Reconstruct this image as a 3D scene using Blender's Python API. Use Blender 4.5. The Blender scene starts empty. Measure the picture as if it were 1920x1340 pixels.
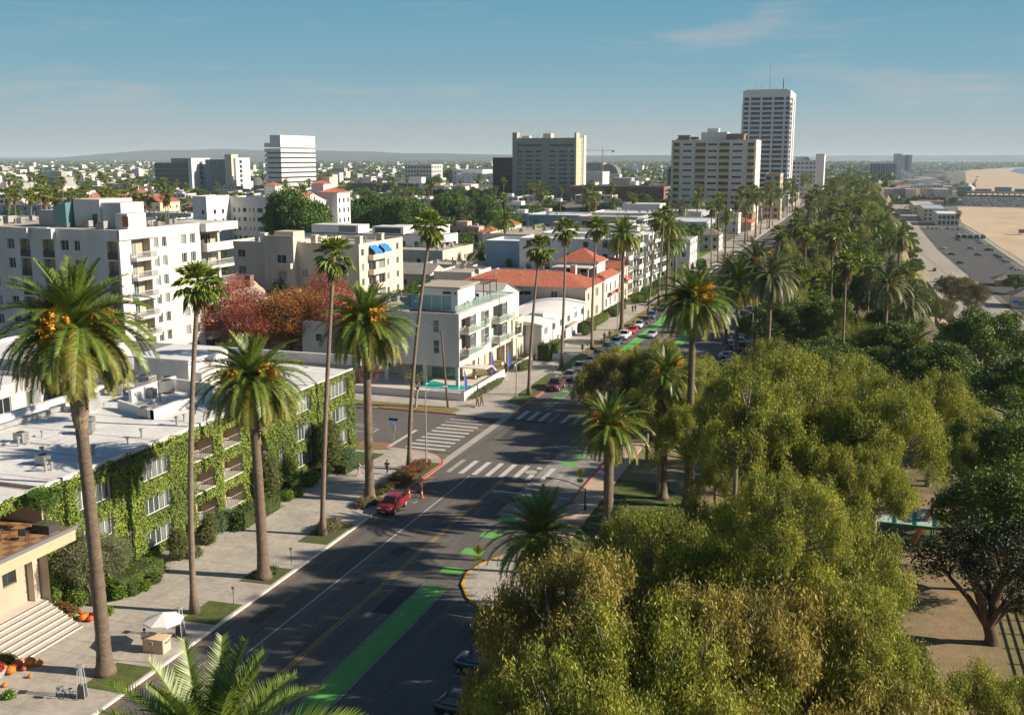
import bpy, math, random
import numpy as np
from mathutils import Matrix, Vector
R = math.radians
random.seed(7)
C = bpy.context.scene.collection
CAMH = 36.0
FPX = 1950.0
HOR = 374.0
PITCH = math.atan(HOR / FPX)
YAW = math.atan(670 / math.hypot(FPX, HOR))
cd = bpy.data.cameras.new('camera')
cam = bpy.data.objects.new('camera', cd)
C.objects.link(cam)
cam.location = (0, 0, CAMH)
cam.rotation_euler = (math.pi / 2 - PITCH, 0, YAW)
cd.sensor_width = 36.0
cd.lens = 36.0 * FPX / 1920.0
cd.clip_start = 0.5
cd.clip_end = 60000
bpy.context.scene.camera = cam
SUN_EL, SUN_AZ = 27.0, 10.0          # azimuth measured from +X towards +Y
W = bpy.data.worlds.new('World')
bpy.context.scene.world = W
W.use_nodes = True
wn = W.node_tree.nodes
wl = W.node_tree.links
wn.clear()
def wnode(t, **k):
 n = wn.new(t)
 for a, b in k.items():
  setattr(n, a, b)
 return n
def wmath(op, a, b=None, clamp=False):
 n = wnode('ShaderNodeMath', operation=op, use_clamp=clamp)
 for i, v in enumerate((a, b)):
  if v is None:
   continue
  if isinstance(v, (int, float)):
   n.inputs[i].default_value = v
  else:
   wl.new(v, n.inputs[i])
 return n.outputs[0]
sky = wnode('ShaderNodeTexSky', sky_type='NISHITA')
sky.sun_disc = False
sky.sun_elevation = R(SUN_EL)
sky.sun_rotation = R(90 - SUN_AZ)
sky.altitude = 30
sky.air_density = 1.0
sky.dust_density = 1.6
sky.ozone_density = 2.2
tc = wnode('ShaderNodeTexCoord')
sep = wnode('ShaderNodeSeparateXYZ')
wl.new(tc.outputs['Generated'], sep.inputs[0])
mp = wnode('ShaderNodeMapping')
mp.inputs['Scale'].default_value = (2.2, 2.2, 17.0)
mp.inputs['Rotation'].default_value = (0.05, 0.03, 0)
wl.new(tc.outputs['Generated'], mp.inputs[0])
nz = wnode('ShaderNodeTexNoise')
nz.inputs['Scale'].default_value = 2.1
nz.inputs['Detail'].default_value = 7
nz.inputs['Roughness'].default_value = 0.55
nz.inputs['Distortion'].default_value = 0.35
wl.new(mp.outputs[0], nz.inputs['Vector'])
cl = wmath('MULTIPLY', wmath('SUBTRACT', nz.outputs[0], 0.57, True), 3.6, True)
z = sep.outputs[2]
up = wmath('MULTIPLY', wmath('SUBTRACT', z, 0.015, True), 30.0, True)
dn = wmath('SUBTRACT', 1.0, wmath('MULTIPLY', wmath('SUBTRACT', z, 0.10, True), 5.5, True), True)
cl = wmath('MULTIPLY', wmath('MULTIPLY', cl, up, True), dn, True)
tint = wnode('ShaderNodeMix', data_type='RGBA', blend_type='MULTIPLY')
tint.inputs[0].default_value = 1.0
tint.inputs[7].default_value = (0.32, 0.45, 0.58, 1)
wl.new(sky.outputs[0], tint.inputs[6])
rmp = wnode('ShaderNodeValToRGB')
cr = rmp.color_ramp
cr.elements[0].position = 0.0
cr.elements[0].color = (0.62, 0.70, 0.70, 1)
cr.elements[1].position = 1.0
cr.elements[1].color = (0.19, 0.50, 0.72, 1)
for p_, c_ in ((0.14, (0.60, 0.71, 0.72, 1)), (0.30, (0.45, 0.67, 0.76, 1)), (0.52, (0.31, 0.60, 0.75, 1)), (0.85, (0.22, 0.53, 0.72, 1))):
 e_ = cr.elements.new(p_)
 e_.color = c_
wl.new(wmath('MULTIPLY', wmath('MAXIMUM', z, 0.0), 6.4, True), rmp.inputs[0])
rsc = wnode('ShaderNodeVectorMath', operation='SCALE')
wl.new(rmp.outputs[0], rsc.inputs[0])
rsc.inputs['Scale'].default_value = 5.3
hmix = wnode('ShaderNodeMix', data_type='RGBA')
wl.new(wmath('MULTIPLY', wmath('SUBTRACT', z, 0.16, True), 3.0, True), hmix.inputs[0])
wl.new(rsc.outputs[0], hmix.inputs[6])
wl.new(tint.outputs[2], hmix.inputs[7])
cmix = wnode('ShaderNodeMix', data_type='RGBA')
wl.new(wmath('MULTIPLY', cl, 0.6), cmix.inputs[0])
wl.new(hmix.outputs[2], cmix.inputs[6])
cmix.inputs[7].default_value = (4.9, 4.2, 4.0, 1)
bg = wnode('ShaderNodeBackground')
bg.inputs[1].default_value = 0.075
wl.new(cmix.outputs[2], bg.inputs[0])
wo = wnode('ShaderNodeOutputWorld')
wl.new(bg.outputs[0], wo.inputs[0])
sl = bpy.data.lights.new('sun', 'SUN')
sl.energy = 5.0
sl.angle = R(0.5)
sl.color = (1.0, 0.87, 0.70)
so = bpy.data.objects.new('sun', sl)
C.objects.link(so)
sdir = Vector((math.cos(R(SUN_EL)) * math.cos(R(SUN_AZ)), math.cos(R(SUN_EL)) * math.sin(R(SUN_AZ)), math.sin(R(SUN_EL))))
so.rotation_euler = sdir.to_track_quat('Z', 'Y').to_euler()
so.location = (60, 0, 120)
sc = bpy.context.scene
sc.view_settings.view_transform = 'Standard'
sc.view_settings.look = 'None'
sc.view_settings.exposure = 0.78
sc.view_settings.gamma = 1.0
sc.view_settings.use_curve_mapping = False
sc.render.engine = 'CYCLES'
sc.cycles.use_denoising = True
sc.cycles.max_bounces = 6
sc.cycles.diffuse_bounces = 3
sc.cycles.glossy_bounces = 2
sc.cycles.transmission_bounces = 3
sc.cycles.transparent_max_bounces = 8
sc.cycles.volume_bounces = 0
sc.cycles.use_adaptive_sampling = True
sc.cycles.adaptive_threshold = 0.02
def ray(px, py):
 x = px - 960.0
 y = 670.0 - py
 dy = math.cos(PITCH) * FPX + math.sin(PITCH) * y
 dz = -math.sin(PITCH) * FPX + math.cos(PITCH) * y
 c, s = math.cos(YAW), math.sin(YAW)
 return (x * c - dy * s, x * s + dy * c, dz)
def G(px, py, z=0.0):
 d = ray(px, py)
 t = (z - CAMH) / d[2]
 return (d[0] * t, d[1] * t, z)
MATS = {}
def M(name, col, rough=0.7, var=0.0, scale=1.0, bump=0.0, col2=None, metal=0.0, trans=0.0, spec=0.3,
  detail=4, stretch=(1, 1, 1), emit=None, bscale=None, obj=False, tintattr=False, coat=0.0):
 if name in MATS:
  return MATS[name]
 m = bpy.data.materials.new(name)
 MATS[name] = m
 m.use_nodes = True
 nt = m.node_tree
 n, l = nt.nodes, nt.links
 b = n['Principled BSDF']
 out = n['Material Output']
 b.inputs['Base Color'].default_value = (*col, 1)
 b.inputs['Roughness'].default_value = rough
 b.inputs['Metallic'].default_value = metal
 b.inputs['Specular IOR Level'].default_value = spec
 b.inputs['Coat Weight'].default_value = coat
 tcn = n.new('ShaderNodeTexCoord')
 geo = n.new('ShaderNodeNewGeometry')
 mpn = n.new('ShaderNodeMapping')
 mpn.inputs['Scale'].default_value = stretch
 l.new(tcn.outputs['Object'] if obj else geo.outputs['Position'], mpn.inputs[0])
 csock = None
 if var > 0 or col2:
  nzn = n.new('ShaderNodeTexNoise')
  nzn.inputs['Scale'].default_value = scale
  nzn.inputs['Detail'].default_value = detail
  nzn.inputs['Roughness'].default_value = 0.62
  l.new(mpn.outputs[0], nzn.inputs['Vector'])
  mr = n.new('ShaderNodeMapRange')
  mr.inputs[1].default_value = 0.32
  mr.inputs[2].default_value = 0.68
  l.new(nzn.outputs[0], mr.inputs[0])
  mx = n.new('ShaderNodeMix')
  mx.data_type = 'RGBA'
  c2 = col2 if col2 else tuple(c * (1 + var) for c in col)
  c1 = col if col2 else tuple(c * (1 - var) for c in col)
  mx.inputs[6].default_value = (*c1, 1)
  mx.inputs[7].default_value = (*c2, 1)
  l.new(mr.outputs[0], mx.inputs[0])
  csock = mx.outputs[2]
  if col2 and var > 0:
   n2 = n.new('ShaderNodeTexNoise')
   n2.inputs['Scale'].default_value = scale * 6.3
   n2.inputs['Detail'].default_value = 3
   l.new(mpn.outputs[0], n2.inputs['Vector'])
   m2 = n.new('ShaderNodeMapRange')
   m2.inputs[1].default_value = 0.3
   m2.inputs[2].default_value = 0.7
   m2.inputs[3].default_value = 1 - var
   m2.inputs[4].default_value = 1 + var
   l.new(n2.outputs[0], m2.inputs[0])
   mm = n.new('ShaderNodeVectorMath')
   mm.operation = 'SCALE'
   l.new(csock, mm.inputs[0])
   l.new(m2.outputs[0], mm.inputs['Scale'])
   csock = mm.outputs[0]
 if tintattr:                       # leaves differ from one another: a random number per leaf or clump
  at = n.new('ShaderNodeAttribute')
  at.attribute_name = 'tint'
  mx = n.new('ShaderNodeMix')
  mx.data_type = 'RGBA'
  mx.inputs[6].default_value = (*col, 1)
  mx.inputs[7].default_value = (*(col2 or col), 1)
  l.new(at.outputs['Fac'], mx.inputs[0])
  csock = mx.outputs[2]
 if csock is not None:
  l.new(csock, b.inputs['Base Color'])
 if bump > 0:
  nb = n.new('ShaderNodeTexNoise')
  nb.inputs['Scale'].default_value = bscale or scale * 4
  nb.inputs['Detail'].default_value = 5
  l.new(mpn.outputs[0], nb.inputs['Vector'])
  bp = n.new('ShaderNodeBump')
  bp.inputs['Strength'].default_value = min(1, bump)
  bp.inputs['Distance'].default_value = 0.05 * max(1, bump)
  l.new(nb.outputs[0], bp.inputs['Height'])
  l.new(bp.outputs[0], b.inputs['Normal'])
 if trans > 0:
  tr = n.new('ShaderNodeBsdfTranslucent')
  if csock is not None:
   l.new(csock, tr.inputs[0])
  else:
   tr.inputs[0].default_value = (*col, 1)
  ms = n.new('ShaderNodeMixShader')
  ms.inputs[0].default_value = trans
  l.new(b.outputs[0], ms.inputs[1])
  l.new(tr.outputs[0], ms.inputs[2])
  l.new(ms.outputs[0], out.inputs[0])
 if emit:
  b.inputs['Emission Color'].default_value = (*emit[:3], 1)
  b.inputs['Emission Strength'].default_value = emit[3]
 return m
class MB:
 def __init__(s):
  s.v = []
  s.f = []
  s.mi = []
 def add(s, vs, fs, m=0):
  o = len(s.v)
  s.v.extend(vs)
  s.f.extend([tuple(i + o for i in f) for f in fs])
  s.mi.extend([m] * len(fs))
  return s
 def quad(s, a, b, c, d, m=0):
  return s.add([a, b, c, d], [(0, 1, 2, 3)], m)
 def box(s, x0, y0, z0, x1, y1, z1, m=0, taper=0.0, top=True, bottom=True):
  t = taper
  vs = [(x0, y0, z0), (x1, y0, z0), (x1, y1, z0), (x0, y1, z0),
    (x0 + t, y0 + t, z1), (x1 - t, y0 + t, z1), (x1 - t, y1 - t, z1), (x0 + t, y1 - t, z1)]
  fs = [(0, 1, 5, 4), (1, 2, 6, 5), (2, 3, 7, 6), (3, 0, 4, 7)]
  if top:
   fs.append((4, 5, 6, 7))
  if bottom:
   fs.append((3, 2, 1, 0))
  return s.add(vs, fs, m)
 def prism(s, poly, z0, z1, m=0, mtop=None):
  n = len(poly)
  vs = [(p[0], p[1], z0) for p in poly] + [(p[0], p[1], z1) for p in poly]
  s.add(vs, [(i, (i + 1) % n, n + (i + 1) % n, n + i) for i in range(n)], m)
  o = len(s.v) - 2 * n
  s.f.append(tuple(o + n + i for i in range(n)))
  s.mi.append(m if mtop is None else mtop)
  s.f.append(tuple(o + n - 1 - i for i in range(n)))
  s.mi.append(m)
  return s
 def tube(s, pts, rads, seg=8, m=0, cap=True, flat=None):
  pts = [Vector(p) for p in pts]
  if isinstance(rads, (int, float)):
   rads = [rads] * len(pts)
  o = len(s.v)
  px = None
  for i, p in enumerate(pts):
   a = pts[min(i + 1, len(pts) - 1)] - pts[max(i - 1, 0)]
   if a.length < 1e-9:
    a = Vector((0, 0, 1))
   a.normalize()
   if px is None:
    px = a.orthogonal().normalized()
   px = (px - a * px.dot(a))
   if px.length < 1e-6:
    px = a.orthogonal()
   px.normalize()
   py = a.cross(px)
   for k in range(seg):
    t = 2 * math.pi * k / seg
    s.v.append(tuple(p + (px * math.cos(t) + py * math.sin(t)) * rads[i]))
  for i in range(len(pts) - 1):
   for k in range(seg):
    s.f.append((o + i * seg + k, o + i * seg + (k + 1) % seg, o + (i + 1) * seg + (k + 1) % seg, o + (i + 1) * seg + k))
    s.mi.append(m)
  if cap:
   s.f.append(tuple(o + (len(pts) - 1) * seg + k for k in range(seg)))
   s.mi.append(m)
   s.f.append(tuple(o + seg - 1 - k for k in range(seg)))
   s.mi.append(m)
  return s
 def cyl(s, x, y, z0, z1, r0, r1=None, seg=12, m=0):
  return s.tube([(x, y, z0), (x, y, z1)], [r0, r0 if r1 is None else r1], seg, m)
 def ball(s, c, r, m=0, seg=8, rings=5, sq=(1, 1, 1), rib=0.0):
  vs = [(c[0], c[1], c[2] - r * sq[2])]
  for i in range(1, rings):
   t = math.pi * i / rings
   for k in range(seg):
    a = 2 * math.pi * k / seg
    rr = r * math.sin(t) * (1 + (rib if k % 2 else -rib))
    vs.append((c[0] + rr * math.cos(a) * sq[0], c[1] + rr * math.sin(a) * sq[1], c[2] - r * math.cos(t) * sq[2]))
  vs.append((c[0], c[1], c[2] + r * sq[2]))
  fs = [(0, 1 + (k + 1) % seg, 1 + k) for k in range(seg)]
  for i in range(rings - 2):
   for k in range(seg):
    a = 1 + i * seg
    fs.append((a + k, a + (k + 1) % seg, a + seg + (k + 1) % seg, a + seg + k))
  a = 1 + (rings - 2) * seg
  fs += [(a + k, a + (k + 1) % seg, len(vs) - 1) for k in range(seg)]
  return s.add(vs, fs, m)
 def mesh(s, name, mats, smooth=False):
  me = bpy.data.meshes.new(name)
  me.from_pydata([tuple(v) for v in s.v], [], s.f)
  if not isinstance(mats, (list, tuple)):
   mats = [mats]
  for m in mats:
   me.materials.append(m)
  me.polygons.foreach_set('material_index', s.mi)
  if smooth:
   me.polygons.foreach_set('use_smooth', [True] * len(s.f))
  me.update()
  return me
 def build(s, name, mats, parent=None, loc=(0, 0, 0), rz=0.0, smooth=False):
  return put(name, s.mesh(name, mats, smooth), parent, loc, rz)
def put(name, me, parent=None, loc=(0, 0, 0), rz=0.0, sc_=None, rot=None):
 o = bpy.data.objects.new(name, me)
 C.objects.link(o)
 o.location = loc
 o.rotation_euler = rot if rot is not None else (0, 0, rz)
 if sc_ is not None:
  o.scale = sc_ if isinstance(sc_, (tuple, list)) else (sc_, sc_, sc_)
 if parent is not None:
  o.parent = parent
 return o
def tag(o, label=None, cat=None, group=None, kind=None):
 if label:
  o['label'] = label
 if cat:
  o['category'] = cat
 if group:
  o['group'] = group
 if kind:
  o['kind'] = kind
 return o
def thing(name, label, cat, loc=(0, 0, 0), rz=0.0, group=None, sc_=None):
 return tag(put(name, None, None, loc, rz, sc_), label, cat, group)
KIDS = {}
def copy_tree(o, loc=None, rz=None, label=None, group=None, sc_=None, parent=None, cat=None):
 kids = KIDS.get(o.name)
 if kids is None:
  kids = KIDS[o.name] = list(o.children)
 c = o.copy()
 C.objects.link(c)
 c.parent = parent
 if loc is not None:
  c.location = loc
 if rz is not None:
  c.rotation_euler = (0, 0, rz)
 if sc_ is not None:
  c.scale = sc_ if isinstance(sc_, (tuple, list)) else (sc_, sc_, sc_)
 if label:
  c['label'] = label
 if group:
  c['group'] = group
 if cat:
  c['category'] = cat
 for k in kids:
  copy_tree(k, parent=c)
 return c
def np_mesh(name, verts, quads, mats, tint=None, tris=False, midx=None, flat=False):
 me = bpy.data.meshes.new(name)
 nv, nf = len(verts), len(quads)
 k = 3 if tris else 4
 me.vertices.add(nv)
 me.vertices.foreach_set('co', np.asarray(verts, dtype=np.float32).ravel())
 me.loops.add(nf * k)
 me.loops.foreach_set('vertex_index', np.asarray(quads, dtype=np.int32).ravel())
 me.polygons.add(nf)
 me.polygons.foreach_set('loop_start', np.arange(0, nf * k, k, dtype=np.int32))
 me.polygons.foreach_set('loop_total', np.full(nf, k, dtype=np.int32))
 for m in (mats if isinstance(mats, (list, tuple)) else [mats]):
  me.materials.append(m)
 if flat:
  me.polygons.foreach_set('use_smooth', np.zeros(nf, dtype=bool))
 if midx is not None:
  me.polygons.foreach_set('material_index', np.asarray(midx, dtype=np.int32))
 if tint is not None:
  a = me.attributes.new('tint', 'FLOAT', 'POINT')
  a.data.foreach_set('value', np.asarray(tint, dtype=np.float32))
 me.update(calc_edges=True)
 return me
# ================================================================ SETTING
asphalt = M('asphalt', (0.098, 0.092, 0.086), 0.86, 0.16, 0.62, 0.35, col2=(0.152, 0.141, 0.128), stretch=(1, 0.045, 1), bscale=22, detail=6)
asphalt_side = M('asphalt_side', (0.11, 0.102, 0.094), 0.88, 0.12, 0.3, 0.3, col2=(0.135, 0.125, 0.114), bscale=20)
asphalt_patch = M('asphalt_patch', (0.062, 0.06, 0.058), 0.85, 0.12, 1.0, 0.3, bscale=25)
lot_asphalt = M('lot_asphalt', (0.075, 0.075, 0.075), 0.86, 0.15, 0.06, 0.2, bscale=8)
concrete = M('sidewalk_concrete', (0.33, 0.30, 0.26), 0.85, 0.12, 0.3, 0.25, col2=(0.44, 0.40, 0.345), bscale=14)
concrete2 = M('concrete_worn', (0.33, 0.30, 0.265), 0.85, 0.18, 0.7, 0.3, col2=(0.42, 0.385, 0.34), bscale=12)
pinkcon = M('tinted_concrete', (0.44, 0.33, 0.25), 0.85, 0.08, 0.8, 0.2, col2=(0.50, 0.385, 0.295))
stainred = M('red_stain', (0.30, 0.16, 0.11), 0.85, 0.2, 1.6, 0.2, col2=(0.20, 0.14, 0.11))
kerbgrey = M('kerb_concrete', (0.50, 0.47, 0.43), 0.8, 0.15, 1.5, 0.2, col2=(0.62, 0.59, 0.55))
kerbwhite = M('kerb_white_paint', (0.72, 0.70, 0.66), 0.7, 0.1, 1.5, col2=(0.58, 0.55, 0.51))
kerbred = M('kerb_red_paint', (0.50, 0.075, 0.06), 0.6, 0.15, 1.5, col2=(0.38, 0.09, 0.07))
kerbyellow = M('kerb_yellow_paint', (0.60, 0.33, 0.04), 0.6, 0.15, 1.5)
pwhite = M('road_paint_white', (0.62, 0.60, 0.56), 0.7, 0.12, 3.5, col2=(0.40, 0.385, 0.36))
pwhiteworn = M('road_paint_white_worn', (0.45, 0.43, 0.40), 0.75, 0.15, 4.5, col2=(0.20, 0.19, 0.18))
pyellow = M('road_paint_yellow', (0.50, 0.31, 0.07), 0.7, 0.12, 4, col2=(0.34, 0.22, 0.08))
pgreen = M('road_paint_green', (0.15, 0.44, 0.10), 0.75, 0.16, 1.1, col2=(0.10, 0.31, 0.075), detail=6)
grass = M('lawn_grass', (0.05, 0.085, 0.02), 0.9, 0.3, 0.9, 0.8, col2=(0.125, 0.14, 0.04), bscale=18)
drygrass = M('dry_grass', (0.17, 0.16, 0.045), 0.95, 0.25, 0.6, 0.8, col2=(0.22, 0.17, 0.08), bscale=16)
dirt = M('park_dirt', (0.27, 0.185, 0.115), 0.95, 0.14, 0.18, 0.8, col2=(0.15, 0.145, 0.055), bscale=6)
parkfloor = M('park_floor', (0.085, 0.10, 0.032), 0.95, 0.3, 0.12, 0.8, col2=(0.20, 0.145, 0.085), bscale=5)
sand = M('beach_sand_mat', (0.43, 0.32, 0.21), 0.95, 0.08, 0.045, 0.8, col2=(0.55, 0.42, 0.285), bscale=0.7, stretch=(1, .3, 1), detail=9)
cityfloor = M('city_floor', (0.055, 0.07, 0.035), 0.95, 0.3, 0.02, 0, col2=(0.20, 0.175, 0.145))
citynear = M('city_block_floor', (0.20, 0.18, 0.15), 0.9, 0.25, 0.05, 0, col2=(0.11, 0.12, 0.055))
bluffm = M('bluff_scrub', (0.10, 0.09, 0.045), 0.95, 0.3, 0.08, 1.0, col2=(0.26, 0.20, 0.13), bscale=1.0)
seam = M('sea_water', (0.05, 0.10, 0.12), 0.25, 0.1, 0.02, 0.3, bscale=0.3)
LOW = -25.0
def sheet(name, poly, z, m, kind='structure', parent=None):
 mb = MB()
 mb.add([(p[0], p[1], z if len(p) < 3 else p[2]) for p in poly], [tuple(range(len(poly)))])
 o = mb.build(name, m, parent)
 if parent is None:
  tag(o, kind=kind)
 return o
def strip(name, x0, y0, x1, y1, z, m):
 return sheet(name, [(x0, y0), (x1, y0), (x1, y1), (x0, y1)], z, m)
def grid_sheet(name, xs, ys, zf, m):
 mb = MB()
 nx, ny = len(xs), len(ys)
 mb.add([(x, y, zf(x, y)) for y in ys for x in xs],
   [(j * nx + i, j * nx + i + 1, (j + 1) * nx + i + 1, (j + 1) * nx + i) for j in range(ny - 1) for i in range(nx - 1)])
 return tag(mb.build(name, m, smooth=True), kind='structure')
strip('city_ground', -24000, -400, -130, 30000, -0.05, cityfloor)
strip('block_ground', -130, -400, -15, 30000, -0.05, citynear)
YS = [-400, -100, 0, 30, 60, 90, 120, 150, 200, 260, 330, 420, 520, 640, 800, 1000, 1300, 1700, 2300, 30000]
def bluff_x(y):
 return 16 + 3.0 * math.sin(y * 0.013) if y < 1200 else 16
mbp = MB()
for a, b_ in zip(YS[:-1], YS[1:]):
 mbp.quad((-15, a, -0.05), (bluff_x(a), a, -0.05), (bluff_x(b_), b_, -0.05), (-15, b_, -0.05))
tag(mbp.build('park_ground', parkfloor), kind='structure')
mbb = MB()
random.seed(3)
prof = [(0, -0.05), (1.5, -2.5), (4, -9), (6.5, -15), (9.5, -21), (14.0, -25.1)]
yy = list(range(-100, 2300, 12))
for j, y in enumerate(yy):
 for i, (dx, dz) in enumerate(prof):
  jx = 0 if i in (0, 5) else random.uniform(-1.2, 1.2)
  jz = 0 if i in (0, 5) else random.uniform(-1.2, 1.2)
  mbb.v.append((bluff_x(y) + dx + jx, y, dz + jz))
for j in range(len(yy) - 1):
 for i in range(5):
  a = j * 6 + i
  mbb.f.append((a, a + 1, a + 7, a + 6))
  mbb.mi.append(0)
tag(mbb.build('bluff_slope', bluffm), kind='structure')
strip('coast_ground', 28, -400, 24000, 30000, LOW - 0.10, cityfloor)
shore = [(95, -400), (88, 300), (94, 560), (92, 720), (86, 900), (88, 1180), (110, 1400), (200, 2200), (430, 4800), (900, 7600), (300 + 0.085 * 7600, 7600), (222, -400)]
sheet('beach_sand', [(93, -400), (93, 600), (90, 820), (88, 1100), (120, 1600), (190, 2300), (400, 5000), (640, 7400), (1500, 7600), (1500, 7590), (830, 6900), (600, 5200), (480, 3000), (420, 1200), (400, -400)], LOW - 0.05, sand)
sheet('sea', [(400, -400), (420, 1200), (480, 3000), (600, 5200), (830, 6900), (1500, 7590), (24000, 7600), (24000, -400)], LOW - 0.03, seam)
hillm = M('far_hills', (0.05, 0.065, 0.07), 1.0, 0.3, 0.0006, 0, col2=(0.10, 0.095, 0.085))
def hill(name, pts, yb, depth, seed):
 rnd = random.Random(seed)
 mb = MB()
 n = len(pts)
 for x, h in pts:
  mb.v.append((x, yb, -1))
 for x, h in pts:
  mb.v.append((x, yb + depth * 0.5, h * 0.66 + rnd.uniform(-6, 6)))
 for x, h in pts:
  mb.v.append((x, yb + depth, h + rnd.uniform(-3, 3)))
 for x, h in pts:
  mb.v.append((x, yb + depth * 2.2, -1))
 for r in range(3):
  for i in range(n - 1):
   mb.f.append((r * n + i, r * n + i + 1, (r + 1) * n + i + 1, (r + 1) * n + i))
   mb.mi.append(0)
 return tag(mb.build(name, hillm, smooth=True), kind='structure')
def hx(px, Y):      # X of the far point seen in the direction of column px
 d = ray(px, 296)
 return d[0] / d[1] * Y
ridge = [(-40, 20), (150, 26), (205, 52), (225, 95), (290, 125), (360, 128), (420, 140), (480, 122), (560, 120), (640, 112), (690, 104), (760, 84), (830, 76), (900, 66), (980, 60), (1060, 52), (1140, 48), (1220, 58), (1260, 52), (1330, 40)]
hill('baldwin_ridge_hills', [(hx(a, 9000), h * .78 + 14) for a, h in ridge], 7800, 1200, 4)
ridge2 = [(-60, 60), (200, 70), (420, 95), (600, 120), (800, 104), (1000, 92), (1150, 96), (1300, 104), (1420, 84), (1520, 75), (1600, 90), (1700, 86), (1800, 95), (1990, 100)]
hill('distant_hills', [(hx(a, 17000), h * .8) for a, h in ridge2], 15500, 1500, 5)
sheet('avenue', [(-46, -60), (-28, -60), (-28, 2600), (-46, 2600)], 0.0, asphalt)
strip('side_street', -420, 115.5, -46, 134, 0.0, asphalt_side)
strip('side_street_beyond', -420, 318, -46, 331, 0.0, asphalt_side)
strip('parking_bay_road', -28, 20, -17.6, 73.5, 0.0, asphalt)
strip('parking_bay_road', -28, 146, -18.5, 322, 0.0, asphalt)
strip('asphalt_patch', -46.0, 133.2, -40.2, 134.6, 0.004, asphalt_patch)
strip('asphalt_patch', -53.2, 131.6, -46.4, 133.4, 0.004, asphalt_patch)
strip('asphalt_patch', -40.4, 93.0, -38.6, 95.2, 0.004, asphalt_patch)
strip('gutter', -46.9, 104, -45.9, 152, 0.006, concrete2)
strip('gutter', -45.98, 30, -45.4, 104, 0.006, M('gutter_brown', (0.20, 0.13, 0.095), 0.9, 0.2, 1.2, col2=(0.14, 0.12, 0.10)))
strip('bus_pad', -34.2, 96, -28.0, 122, 0.003, M('pad_concrete', (0.235, 0.22, 0.20), 0.85, 0.08, 0.8, col2=(0.275, 0.258, 0.235)))
def raised(name, poly, z1, m, z0=-0.04):
 return tag(MB().prism(poly, z0, z1, 0).build(name, m), kind='structure')
def arc(cx, cy, r, a0, a1, n=8):
 return [(cx + r * math.cos(R(a0 + (a1 - a0) * i / n)), cy + r * math.sin(R(a0 + (a1 - a0) * i / n))) for i in range(n + 1)]
SW = 0.13
cor = arc(-52.0, 109.5, 6.0, 0, 90, 8)
raised('sidewalk', [(-62, 20), (-46.15, 20), (-46.15, 109.5)] + [(x - 0.15, y - 0.15) for x, y in cor[1:]] + [(-62, 115.35)], SW, concrete)
raised('side_sidewalk', [(-200, 112.6), (-62, 112.6), (-62, 115.35), (-200, 115.35)], SW, concrete)
cor2 = arc(-48.5, 136.5, 2.4, 270, 360, 6)
raised('far_sidewalk', [(-56.5, 134.15), (-48.5, 134.25)] + [(x - .1, y + .1) for x, y in cor2[1:]] + [(-46.15, 318), (-56.5, 318)], SW, concrete)
raised('far_side_sidewalk', [(-200, 134.15), (-56.5, 134.15), (-56.5, 142), (-200, 142)], SW, concrete)
raised('sidewalk_beyond', [(-56.5, 331), (-46.15, 331), (-46.15, 1600), (-56.5, 1600)], SW, concrete)
raised('park_sidewalk', [(-27.85, 88.5), (-25.0, 88.5), (-25.0, 146), (-27.85, 146)], SW, pinkcon)
raised('park_sidewalk', [(-18.4, 146), (-15.8, 146), (-15.8, 1200), (-18.4, 1200)], SW, pinkcon)
raised('park_sidewalk', [(-17.5, 20), (-15.0, 20), (-15.0, 75), (-17.5, 75)], SW, pinkcon)
raised('park_sidewalk', [(-28, 322), (-22, 322), (-22, 2000), (-28, 2000)], SW, pinkcon)
bulb = [(-27.2, 73.4)] + [(-27.9, 74.2), (-29.6, 75.8), (-31.0, 78.2), (-31.5, 80.6), (-31.0, 83.2), (-29.6, 86.0), (-28.2, 88.5)] + [(-25.0, 88.5), (-17.5, 75.0), (-17.5, 73.4)]
raised('kerb_island', bulb, SW, concrete2)
def kerb(name, pts, m, w=0.16, z=0.145):
 mb = MB()
 for (a, b_) in zip(pts[:-1], pts[1:]):
  d = Vector((b_[0] - a[0], b_[1] - a[1], 0)).normalized()
  n = Vector((-d.y, d.x, 0)) * w
  mb.prism([(a[0], a[1]), (b_[0], b_[1]), (b_[0] + n.x, b_[1] + n.y), (a[0] + n.x, a[1] + n.y)], -0.03, z)
 return tag(mb.build(name, m), kind='structure')
kerb('kerb', [(-46.0, 20), (-46.0, 88.0)], kerbwhite, 0.2)
kerb('red_kerb', [(-46.0, 97.2), (-46.0, 109.5)] + cor[1:6], kerbred, 0.2)
kerb('kerb', [(-46.0, 88.0), (-46.0, 97.2)], kerbgrey, 0.2)
kerb('red_kerb', cor[5:] + [(-66, 115.5)], kerbred, 0.2)
kerb('kerb', [(-66, 115.5), (-200, 115.5)], kerbgrey, 0.2)
kerb('red_kerb', [(-66, 134.0), (-53.6, 134.0)], kerbred, 0.2)
kerb('kerb', [(-200, 134.0), (-66, 134.0)], kerbgrey, 0.2)
kerb('kerb', [(-53.6, 134.0), (-48.5, 134.1)] + cor2[1:], kerbgrey, 0.2)
kerb('red_kerb', [(-46.0, 136.5), (-46.0, 155)], kerbred, 0.2)
kerb('kerb', [(-46.0, 155), (-46.0, 318)], kerbgrey, 0.2)
kerb('kerb', [(-46.0, 331), (-46.0, 1500)], kerbgrey, 0.2)
kerb('red_kerb', [(-28.0, 122), (-28.0, 88.5)], kerbred, 0.2)
kerb('kerb', [(-28.0, 146), (-28.0, 122)], kerbgrey, 0.2)
kerb('kerb', [(-18.5, 322), (-18.5, 146), (-28, 146)], kerbgrey, 0.2)
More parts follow.
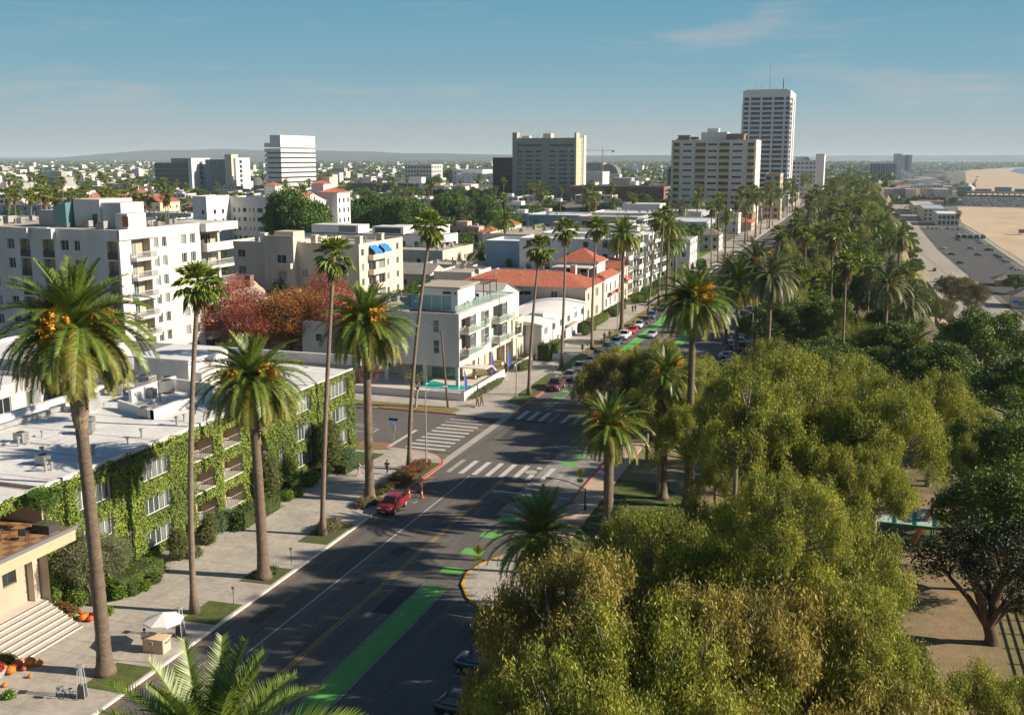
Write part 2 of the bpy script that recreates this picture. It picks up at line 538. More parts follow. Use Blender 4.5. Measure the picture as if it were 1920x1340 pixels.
kerb('yellow_kerb', [(-28.0, 88.5), (-29.6, 86.0), (-31.0, 83.2), (-31.5, 80.6), (-31.0, 78.2), (-29.6, 75.8), (-27.9, 74.2), (-27.2, 73.4)], kerbyellow, 0.22)
kerb('kerb', [(-27.2, 73.4), (-17.6, 73.4), (-17.6, 20)], kerbgrey, 0.2)
def mark(name, x0, y0, x1, y1, m, z=0.008):
 return strip(name, x0, y0, x1, y1, z, m)
for k in range(10):                 # near crosswalk across the avenue
 x = -44.75 + k * 1.62
 sheet('crosswalk_stripe', [(x, 108.2), (x + 0.62, 108.2), (x + 0.62, 113.6), (x, 113.6)] if k not in (6,) else [(x, 108.2), (x + 0.62, 108.2), (x + 0.62, 110.4), (x, 110.4)], 0.008, pwhite if k not in (0, 8, 9) else pwhiteworn)
mark('crosswalk_stripe', -44.75 + 6 * 1.62, 112.7, -44.13 + 6 * 1.62, 113.5, pwhite)
for k in range(10):                 # far crosswalk
 x = -44.9 + k * 1.62
 mark('crosswalk_stripe', x, 134.4, x + (0.62 if k != 3 else 0.3), 139.6, pwhite if k != 3 else pwhiteworn)
for k in range(10):                 # crosswalk over the side street
 y = 116.4 + k * 1.66
 mark('crosswalk_stripe', -53.6, y, -48.2, y + 0.62, pwhite if k < 8 else pwhiteworn)
tag(MB().prism(arc(-35.2, 111.3, 0.75, 0, 340, 16), -0.01, 0.016).build('manhole_cover', concrete2), 'round worn manhole cover set in the near crosswalk', 'manhole cover')
mark('side_stop_line', -55.9, 116.0, -55.4, 124.6, pwhite)
mark('side_centre_line', -75, 125.0, -62.0, 125.18, pwhiteworn)
mark('lane_line', -41.55, 20, -41.42, 107.6, pwhite)
mark('lane_line', -42.3, 141, -42.17, 182, pwhiteworn)
mark('centre_line', -37.62, 20, -37.50, 107.4, pyellow)
mark('centre_line', -37.34, 20, -37.22, 107.4, pyellow)
mark('centre_line', -37.62, 140.5, -37.50, 322, pyellow)
mark('centre_line', -37.34, 140.5, -37.22, 322, pyellow)
mark('centre_line', -37.5, 334, -37.2, 1500, pyellow)
mark('stop_line', -37.2, 103.2, -28.4, 103.62, pwhite)
mark('bike_lane', -34.0, 30, -32.0, 77.4, pgreen)
mark('lane_line', -31.93, 30, -31.8, 77.6, pwhiteworn)
mark('lane_line', -34.17, 30, -34.07, 77.6, pwhiteworn)
for y in (80.2, 85.0, 89.6, 94.4, 101.4, 115.2, 119.0, 123.2, 129.2):
 x = -33.9 + (y - 80) * 0.03
 mark('bike_lane_dash', x, y, x + 1.95, y + 1.5, pgreen, 0.010)
for y in (143, 148, 153, 158.5):
 mark('bike_lane_dash', -43.6, y, -42.0, y + 1.6, pgreen, 0.010)
 mark('bike_lane_dash', -33.6, y, -32.0, y + 1.6, pgreen, 0.010)
mark('bike_lane', -43.0, 164, -40.9, 318, pgreen, 0.010)
mark('bike_lane', -34.6, 164, -32.6, 318, pgreen, 0.010)
bk = MB()
for (cx, cy) in ((-33.2, 75.0), (-32.75, 76.3)):
 pr = arc(cx, cy, 0.34, 0, 360, 14)
 pi_ = arc(cx, cy, 0.26, 0, 360, 14)
 for i in range(14):
  bk.add([(*pr[i], .0), (*pr[i + 1], 0), (*pi_[i + 1], 0), (*pi_[i], 0)], [(0, 1, 2, 3)])
for a, b_ in (((-33.2, 75.0), (-32.9, 75.7)), ((-32.9, 75.7), (-32.75, 76.3)), ((-33.2, 75.0), (-33.3, 75.9)), ((-33.3, 75.9), (-32.75, 76.3))):
 d = Vector((b_[0] - a[0], b_[1] - a[1])).normalized() * 0.04
 bk.add([(a[0] - d.y, a[1] + d.x, 0), (b_[0] - d.y, b_[1] + d.x, 0), (b_[0] + d.y, b_[1] - d.x, 0), (a[0] + d.y, a[1] - d.x, 0)], [(0, 1, 2, 3)])
tag(bk.build('bicycle_marking', pwhiteworn, None, (0, 0, 0.016)), kind='structure')
ar = MB()
ar.add([(-66.5, 121.2, 0), (-60.6, 121.5, 0), (-60.6, 121.8, 0), (-66.5, 121.5, 0)], [(0, 1, 2, 3)])
ar.add([(-60.9, 120.2, 0), (-60.5, 120.2, 0), (-60.5, 123.6, 0), (-60.9, 123.6, 0)], [(0, 1, 2, 3)])
ar.add([(-66.5, 121.5, 0), (-66.1, 121.5, 0), (-64.6, 124.2, 0), (-65.0, 124.2, 0)], [(0, 1, 2, 3)])
ar.add([(-65.0, 124.2, 0), (-60.6, 123.3, 0), (-60.6, 123.6, 0), (-65.0, 124.5, 0)], [(0, 1, 2, 3)])
tag(ar.build('turn_marking', pwhiteworn, None, (0, 0, 0.008)), kind='structure')
for (x, y) in ((-43.6, 103.9), (-43.6, 96.6), (-43.6, 90.8), (-43.6, 58.5)):
 mark('parking_tee', x - 0.06, y, x + 0.06, y + 0.9, pwhiteworn)
 mark('parking_tee', x - 1.7, y + 0.4, x + 0.3, y + 0.5, pwhiteworn, 0.012)
mark('red_stain', -60, 115.55, -55.8, 117.4, stainred, 0.006)
mark('red_stain', -45.9, 90, -45.0, 106, stainred, 0.009)
mark('red_stain', -50.6, 126.8, -47.0, 127.8, stainred, 0.012)
for k, y in enumerate((52.4, 56.0, 59.6, 63.2, 66.8, 70.3)):
 mark('parking_stall_line', -25.8, y, -18.0, y + 0.11, pwhiteworn)
for k in range(46):
 mark('parking_stall_line', -26.4, 150 + k * 3.7, -18.7, 150.11 + k * 3.7, pwhiteworn)
def bed(name, poly, z, m, label=None, cat=None):
 o = MB().prism(poly, 0.0, z).build(name, m)
 tag(o, label, cat, kind=None if cat else 'structure')
 return o
for (ya, yb, gm) in ((53.3, 57.2, 'g'), (64.4, 68.5, 'g'), (72.6, 76.4, 'd'), (82.5, 88.5, 'd'), (94.0, 97.2, 'd'), (100.2, 110.8, 'd')):
 bed('tree_bed', [(-49.4, ya), (-46.35, ya + 0.2), (-46.35, yb), (-49.4, yb - .2)], SW + 0.03, {'g': grass, 'd': M('planting_soil', (0.10, 0.085, 0.04), 0.95, 0.3, 2, 0.8, col2=(0.07, 0.10, 0.03))}[gm])
bed('verge_lawn', [(-49.3, 143.5), (-46.3, 141.5), (-46.3, 166), (-49.3, 166)], SW + 0.03, grass)
bed('verge_lawn', [(-49.0, 168), (-46.3, 168), (-46.3, 185), (-49.0, 185)], SW + 0.03, grass)
bed('verge_dry', [(-49.0, 186), (-46.3, 186), (-46.3, 316), (-49.0, 316)], SW + 0.03, drygrass)
bed('side_verge', [(-75, 134.3), (-54.5, 134.3), (-53.9, 136.3), (-55.0, 137.6), (-75, 137.6)], SW + 0.03, drygrass)
bed('corner_verge', [(-62, 113.2), (-57.5, 113.0), (-54.6, 114.6), (-55.8, 115.2), (-62, 115.2)], SW + 0.03, drygrass)
bed('hotel_lawn', [(-59.8, 108), (-55.0, 104.5), (-54.5, 112.3), (-59.8, 112.3)], SW + 0.02, M('shaded_lawn', (0.06, 0.10, 0.03), 0.95, 0.25, 1, 0.6, col2=(0.09, 0.10, 0.035)))
sheet('park_lawn', [(-25, 84), (-14.5, 84), (-14, 103), (-20, 112), (-25, 112)], -0.02, grass)
sheet('park_lawn', [(-25, 112), (-19, 112), (-15.8, 146), (-25, 146)], -0.02, M('park_dry_lawn', (0.16, 0.15, 0.06), 0.95, 0.25, 0.4, 0.6, col2=(0.26, 0.2, 0.12)))
sheet('park_path', [(-17, 104), (10, 112), (10, 118), (-17, 112)], -0.025, dirt)
sheet('park_path', [(-16, 125), (12, 131), (12, 137), (-16, 131)], -0.025, dirt)
sheet('dirt_clearing', [(-6, 30), (13.5, 30), (14, 84), (12.5, 101), (3, 98), (-1, 84), (-9, 76)], -0.03, dirt)
sheet('park_path', [(-14, 140), (-10, 140), (-9, 900), (-13, 900)], -0.02, dirt)
sheet('hedge_ground', [(-62, 142), (-56.5, 142), (-56.5, 318), (-62, 318)], 0.04, drygrass)
sheet('lawn_beyond', [(-62, 331.5), (-56.6, 331.5), (-56.6, 420), (-74, 420), (-74, 331.5)], 0.02, M('bright_lawn', (0.09, 0.19, 0.015), 0.9, 0.2, 0.4, 0.5))
rnd_ = random.Random(8)
crk = MB()
for i in range(26):
 x, y = rnd_.uniform(-45.5, -28.5), rnd_.uniform(48, 175)
 a = rnd_.choice((0, 0, 1.57)) + rnd_.uniform(-.2, .2)
 for k in range(7):
  x2, y2 = x + math.sin(a) * .9, y + math.cos(a) * .9
  n = (math.cos(a) * .025, -math.sin(a) * .025)
  crk.quad((x - n[0], y - n[1], 0), (x + n[0], y + n[1], 0), (x2 + n[0], y2 + n[1], 0), (x2 - n[0], y2 - n[1], 0))
  x, y, a = x2, y2, a + rnd_.uniform(-.5, .5)
o = crk.build('asphalt_crack', M('crack_tar', (.035, .034, .033), .7), None, (0, 0, .006))
tag(o, kind='structure')
for (x, y, w, l) in ((-44.4, 66, 1.1, 3.5), (-35.9, 71, 1.6, 5.5), (-40.0, 82.5, 1.2, 2.2), (-30.2, 126, 1.3, 4.0), (-43.6, 124.5, 1.0, 7.5), (-38.9, 128, 2.2, 1.5), (-36.2, 150, 1.4, 9), (-39.8, 169, 1.2, 6)):
 strip('asphalt_patch', x, y, x + w, y + l, 0.004, asphalt_patch)
for (x, y) in ((-39.4, 76.0), (-36.4, 98.6), (-41.0, 121.5), (-33.6, 136.5)):
 tag(MB().prism(arc(x, y, 0.42, 0, 340, 14), -0.01, 0.009).build('manhole_cover', M('iron_cover', (.05, .047, .045), .6)), {76: 'dark manhole cover in the lane beside the yellow line below the red car', 98: 'dark manhole cover between yellow line and stop line', 121: 'dark manhole cover between the two crosswalks', 136: 'dark manhole cover in the far crosswalk'}[int(y)], 'manhole cover')
jm = M('joint_dark', (.20, .18, .155), .9)
for k in range(38):
 y = 40.5 + k * 1.85
 strip('pavement_joint', -55.9 if y < 62 else -56.6, y, -49.5, y + .035, SW + .004, jm)
 strip('pavement_joint', -53.9, 140 + k * 2.4, -49.4, 140.04 + k * 2.4, SW + .004, jm)
for x in (-53.9, -51.6):
 strip('pavement_joint', x, 40, x + .035, 111, SW + .005, jm)
# ================================================================ PLANTS
date_leaf = M('date_palm_leaf', (0.04, 0.085, 0.012), 0.42, col2=(0.20, 0.26, 0.04), trans=0.18, tintattr=True, spec=0.45)
date_leaf_pale = M('date_palm_leaf_dusty', (0.055, 0.085, 0.03), 0.5, col2=(0.20, 0.20, 0.085), trans=0.15, tintattr=True, spec=0.4)
fan_leaf = M('fan_palm_leaf', (0.065, 0.12, 0.012), 0.5, col2=(0.28, 0.33, 0.05), trans=0.2, tintattr=True, spec=0.4)
dead_leaf = M('dead_palm_leaf', (0.20, 0.135, 0.07), 0.85, col2=(0.36, 0.26, 0.14), trans=0.12, tintattr=True)
date_trunk = M('date_palm_bark', (0.135, 0.098, 0.070), 0.92, 0.22, 1.2, 1.6, col2=(0.20, 0.15, 0.11), stretch=(1, 1, 3.2), bscale=5)
fan_trunk = M('fan_palm_bark', (0.24, 0.185, 0.135), 0.92, 0.2, 1.5, 1.0, col2=(0.17, 0.13, 0.10), stretch=(1, 1, 2.5), bscale=5)
date_old = M('date_palm_leaf_yellowing', (0.08, 0.10, 0.015), 0.5, col2=(0.33, 0.31, 0.06), trans=0.18, tintattr=True)
fruit = M('palm_fruit_orange', (0.52, 0.20, 0.012), 0.6, col2=(0.64, 0.40, 0.05), trans=0.1, tintattr=True)
euc_leaf = M('eucalyptus_leaf', (0.07, 0.11, 0.012), 0.6, col2=(0.47, 0.46, 0.06), trans=0.27, tintattr=True, spec=0.4)
euc_leaf_br = M('eucalyptus_leaf_bronze', (0.10, 0.10, 0.018), 0.6, col2=(0.50, 0.40, 0.09), trans=0.27, tintattr=True, spec=0.4)
euc_dark = M('dark_tree_leaf', (0.036, 0.070, 0.010), 0.5, col2=(0.17, 0.25, 0.03), trans=0.2, tintattr=True, spec=0.35)
ficus_leaf = M('ficus_leaf', (0.035, 0.085, 0.012), 0.5, col2=(0.12, 0.21, 0.025), trans=0.18, tintattr=True, spec=0.35)
red_leaf = M('autumn_red_leaf', (0.25, 0.06, 0.035), 0.6, col2=(0.48, 0.17, 0.10), trans=0.3, tintattr=True)
orange_leaf = M('autumn_orange_leaf', (0.20, 0.085, 0.02), 0.6, col2=(0.46, 0.20, 0.045), trans=0.3, tintattr=True)
olive_leaf = M('olive_leaf', (0.11, 0.135, 0.055), 0.6, col2=(0.24, 0.26, 0.13), trans=0.2, tintattr=True)
hedge_leaf = M('hedge_leaf', (0.07, 0.14, 0.012), 0.55, col2=(0.21, 0.31, 0.03), trans=0.18, tintattr=True)
hedge_dark = M('hedge_leaf_dark', (0.035, 0.075, 0.012), 0.6, col2=(0.13, 0.18, 0.03), trans=0.15, tintattr=True)
shrub_leaf = M('shrub_leaf_olive', (0.09, 0.10, 0.03), 0.6, col2=(0.20, 0.21, 0.06), trans=0.18, tintattr=True)
aloe_leaf = M('succulent_leaf', (0.05, 0.12, 0.06), 0.5, col2=(0.14, 0.25, 0.13), trans=0.1, tintattr=True)
flower_leaf = M('bougainvillea_leaf', (0.08, 0.11, 0.02), 0.6, col2=(0.42, 0.07, 0.06), trans=0.2, tintattr=True)
dry_leaf = M('dry_shrub_leaf', (0.17, 0.13, 0.085), 0.8, col2=(0.26, 0.20, 0.13), trans=0.2, tintattr=True)
ivy_leaf = M('ivy_leaf', (0.045, 0.085, 0.010), 0.5, col2=(0.26, 0.33, 0.03), trans=0.2, tintattr=True, spec=0.35)
bark = M('tree_bark', (0.115, 0.085, 0.06), 0.92, 0.3, 1.2, 1.2, stretch=(1, 1, 0.5), bscale=5)
pale_bark = M('pale_tree_bark', (0.34, 0.28, 0.21), 0.85, 0.25, 1.0, 0.8, col2=(0.20, 0.155, 0.11), stretch=(1, 1, .4), bscale=4)
NR = np.random.default_rng(11)
def rotz(v, a):
 c, s = math.cos(a), math.sin(a)
 return np.stack([v[:, 0] * c - v[:, 1] * s, v[:, 0] * s + v[:, 1] * c, v[:, 2]], 1)
def frond_arr(L, e0, bend, n=46, leaf=0.72, rach=0.035, hang=0.0, seed=0):
 """A feather frond: arching rib along +X with two rows of narrow leaflets."""
 r = np.random.default_rng(seed)
 ts = np.linspace(0, 1, 15)
 ang = e0 - bend * ts ** 1.15
 pts = np.zeros((15, 3))
 for i in range(1, 15):
  pts[i] = pts[i - 1] + np.array([math.cos(ang[i]), 0, math.sin(ang[i])]) * L / 14
 pts[:, 1] = np.sin(ts * 2.2) * r.uniform(-0.18, 0.18) * L * 0.25
 V, T, tint = [], [], []
 w = rach * (1.15 - ts)
 for i in range(15):          # rib, thin double strip
  V += [pts[i] + [0, w[i], 0.01], pts[i] + [0, -w[i], 0.01]]
  tint += [0.9, 0.9]
 for i in range(14):
  a = 2 * i
  T += [(a, a + 1, a + 3), (a, a + 3, a + 2)]
 for k in range(n):
  t = 0.13 + 0.87 * (k + 0.5) / n
  f = t * 14
  i = min(13, int(f))
  p = pts[i] * (1 - (f - i)) + pts[i + 1] * (f - i)
  tg = pts[i + 1] - pts[i]
  tg = tg / np.linalg.norm(tg)
  nn = np.array([-tg[2], 0, tg[0]])
  ll = leaf * (0.35 + 1.1 * math.sin(math.pi * min(1, 0.12 + 0.80 * t))) * (1.0 - 0.35 * t)
  wd = L / n * 0.95
  for sgn in (-1, 1):
   d = np.array([0, sgn, 0]) * 0.80 + tg * (0.45 + 0.4 * t) + nn * (0.42 - hang) * r.uniform(0.6, 1.3)
   d /= np.linalg.norm(d)
   tip = p + d * ll * r.uniform(0.85, 1.1) + np.array([0, 0, -0.10 * ll - 0.35 * hang * ll])
   o = len(V)
   V += [p - tg * wd * 0.5, p + tg * wd * 0.6, tip]
   q = r.uniform(0, 1) ** 1.3
   tint += [0.15 + 0.7 * q] * 2 + [0.35 + 0.65 * q]
   T.append((o, o + 1, o + 2) if sgn > 0 else (o + 1, o, o + 2))
 return np.array(V), np.array(T), np.array(tint)
def fan_arr(pet=0.75, rad=0.85, elev=0.3, droop=0.3, nseg=14, seed=0):
 r = np.random.default_rng(seed)
 V, T, tint = [], [], []
 c = np.array([math.cos(elev) * pet, 0, math.sin(elev) * pet])
 V += [np.array([0, 0.03, 0]), np.array([0, -0.03, 0]), c + [0, -0.02, 0], c + [0, 0.02, 0]]
 tint += [0.8] * 4
 T += [(0, 1, 2), (0, 2, 3)]
 e = elev - 0.35
 ax = np.array([math.cos(e), 0, math.sin(e)])
 nn = np.array([-math.sin(e), 0, math.cos(e)])
 for k in range(nseg):
  a = R(-112 + 224 * (k + 0.5) / nseg)
  d = ax * math.cos(a) + np.array([0, 1, 0]) * math.sin(a)
  h = R(224 / nseg) * 0.62
  d1 = ax * math.cos(a - h) + np.array([0, 1, 0]) * math.sin(a - h)
  d2 = ax * math.cos(a + h) + np.array([0, 1, 0]) * math.sin(a + h)
  rr = rad * r.uniform(0.85, 1.1) * (0.75 + 0.25 * math.cos(a))
  lift = nn * 0.06 * (1 if k % 2 else -1)
  o = len(V)
  V += [c, c + d1 * rr * 0.55 + lift, c + d * rr + np.array([0, 0, -droop * rr * r.uniform(0.5, 1.2)]), c + d2 * rr * 0.55 - lift]
  q = r.uniform(0, 1)
  tint += [0.3 + 0.3 * q, 0.2 + 0.6 * q, 0.4 + 0.6 * q, 0.2 + 0.6 * q]
  T += [(o, o + 1, o + 2), (o, o + 2, o + 3)]
 return np.array(V), np.array(T), np.array(tint)
def merge(parts):
 V, T, K, MI, o = [], [], [], [], 0
 for (v, t, k, mi) in parts:
  V.append(v); T.append(t + o); K.append(k); MI.append(np.full(len(t), mi))
  o += len(v)
 return np.concatenate(V), np.concatenate(T), np.concatenate(K), np.concatenate(MI)
FP = [(4.1, 82, 30, 0.0), (4.5, 68, 55, 0.0), (4.9, 52, 72, 0.0), (5.1, 36, 84, 0.02), (5.2, 22, 92, 0.05), (5.0, 8, 90, 0.12), (4.7, -8, 76, 0.22), (4.2, -26, 58, 0.35)]
FROND = [[frond_arr(L, R(e), R(b), hang=h, seed=i * 3 + s) for s in range(2)] for i, (L, e, b, h) in enumerate(FP)]
FROND_ME = [[np_mesh('frond', a[0], a[1], date_leaf if i < 5 else date_old, a[2], True) for a in fs] for i, fs in enumerate(FROND)]
FROND_ME2 = [[np_mesh('frond', a[0], a[1], date_leaf_pale, a[2], True) for a in fs] for fs in FROND]
def thin(a, f):
 return a
def fruit_arr(seed, sz=1.0):
 r = np.random.default_rng(seed)
 V, T, K = [], [], []
 for k in range(34):
  a = r.uniform(0, 2 * math.pi)
  s = r.uniform(0.1, 0.5) * sz
  p0 = np.array([0.0, 0, 0])
  p1 = np.array([0.95 * sz, 0, 0.30 * sz]) * r.uniform(0.6, 1)
  p2 = p1 + np.array([r.uniform(0.1, 0.65), math.sin(a) * s, math.cos(a) * s * 0.6 - r.uniform(0.05, 0.5)]) * sz
  o = len(V)
  V += [p0 + [0, 0.02, 0], p1 + [0, .03, 0], p1 - [0, .03, 0]]
  T += [(o, o + 1, o + 2)]
  K += [0.9] * 3
  for j in range(9):
   t = r.uniform(0.1, 1.15)
   c = p1 * (1 - t) + p2 * t + r.normal(0, 0.05, 3) * sz
   g = r.normal(0, 0.075, (3, 3)) * sz
   o = len(V)
   V += [c + g[0], c + g[1], c + g[2]]
   T.append((o, o + 1, o + 2))
   q = r.uniform(0, 1)
   K += [q] * 3
 return np.array(V), np.array(T), np.array(K)
FRUIT_ARR = [fruit_arr(s) for s in range(3)]
FRUIT_ME = [np_mesh('fruit_cluster', *a[:2], fruit, a[2], True) for a in FRUIT_ARR]
def frond_plan(n, seed, droop=1.0):
 """posture and azimuth of every frond of a date palm crown"""
 r = random.Random(seed)
 out = []
 for i in range(n):
  t = i / n
  k = min(7, int(8 * t ** (0.92 / droop)))
  az = i * 2.39996 + r.uniform(-0.2, 0.2)
  out.append((k, r.randrange(2), az, R(r.uniform(-7, 7)), r.uniform(0.86, 1.08)))
 return out
def date_trunk_mb(h, r0=0.42, r1=0.30, boot=1.9, lean=(0, 0), seed=0, seg=14):
 r = random.Random(seed)
 t = MB()
 n = max(6, int(h / 0.38))
 pts, rad = [], []
 for i in range(n + 1):
  f = i / n
  pts.append((lean[0] * f * f, lean[1] * f * f, h * f))
  fl = 0.35 * math.exp(-f * h / 0.7)
  rad.append((r0 + (r1 - r0) * f + fl) * (1 + r.uniform(-.03, .03) + (.025 if i % 2 else -.025)))
 t.tube(pts, rad, seg)
 return t
def boot_mb(r1, boot, seed, top=(0, 0, 0)):
 """the swollen collar of cut leaf bases under the crown, with its diamond stubs"""
 r = random.Random(seed)
 b = MB()
 pr = [(0.0, r1 * .95), (0.1, r1 * 1.25), (0.35, r1 * 1.5), (0.75, r1 * 1.5), (1.0, r1 * 1.1)]
 b.tube([(0, 0, boot * a) for a, _ in pr], [q for _, q in pr], 12)
 for i in range(110):
  f = (i + 0.5) / 110
  a = i * 2.39996
  k = min(3, int(f * 4))
  rr = pr[k][1] + (pr[k + 1][1] - pr[k][1]) * (f * 4 - k)
  c, s = math.cos(a), math.sin(a)
  z = boot * (0.05 + 0.93 * f)
  w = 0.10
  ox, oy = c * rr * 0.97, s * rr * 0.97
  L = 0.20 + r.uniform(0, 0.12)
  b.add([(ox - s * w, oy + c * w, z), (ox + s * w, oy - c * w, z), (ox, oy, z + 0.16), (ox + c * L, oy + s * L, z + 0.16 + r.uniform(-.05, .1))],
    [(0, 1, 3), (1, 2, 3), (2, 0, 3)])
 return b
def date_palm(name, loc, h, n, seed, label, group=None, scale=1.0, parts=True, boot=1.9, fr=9, lean=(0, 0), pale=False, droop=1.0, r0=0.42):
 r = random.Random(seed)
 o = thing(name, label, 'palm tree', loc, r.uniform(0, 6.28), group)
 date_trunk_mb(h - boot, r0=r0, r1=r0 * .8, seed=seed, lean=lean).build('trunk', date_trunk, o, smooth=True)
 top = (lean[0], lean[1], h)
 boot_mb(0.36 * r0 / 0.42, boot, seed).build('leaf_base_collar', dead_bark, o, (lean[0], lean[1], h - boot - 0.25))
 meshes = FROND_ME2 if pale else FROND_ME
 if parts:
  for (k, s, az, tl, q) in frond_plan(n, seed, droop):
   put('frond', meshes[k][s], o, top, rot=(tl, 0, az), sc_=q * scale)
  dz = 0
  for k in range(14):              # grey hanging dead fronds round the collar
   put('dead_frond', DEADF_ME[k % 2], o, (top[0], top[1], top[2] - 0.6), rot=(0, 0, k * 2.4 + seed), sc_=scale * r.uniform(.7, 1))
  for k in range(fr):
   az = k * 2.1 + r.uniform(-.4, .4)
   put('fruit_cluster', FRUIT_ME[k % 3], o, (top[0], top[1], top[2] + r.uniform(.1, .8)), rot=(0, R(r.uniform(-30, 12)), az), sc_=r.uniform(1.25, 1.8) * scale)
 return o
dead_bark = M('leaf_base_bark', (0.21, 0.15, 0.095), 0.95, 0.3, 4, 1.5, col2=(0.30, 0.235, 0.16), bscale=9)
DEADF = [frond_arr(3.3, R(-35), R(52), 30, 0.42, hang=0.6, seed=90 + s) for s in range(2)]
DEADF_ME = [np_mesh('dead_frond', a[0], a[1], dead_leaf, a[2], True) for a in DEADF]
def date_crown_me(seed, n=70, fr=5, pale=False):
 ps = []
 r = random.Random(seed)
 for (k, s, az, tl, q) in frond_plan(n, seed):
  v, t, kk = FROND_LO[k][s]
  v = v * q
  c, s_ = math.cos(tl), math.sin(tl)
  v = np.stack([v[:, 0], v[:, 1] * c - v[:, 2] * s_, v[:, 1] * s_ + v[:, 2] * c], 1)
  ps.append((rotz(v, az), t, kk, 0))
 for k in range(8):
  v, t, kk = DEADF_LO[k % 2]
  ps.append((rotz(v * r.uniform(.7, 1), k * 2.4) - [0, 0, .6], t, kk, 1))
 for k in range(fr):
  v, t, kk = FRUIT_ARR[k % 3]
  sel = slice(0, None, 3)
  ps.append((rotz(v, k * 2.1), t[sel], kk, 2))
 V, T, K, MI = merge(ps)
 return np_mesh('crown', V, T, [date_leaf_pale if pale else date_leaf, dead_leaf, fruit], K, True, MI)
FROND_LO = [[frond_arr(L, R(e), R(b), n=17, leaf=0.62, rach=0.04, hang=h, seed=i * 3 + s) for s in range(2)] for i, (L, e, b, h) in enumerate(FP)]
DEADF_LO = [frond_arr(3.3, R(-35), R(52), 12, 0.45, hang=0.6, seed=90 + s) for s in range(2)]
DATE_CROWNS = [date_crown_me(s, 62, 4 if s != 1 else 0, s == 2) for s in range(3)]
DATE_TRUNKS = {}
def far_date_palm(loc, h, seed, label, group, scale=1.0):
 r = random.Random(seed)
 o = thing('date_palm', label, 'palm tree', loc, r.uniform(0, 6.28), group)
 hh = round(h)
 if hh not in DATE_TRUNKS:
  DATE_TRUNKS[hh] = date_trunk_mb(hh, seg=8).mesh('trunk', date_trunk, True)
 put('trunk', DATE_TRUNKS[hh], o)
 put('crown', DATE_CROWNS[seed % 3], o, (0, 0, hh - 0.1), sc_=scale * r.uniform(0.9, 1.05))
 return o
FANS = [[fan_arr(p_, 0.88, R(e), d, seed=i * 5 + s) for s in range(2)] for i, (e, d, p_) in enumerate([(84, 0.0, .75), (66, 0.05, 1.0), (42, 0.2, 1.15), (14, 0.4, 1.15), (-22, 0.6, 1.0)])]
FAN_ME = [[np_mesh('fan_leaf', a[0], a[1], fan_leaf, a[2], True) for a in fs] for fs in FANS]
DEADFAN = [fan_arr(0.45, 0.85, R(-62), 0.9, seed=70 + s) for s in range(2)]
DEADFAN_ME = [np_mesh('dead_leaf', a[0], a[1], dead_leaf, a[2], True) for a in DEADFAN]
def fan_plan(n, seed):
 r = random.Random(seed)
 return [(min(4, int(5 * (i / n) ** 0.95)), r.randrange(2), i * 2.39996 + r.uniform(-.2, .2), r.uniform(0.85, 1.12)) for i in range(n)]
def curve_trunk_mb(h, lean, r0, r1, seed, seg=9):
 r = random.Random(seed)
 t = MB()
 n = 14
 w = r.uniform(-.25, .25)
 pts = [(lean[0] * (i / n) ** 1.5 + w * math.sin(3.1 * i / n), lean[1] * (i / n) ** 1.5, h * i / n) for i in range(n + 1)]
 rad = [(r0 + (r1 - r0) * (i / n) ** 0.7 + 0.20 * math.exp(-i / n * h / 0.8)) * (1 + (0.10 if 2 < i < 6 and i % 2 else 0)) for i in range(n + 1)]
 t.tube(pts, rad, seg)
 return t, pts[-1]
def fan_palm(loc, h, seed, label, group=None, lean=(0, 0), scale=1.0, n=46, parts=True, skirt=10, r0=0.27):
 r = random.Random(seed)
 o = thing('fan_palm', label, 'palm tree', loc, 0, group)
 t, top = curve_trunk_mb(h, lean, r0, 0.17, seed)
 t.build('trunk', fan_trunk, o, smooth=True)
 for (k, s, az, q) in fan_plan(n, seed):
  put('fan_leaf', FAN_ME[k][s], o, (top[0], top[1], top[2] - 0.08 * k), rot=(R(r.uniform(-14, 14)), R(r.uniform(-24, 20)), az), sc_=q * scale)
 for k in range(skirt):
  put('dead_leaf', DEADFAN_ME[k % 2], o, (top[0], top[1], top[2] - 0.35 - 0.10 * (k // 5)), rot=(0, 0, k * 2.4), sc_=scale * r.uniform(.8, 1.1))
 return o
def fan_crown_me(seed, n=30, skirt=10):
 ps = []
 r = random.Random(seed)
 for (k, s, az, q) in fan_plan(n, seed):
  v, t, kk = FANS[k][s]
  e = R(r.uniform(-24, 20))
  v = np.stack([v[:, 0] * math.cos(e) + v[:, 2] * math.sin(e), v[:, 1], v[:, 2] * math.cos(e) - v[:, 0] * math.sin(e)], 1)
  ps.append((rotz(v * q, az), t, kk, 0))
 for k in range(skirt):
  v, t, kk = DEADFAN[k % 2]
  ps.append((rotz(v * r.uniform(.8, 1.2), k * 2.4) - [0, 0, .35 + .25 * (k // 5)], t, kk, 1))
 V, T, K, MI = merge(ps)
 return np_mesh('crown', V, T, [fan_leaf, dead_leaf], K, True, MI)
FAN_CROWNS = [fan_crown_me(s, 30, (8, 16, 26)[s]) for s in range(3)]
FAN_TRUNKS = {}
def far_fan_palm(loc, h, seed, label, group, scale=1.0):
 r = random.Random(seed)
 o = thing('fan_palm', label, 'palm tree', loc, 0, group)
 key = (round(h), seed % 3)
 if key not in FAN_TRUNKS:
  t, top = curve_trunk_mb(key[0], (r.uniform(-.8, .8), r.uniform(-.6, .6)), 0.26, 0.17, seed, 6)
  FAN_TRUNKS[key] = (t.mesh('trunk', fan_trunk, True), top)
 me, top = FAN_TRUNKS[key]
 put('trunk', me, o)
 put('crown', FAN_CROWNS[seed % 3], o, top, r.uniform(0, 6.28), sc_=scale * r.uniform(0.95, 1.2))
 return o
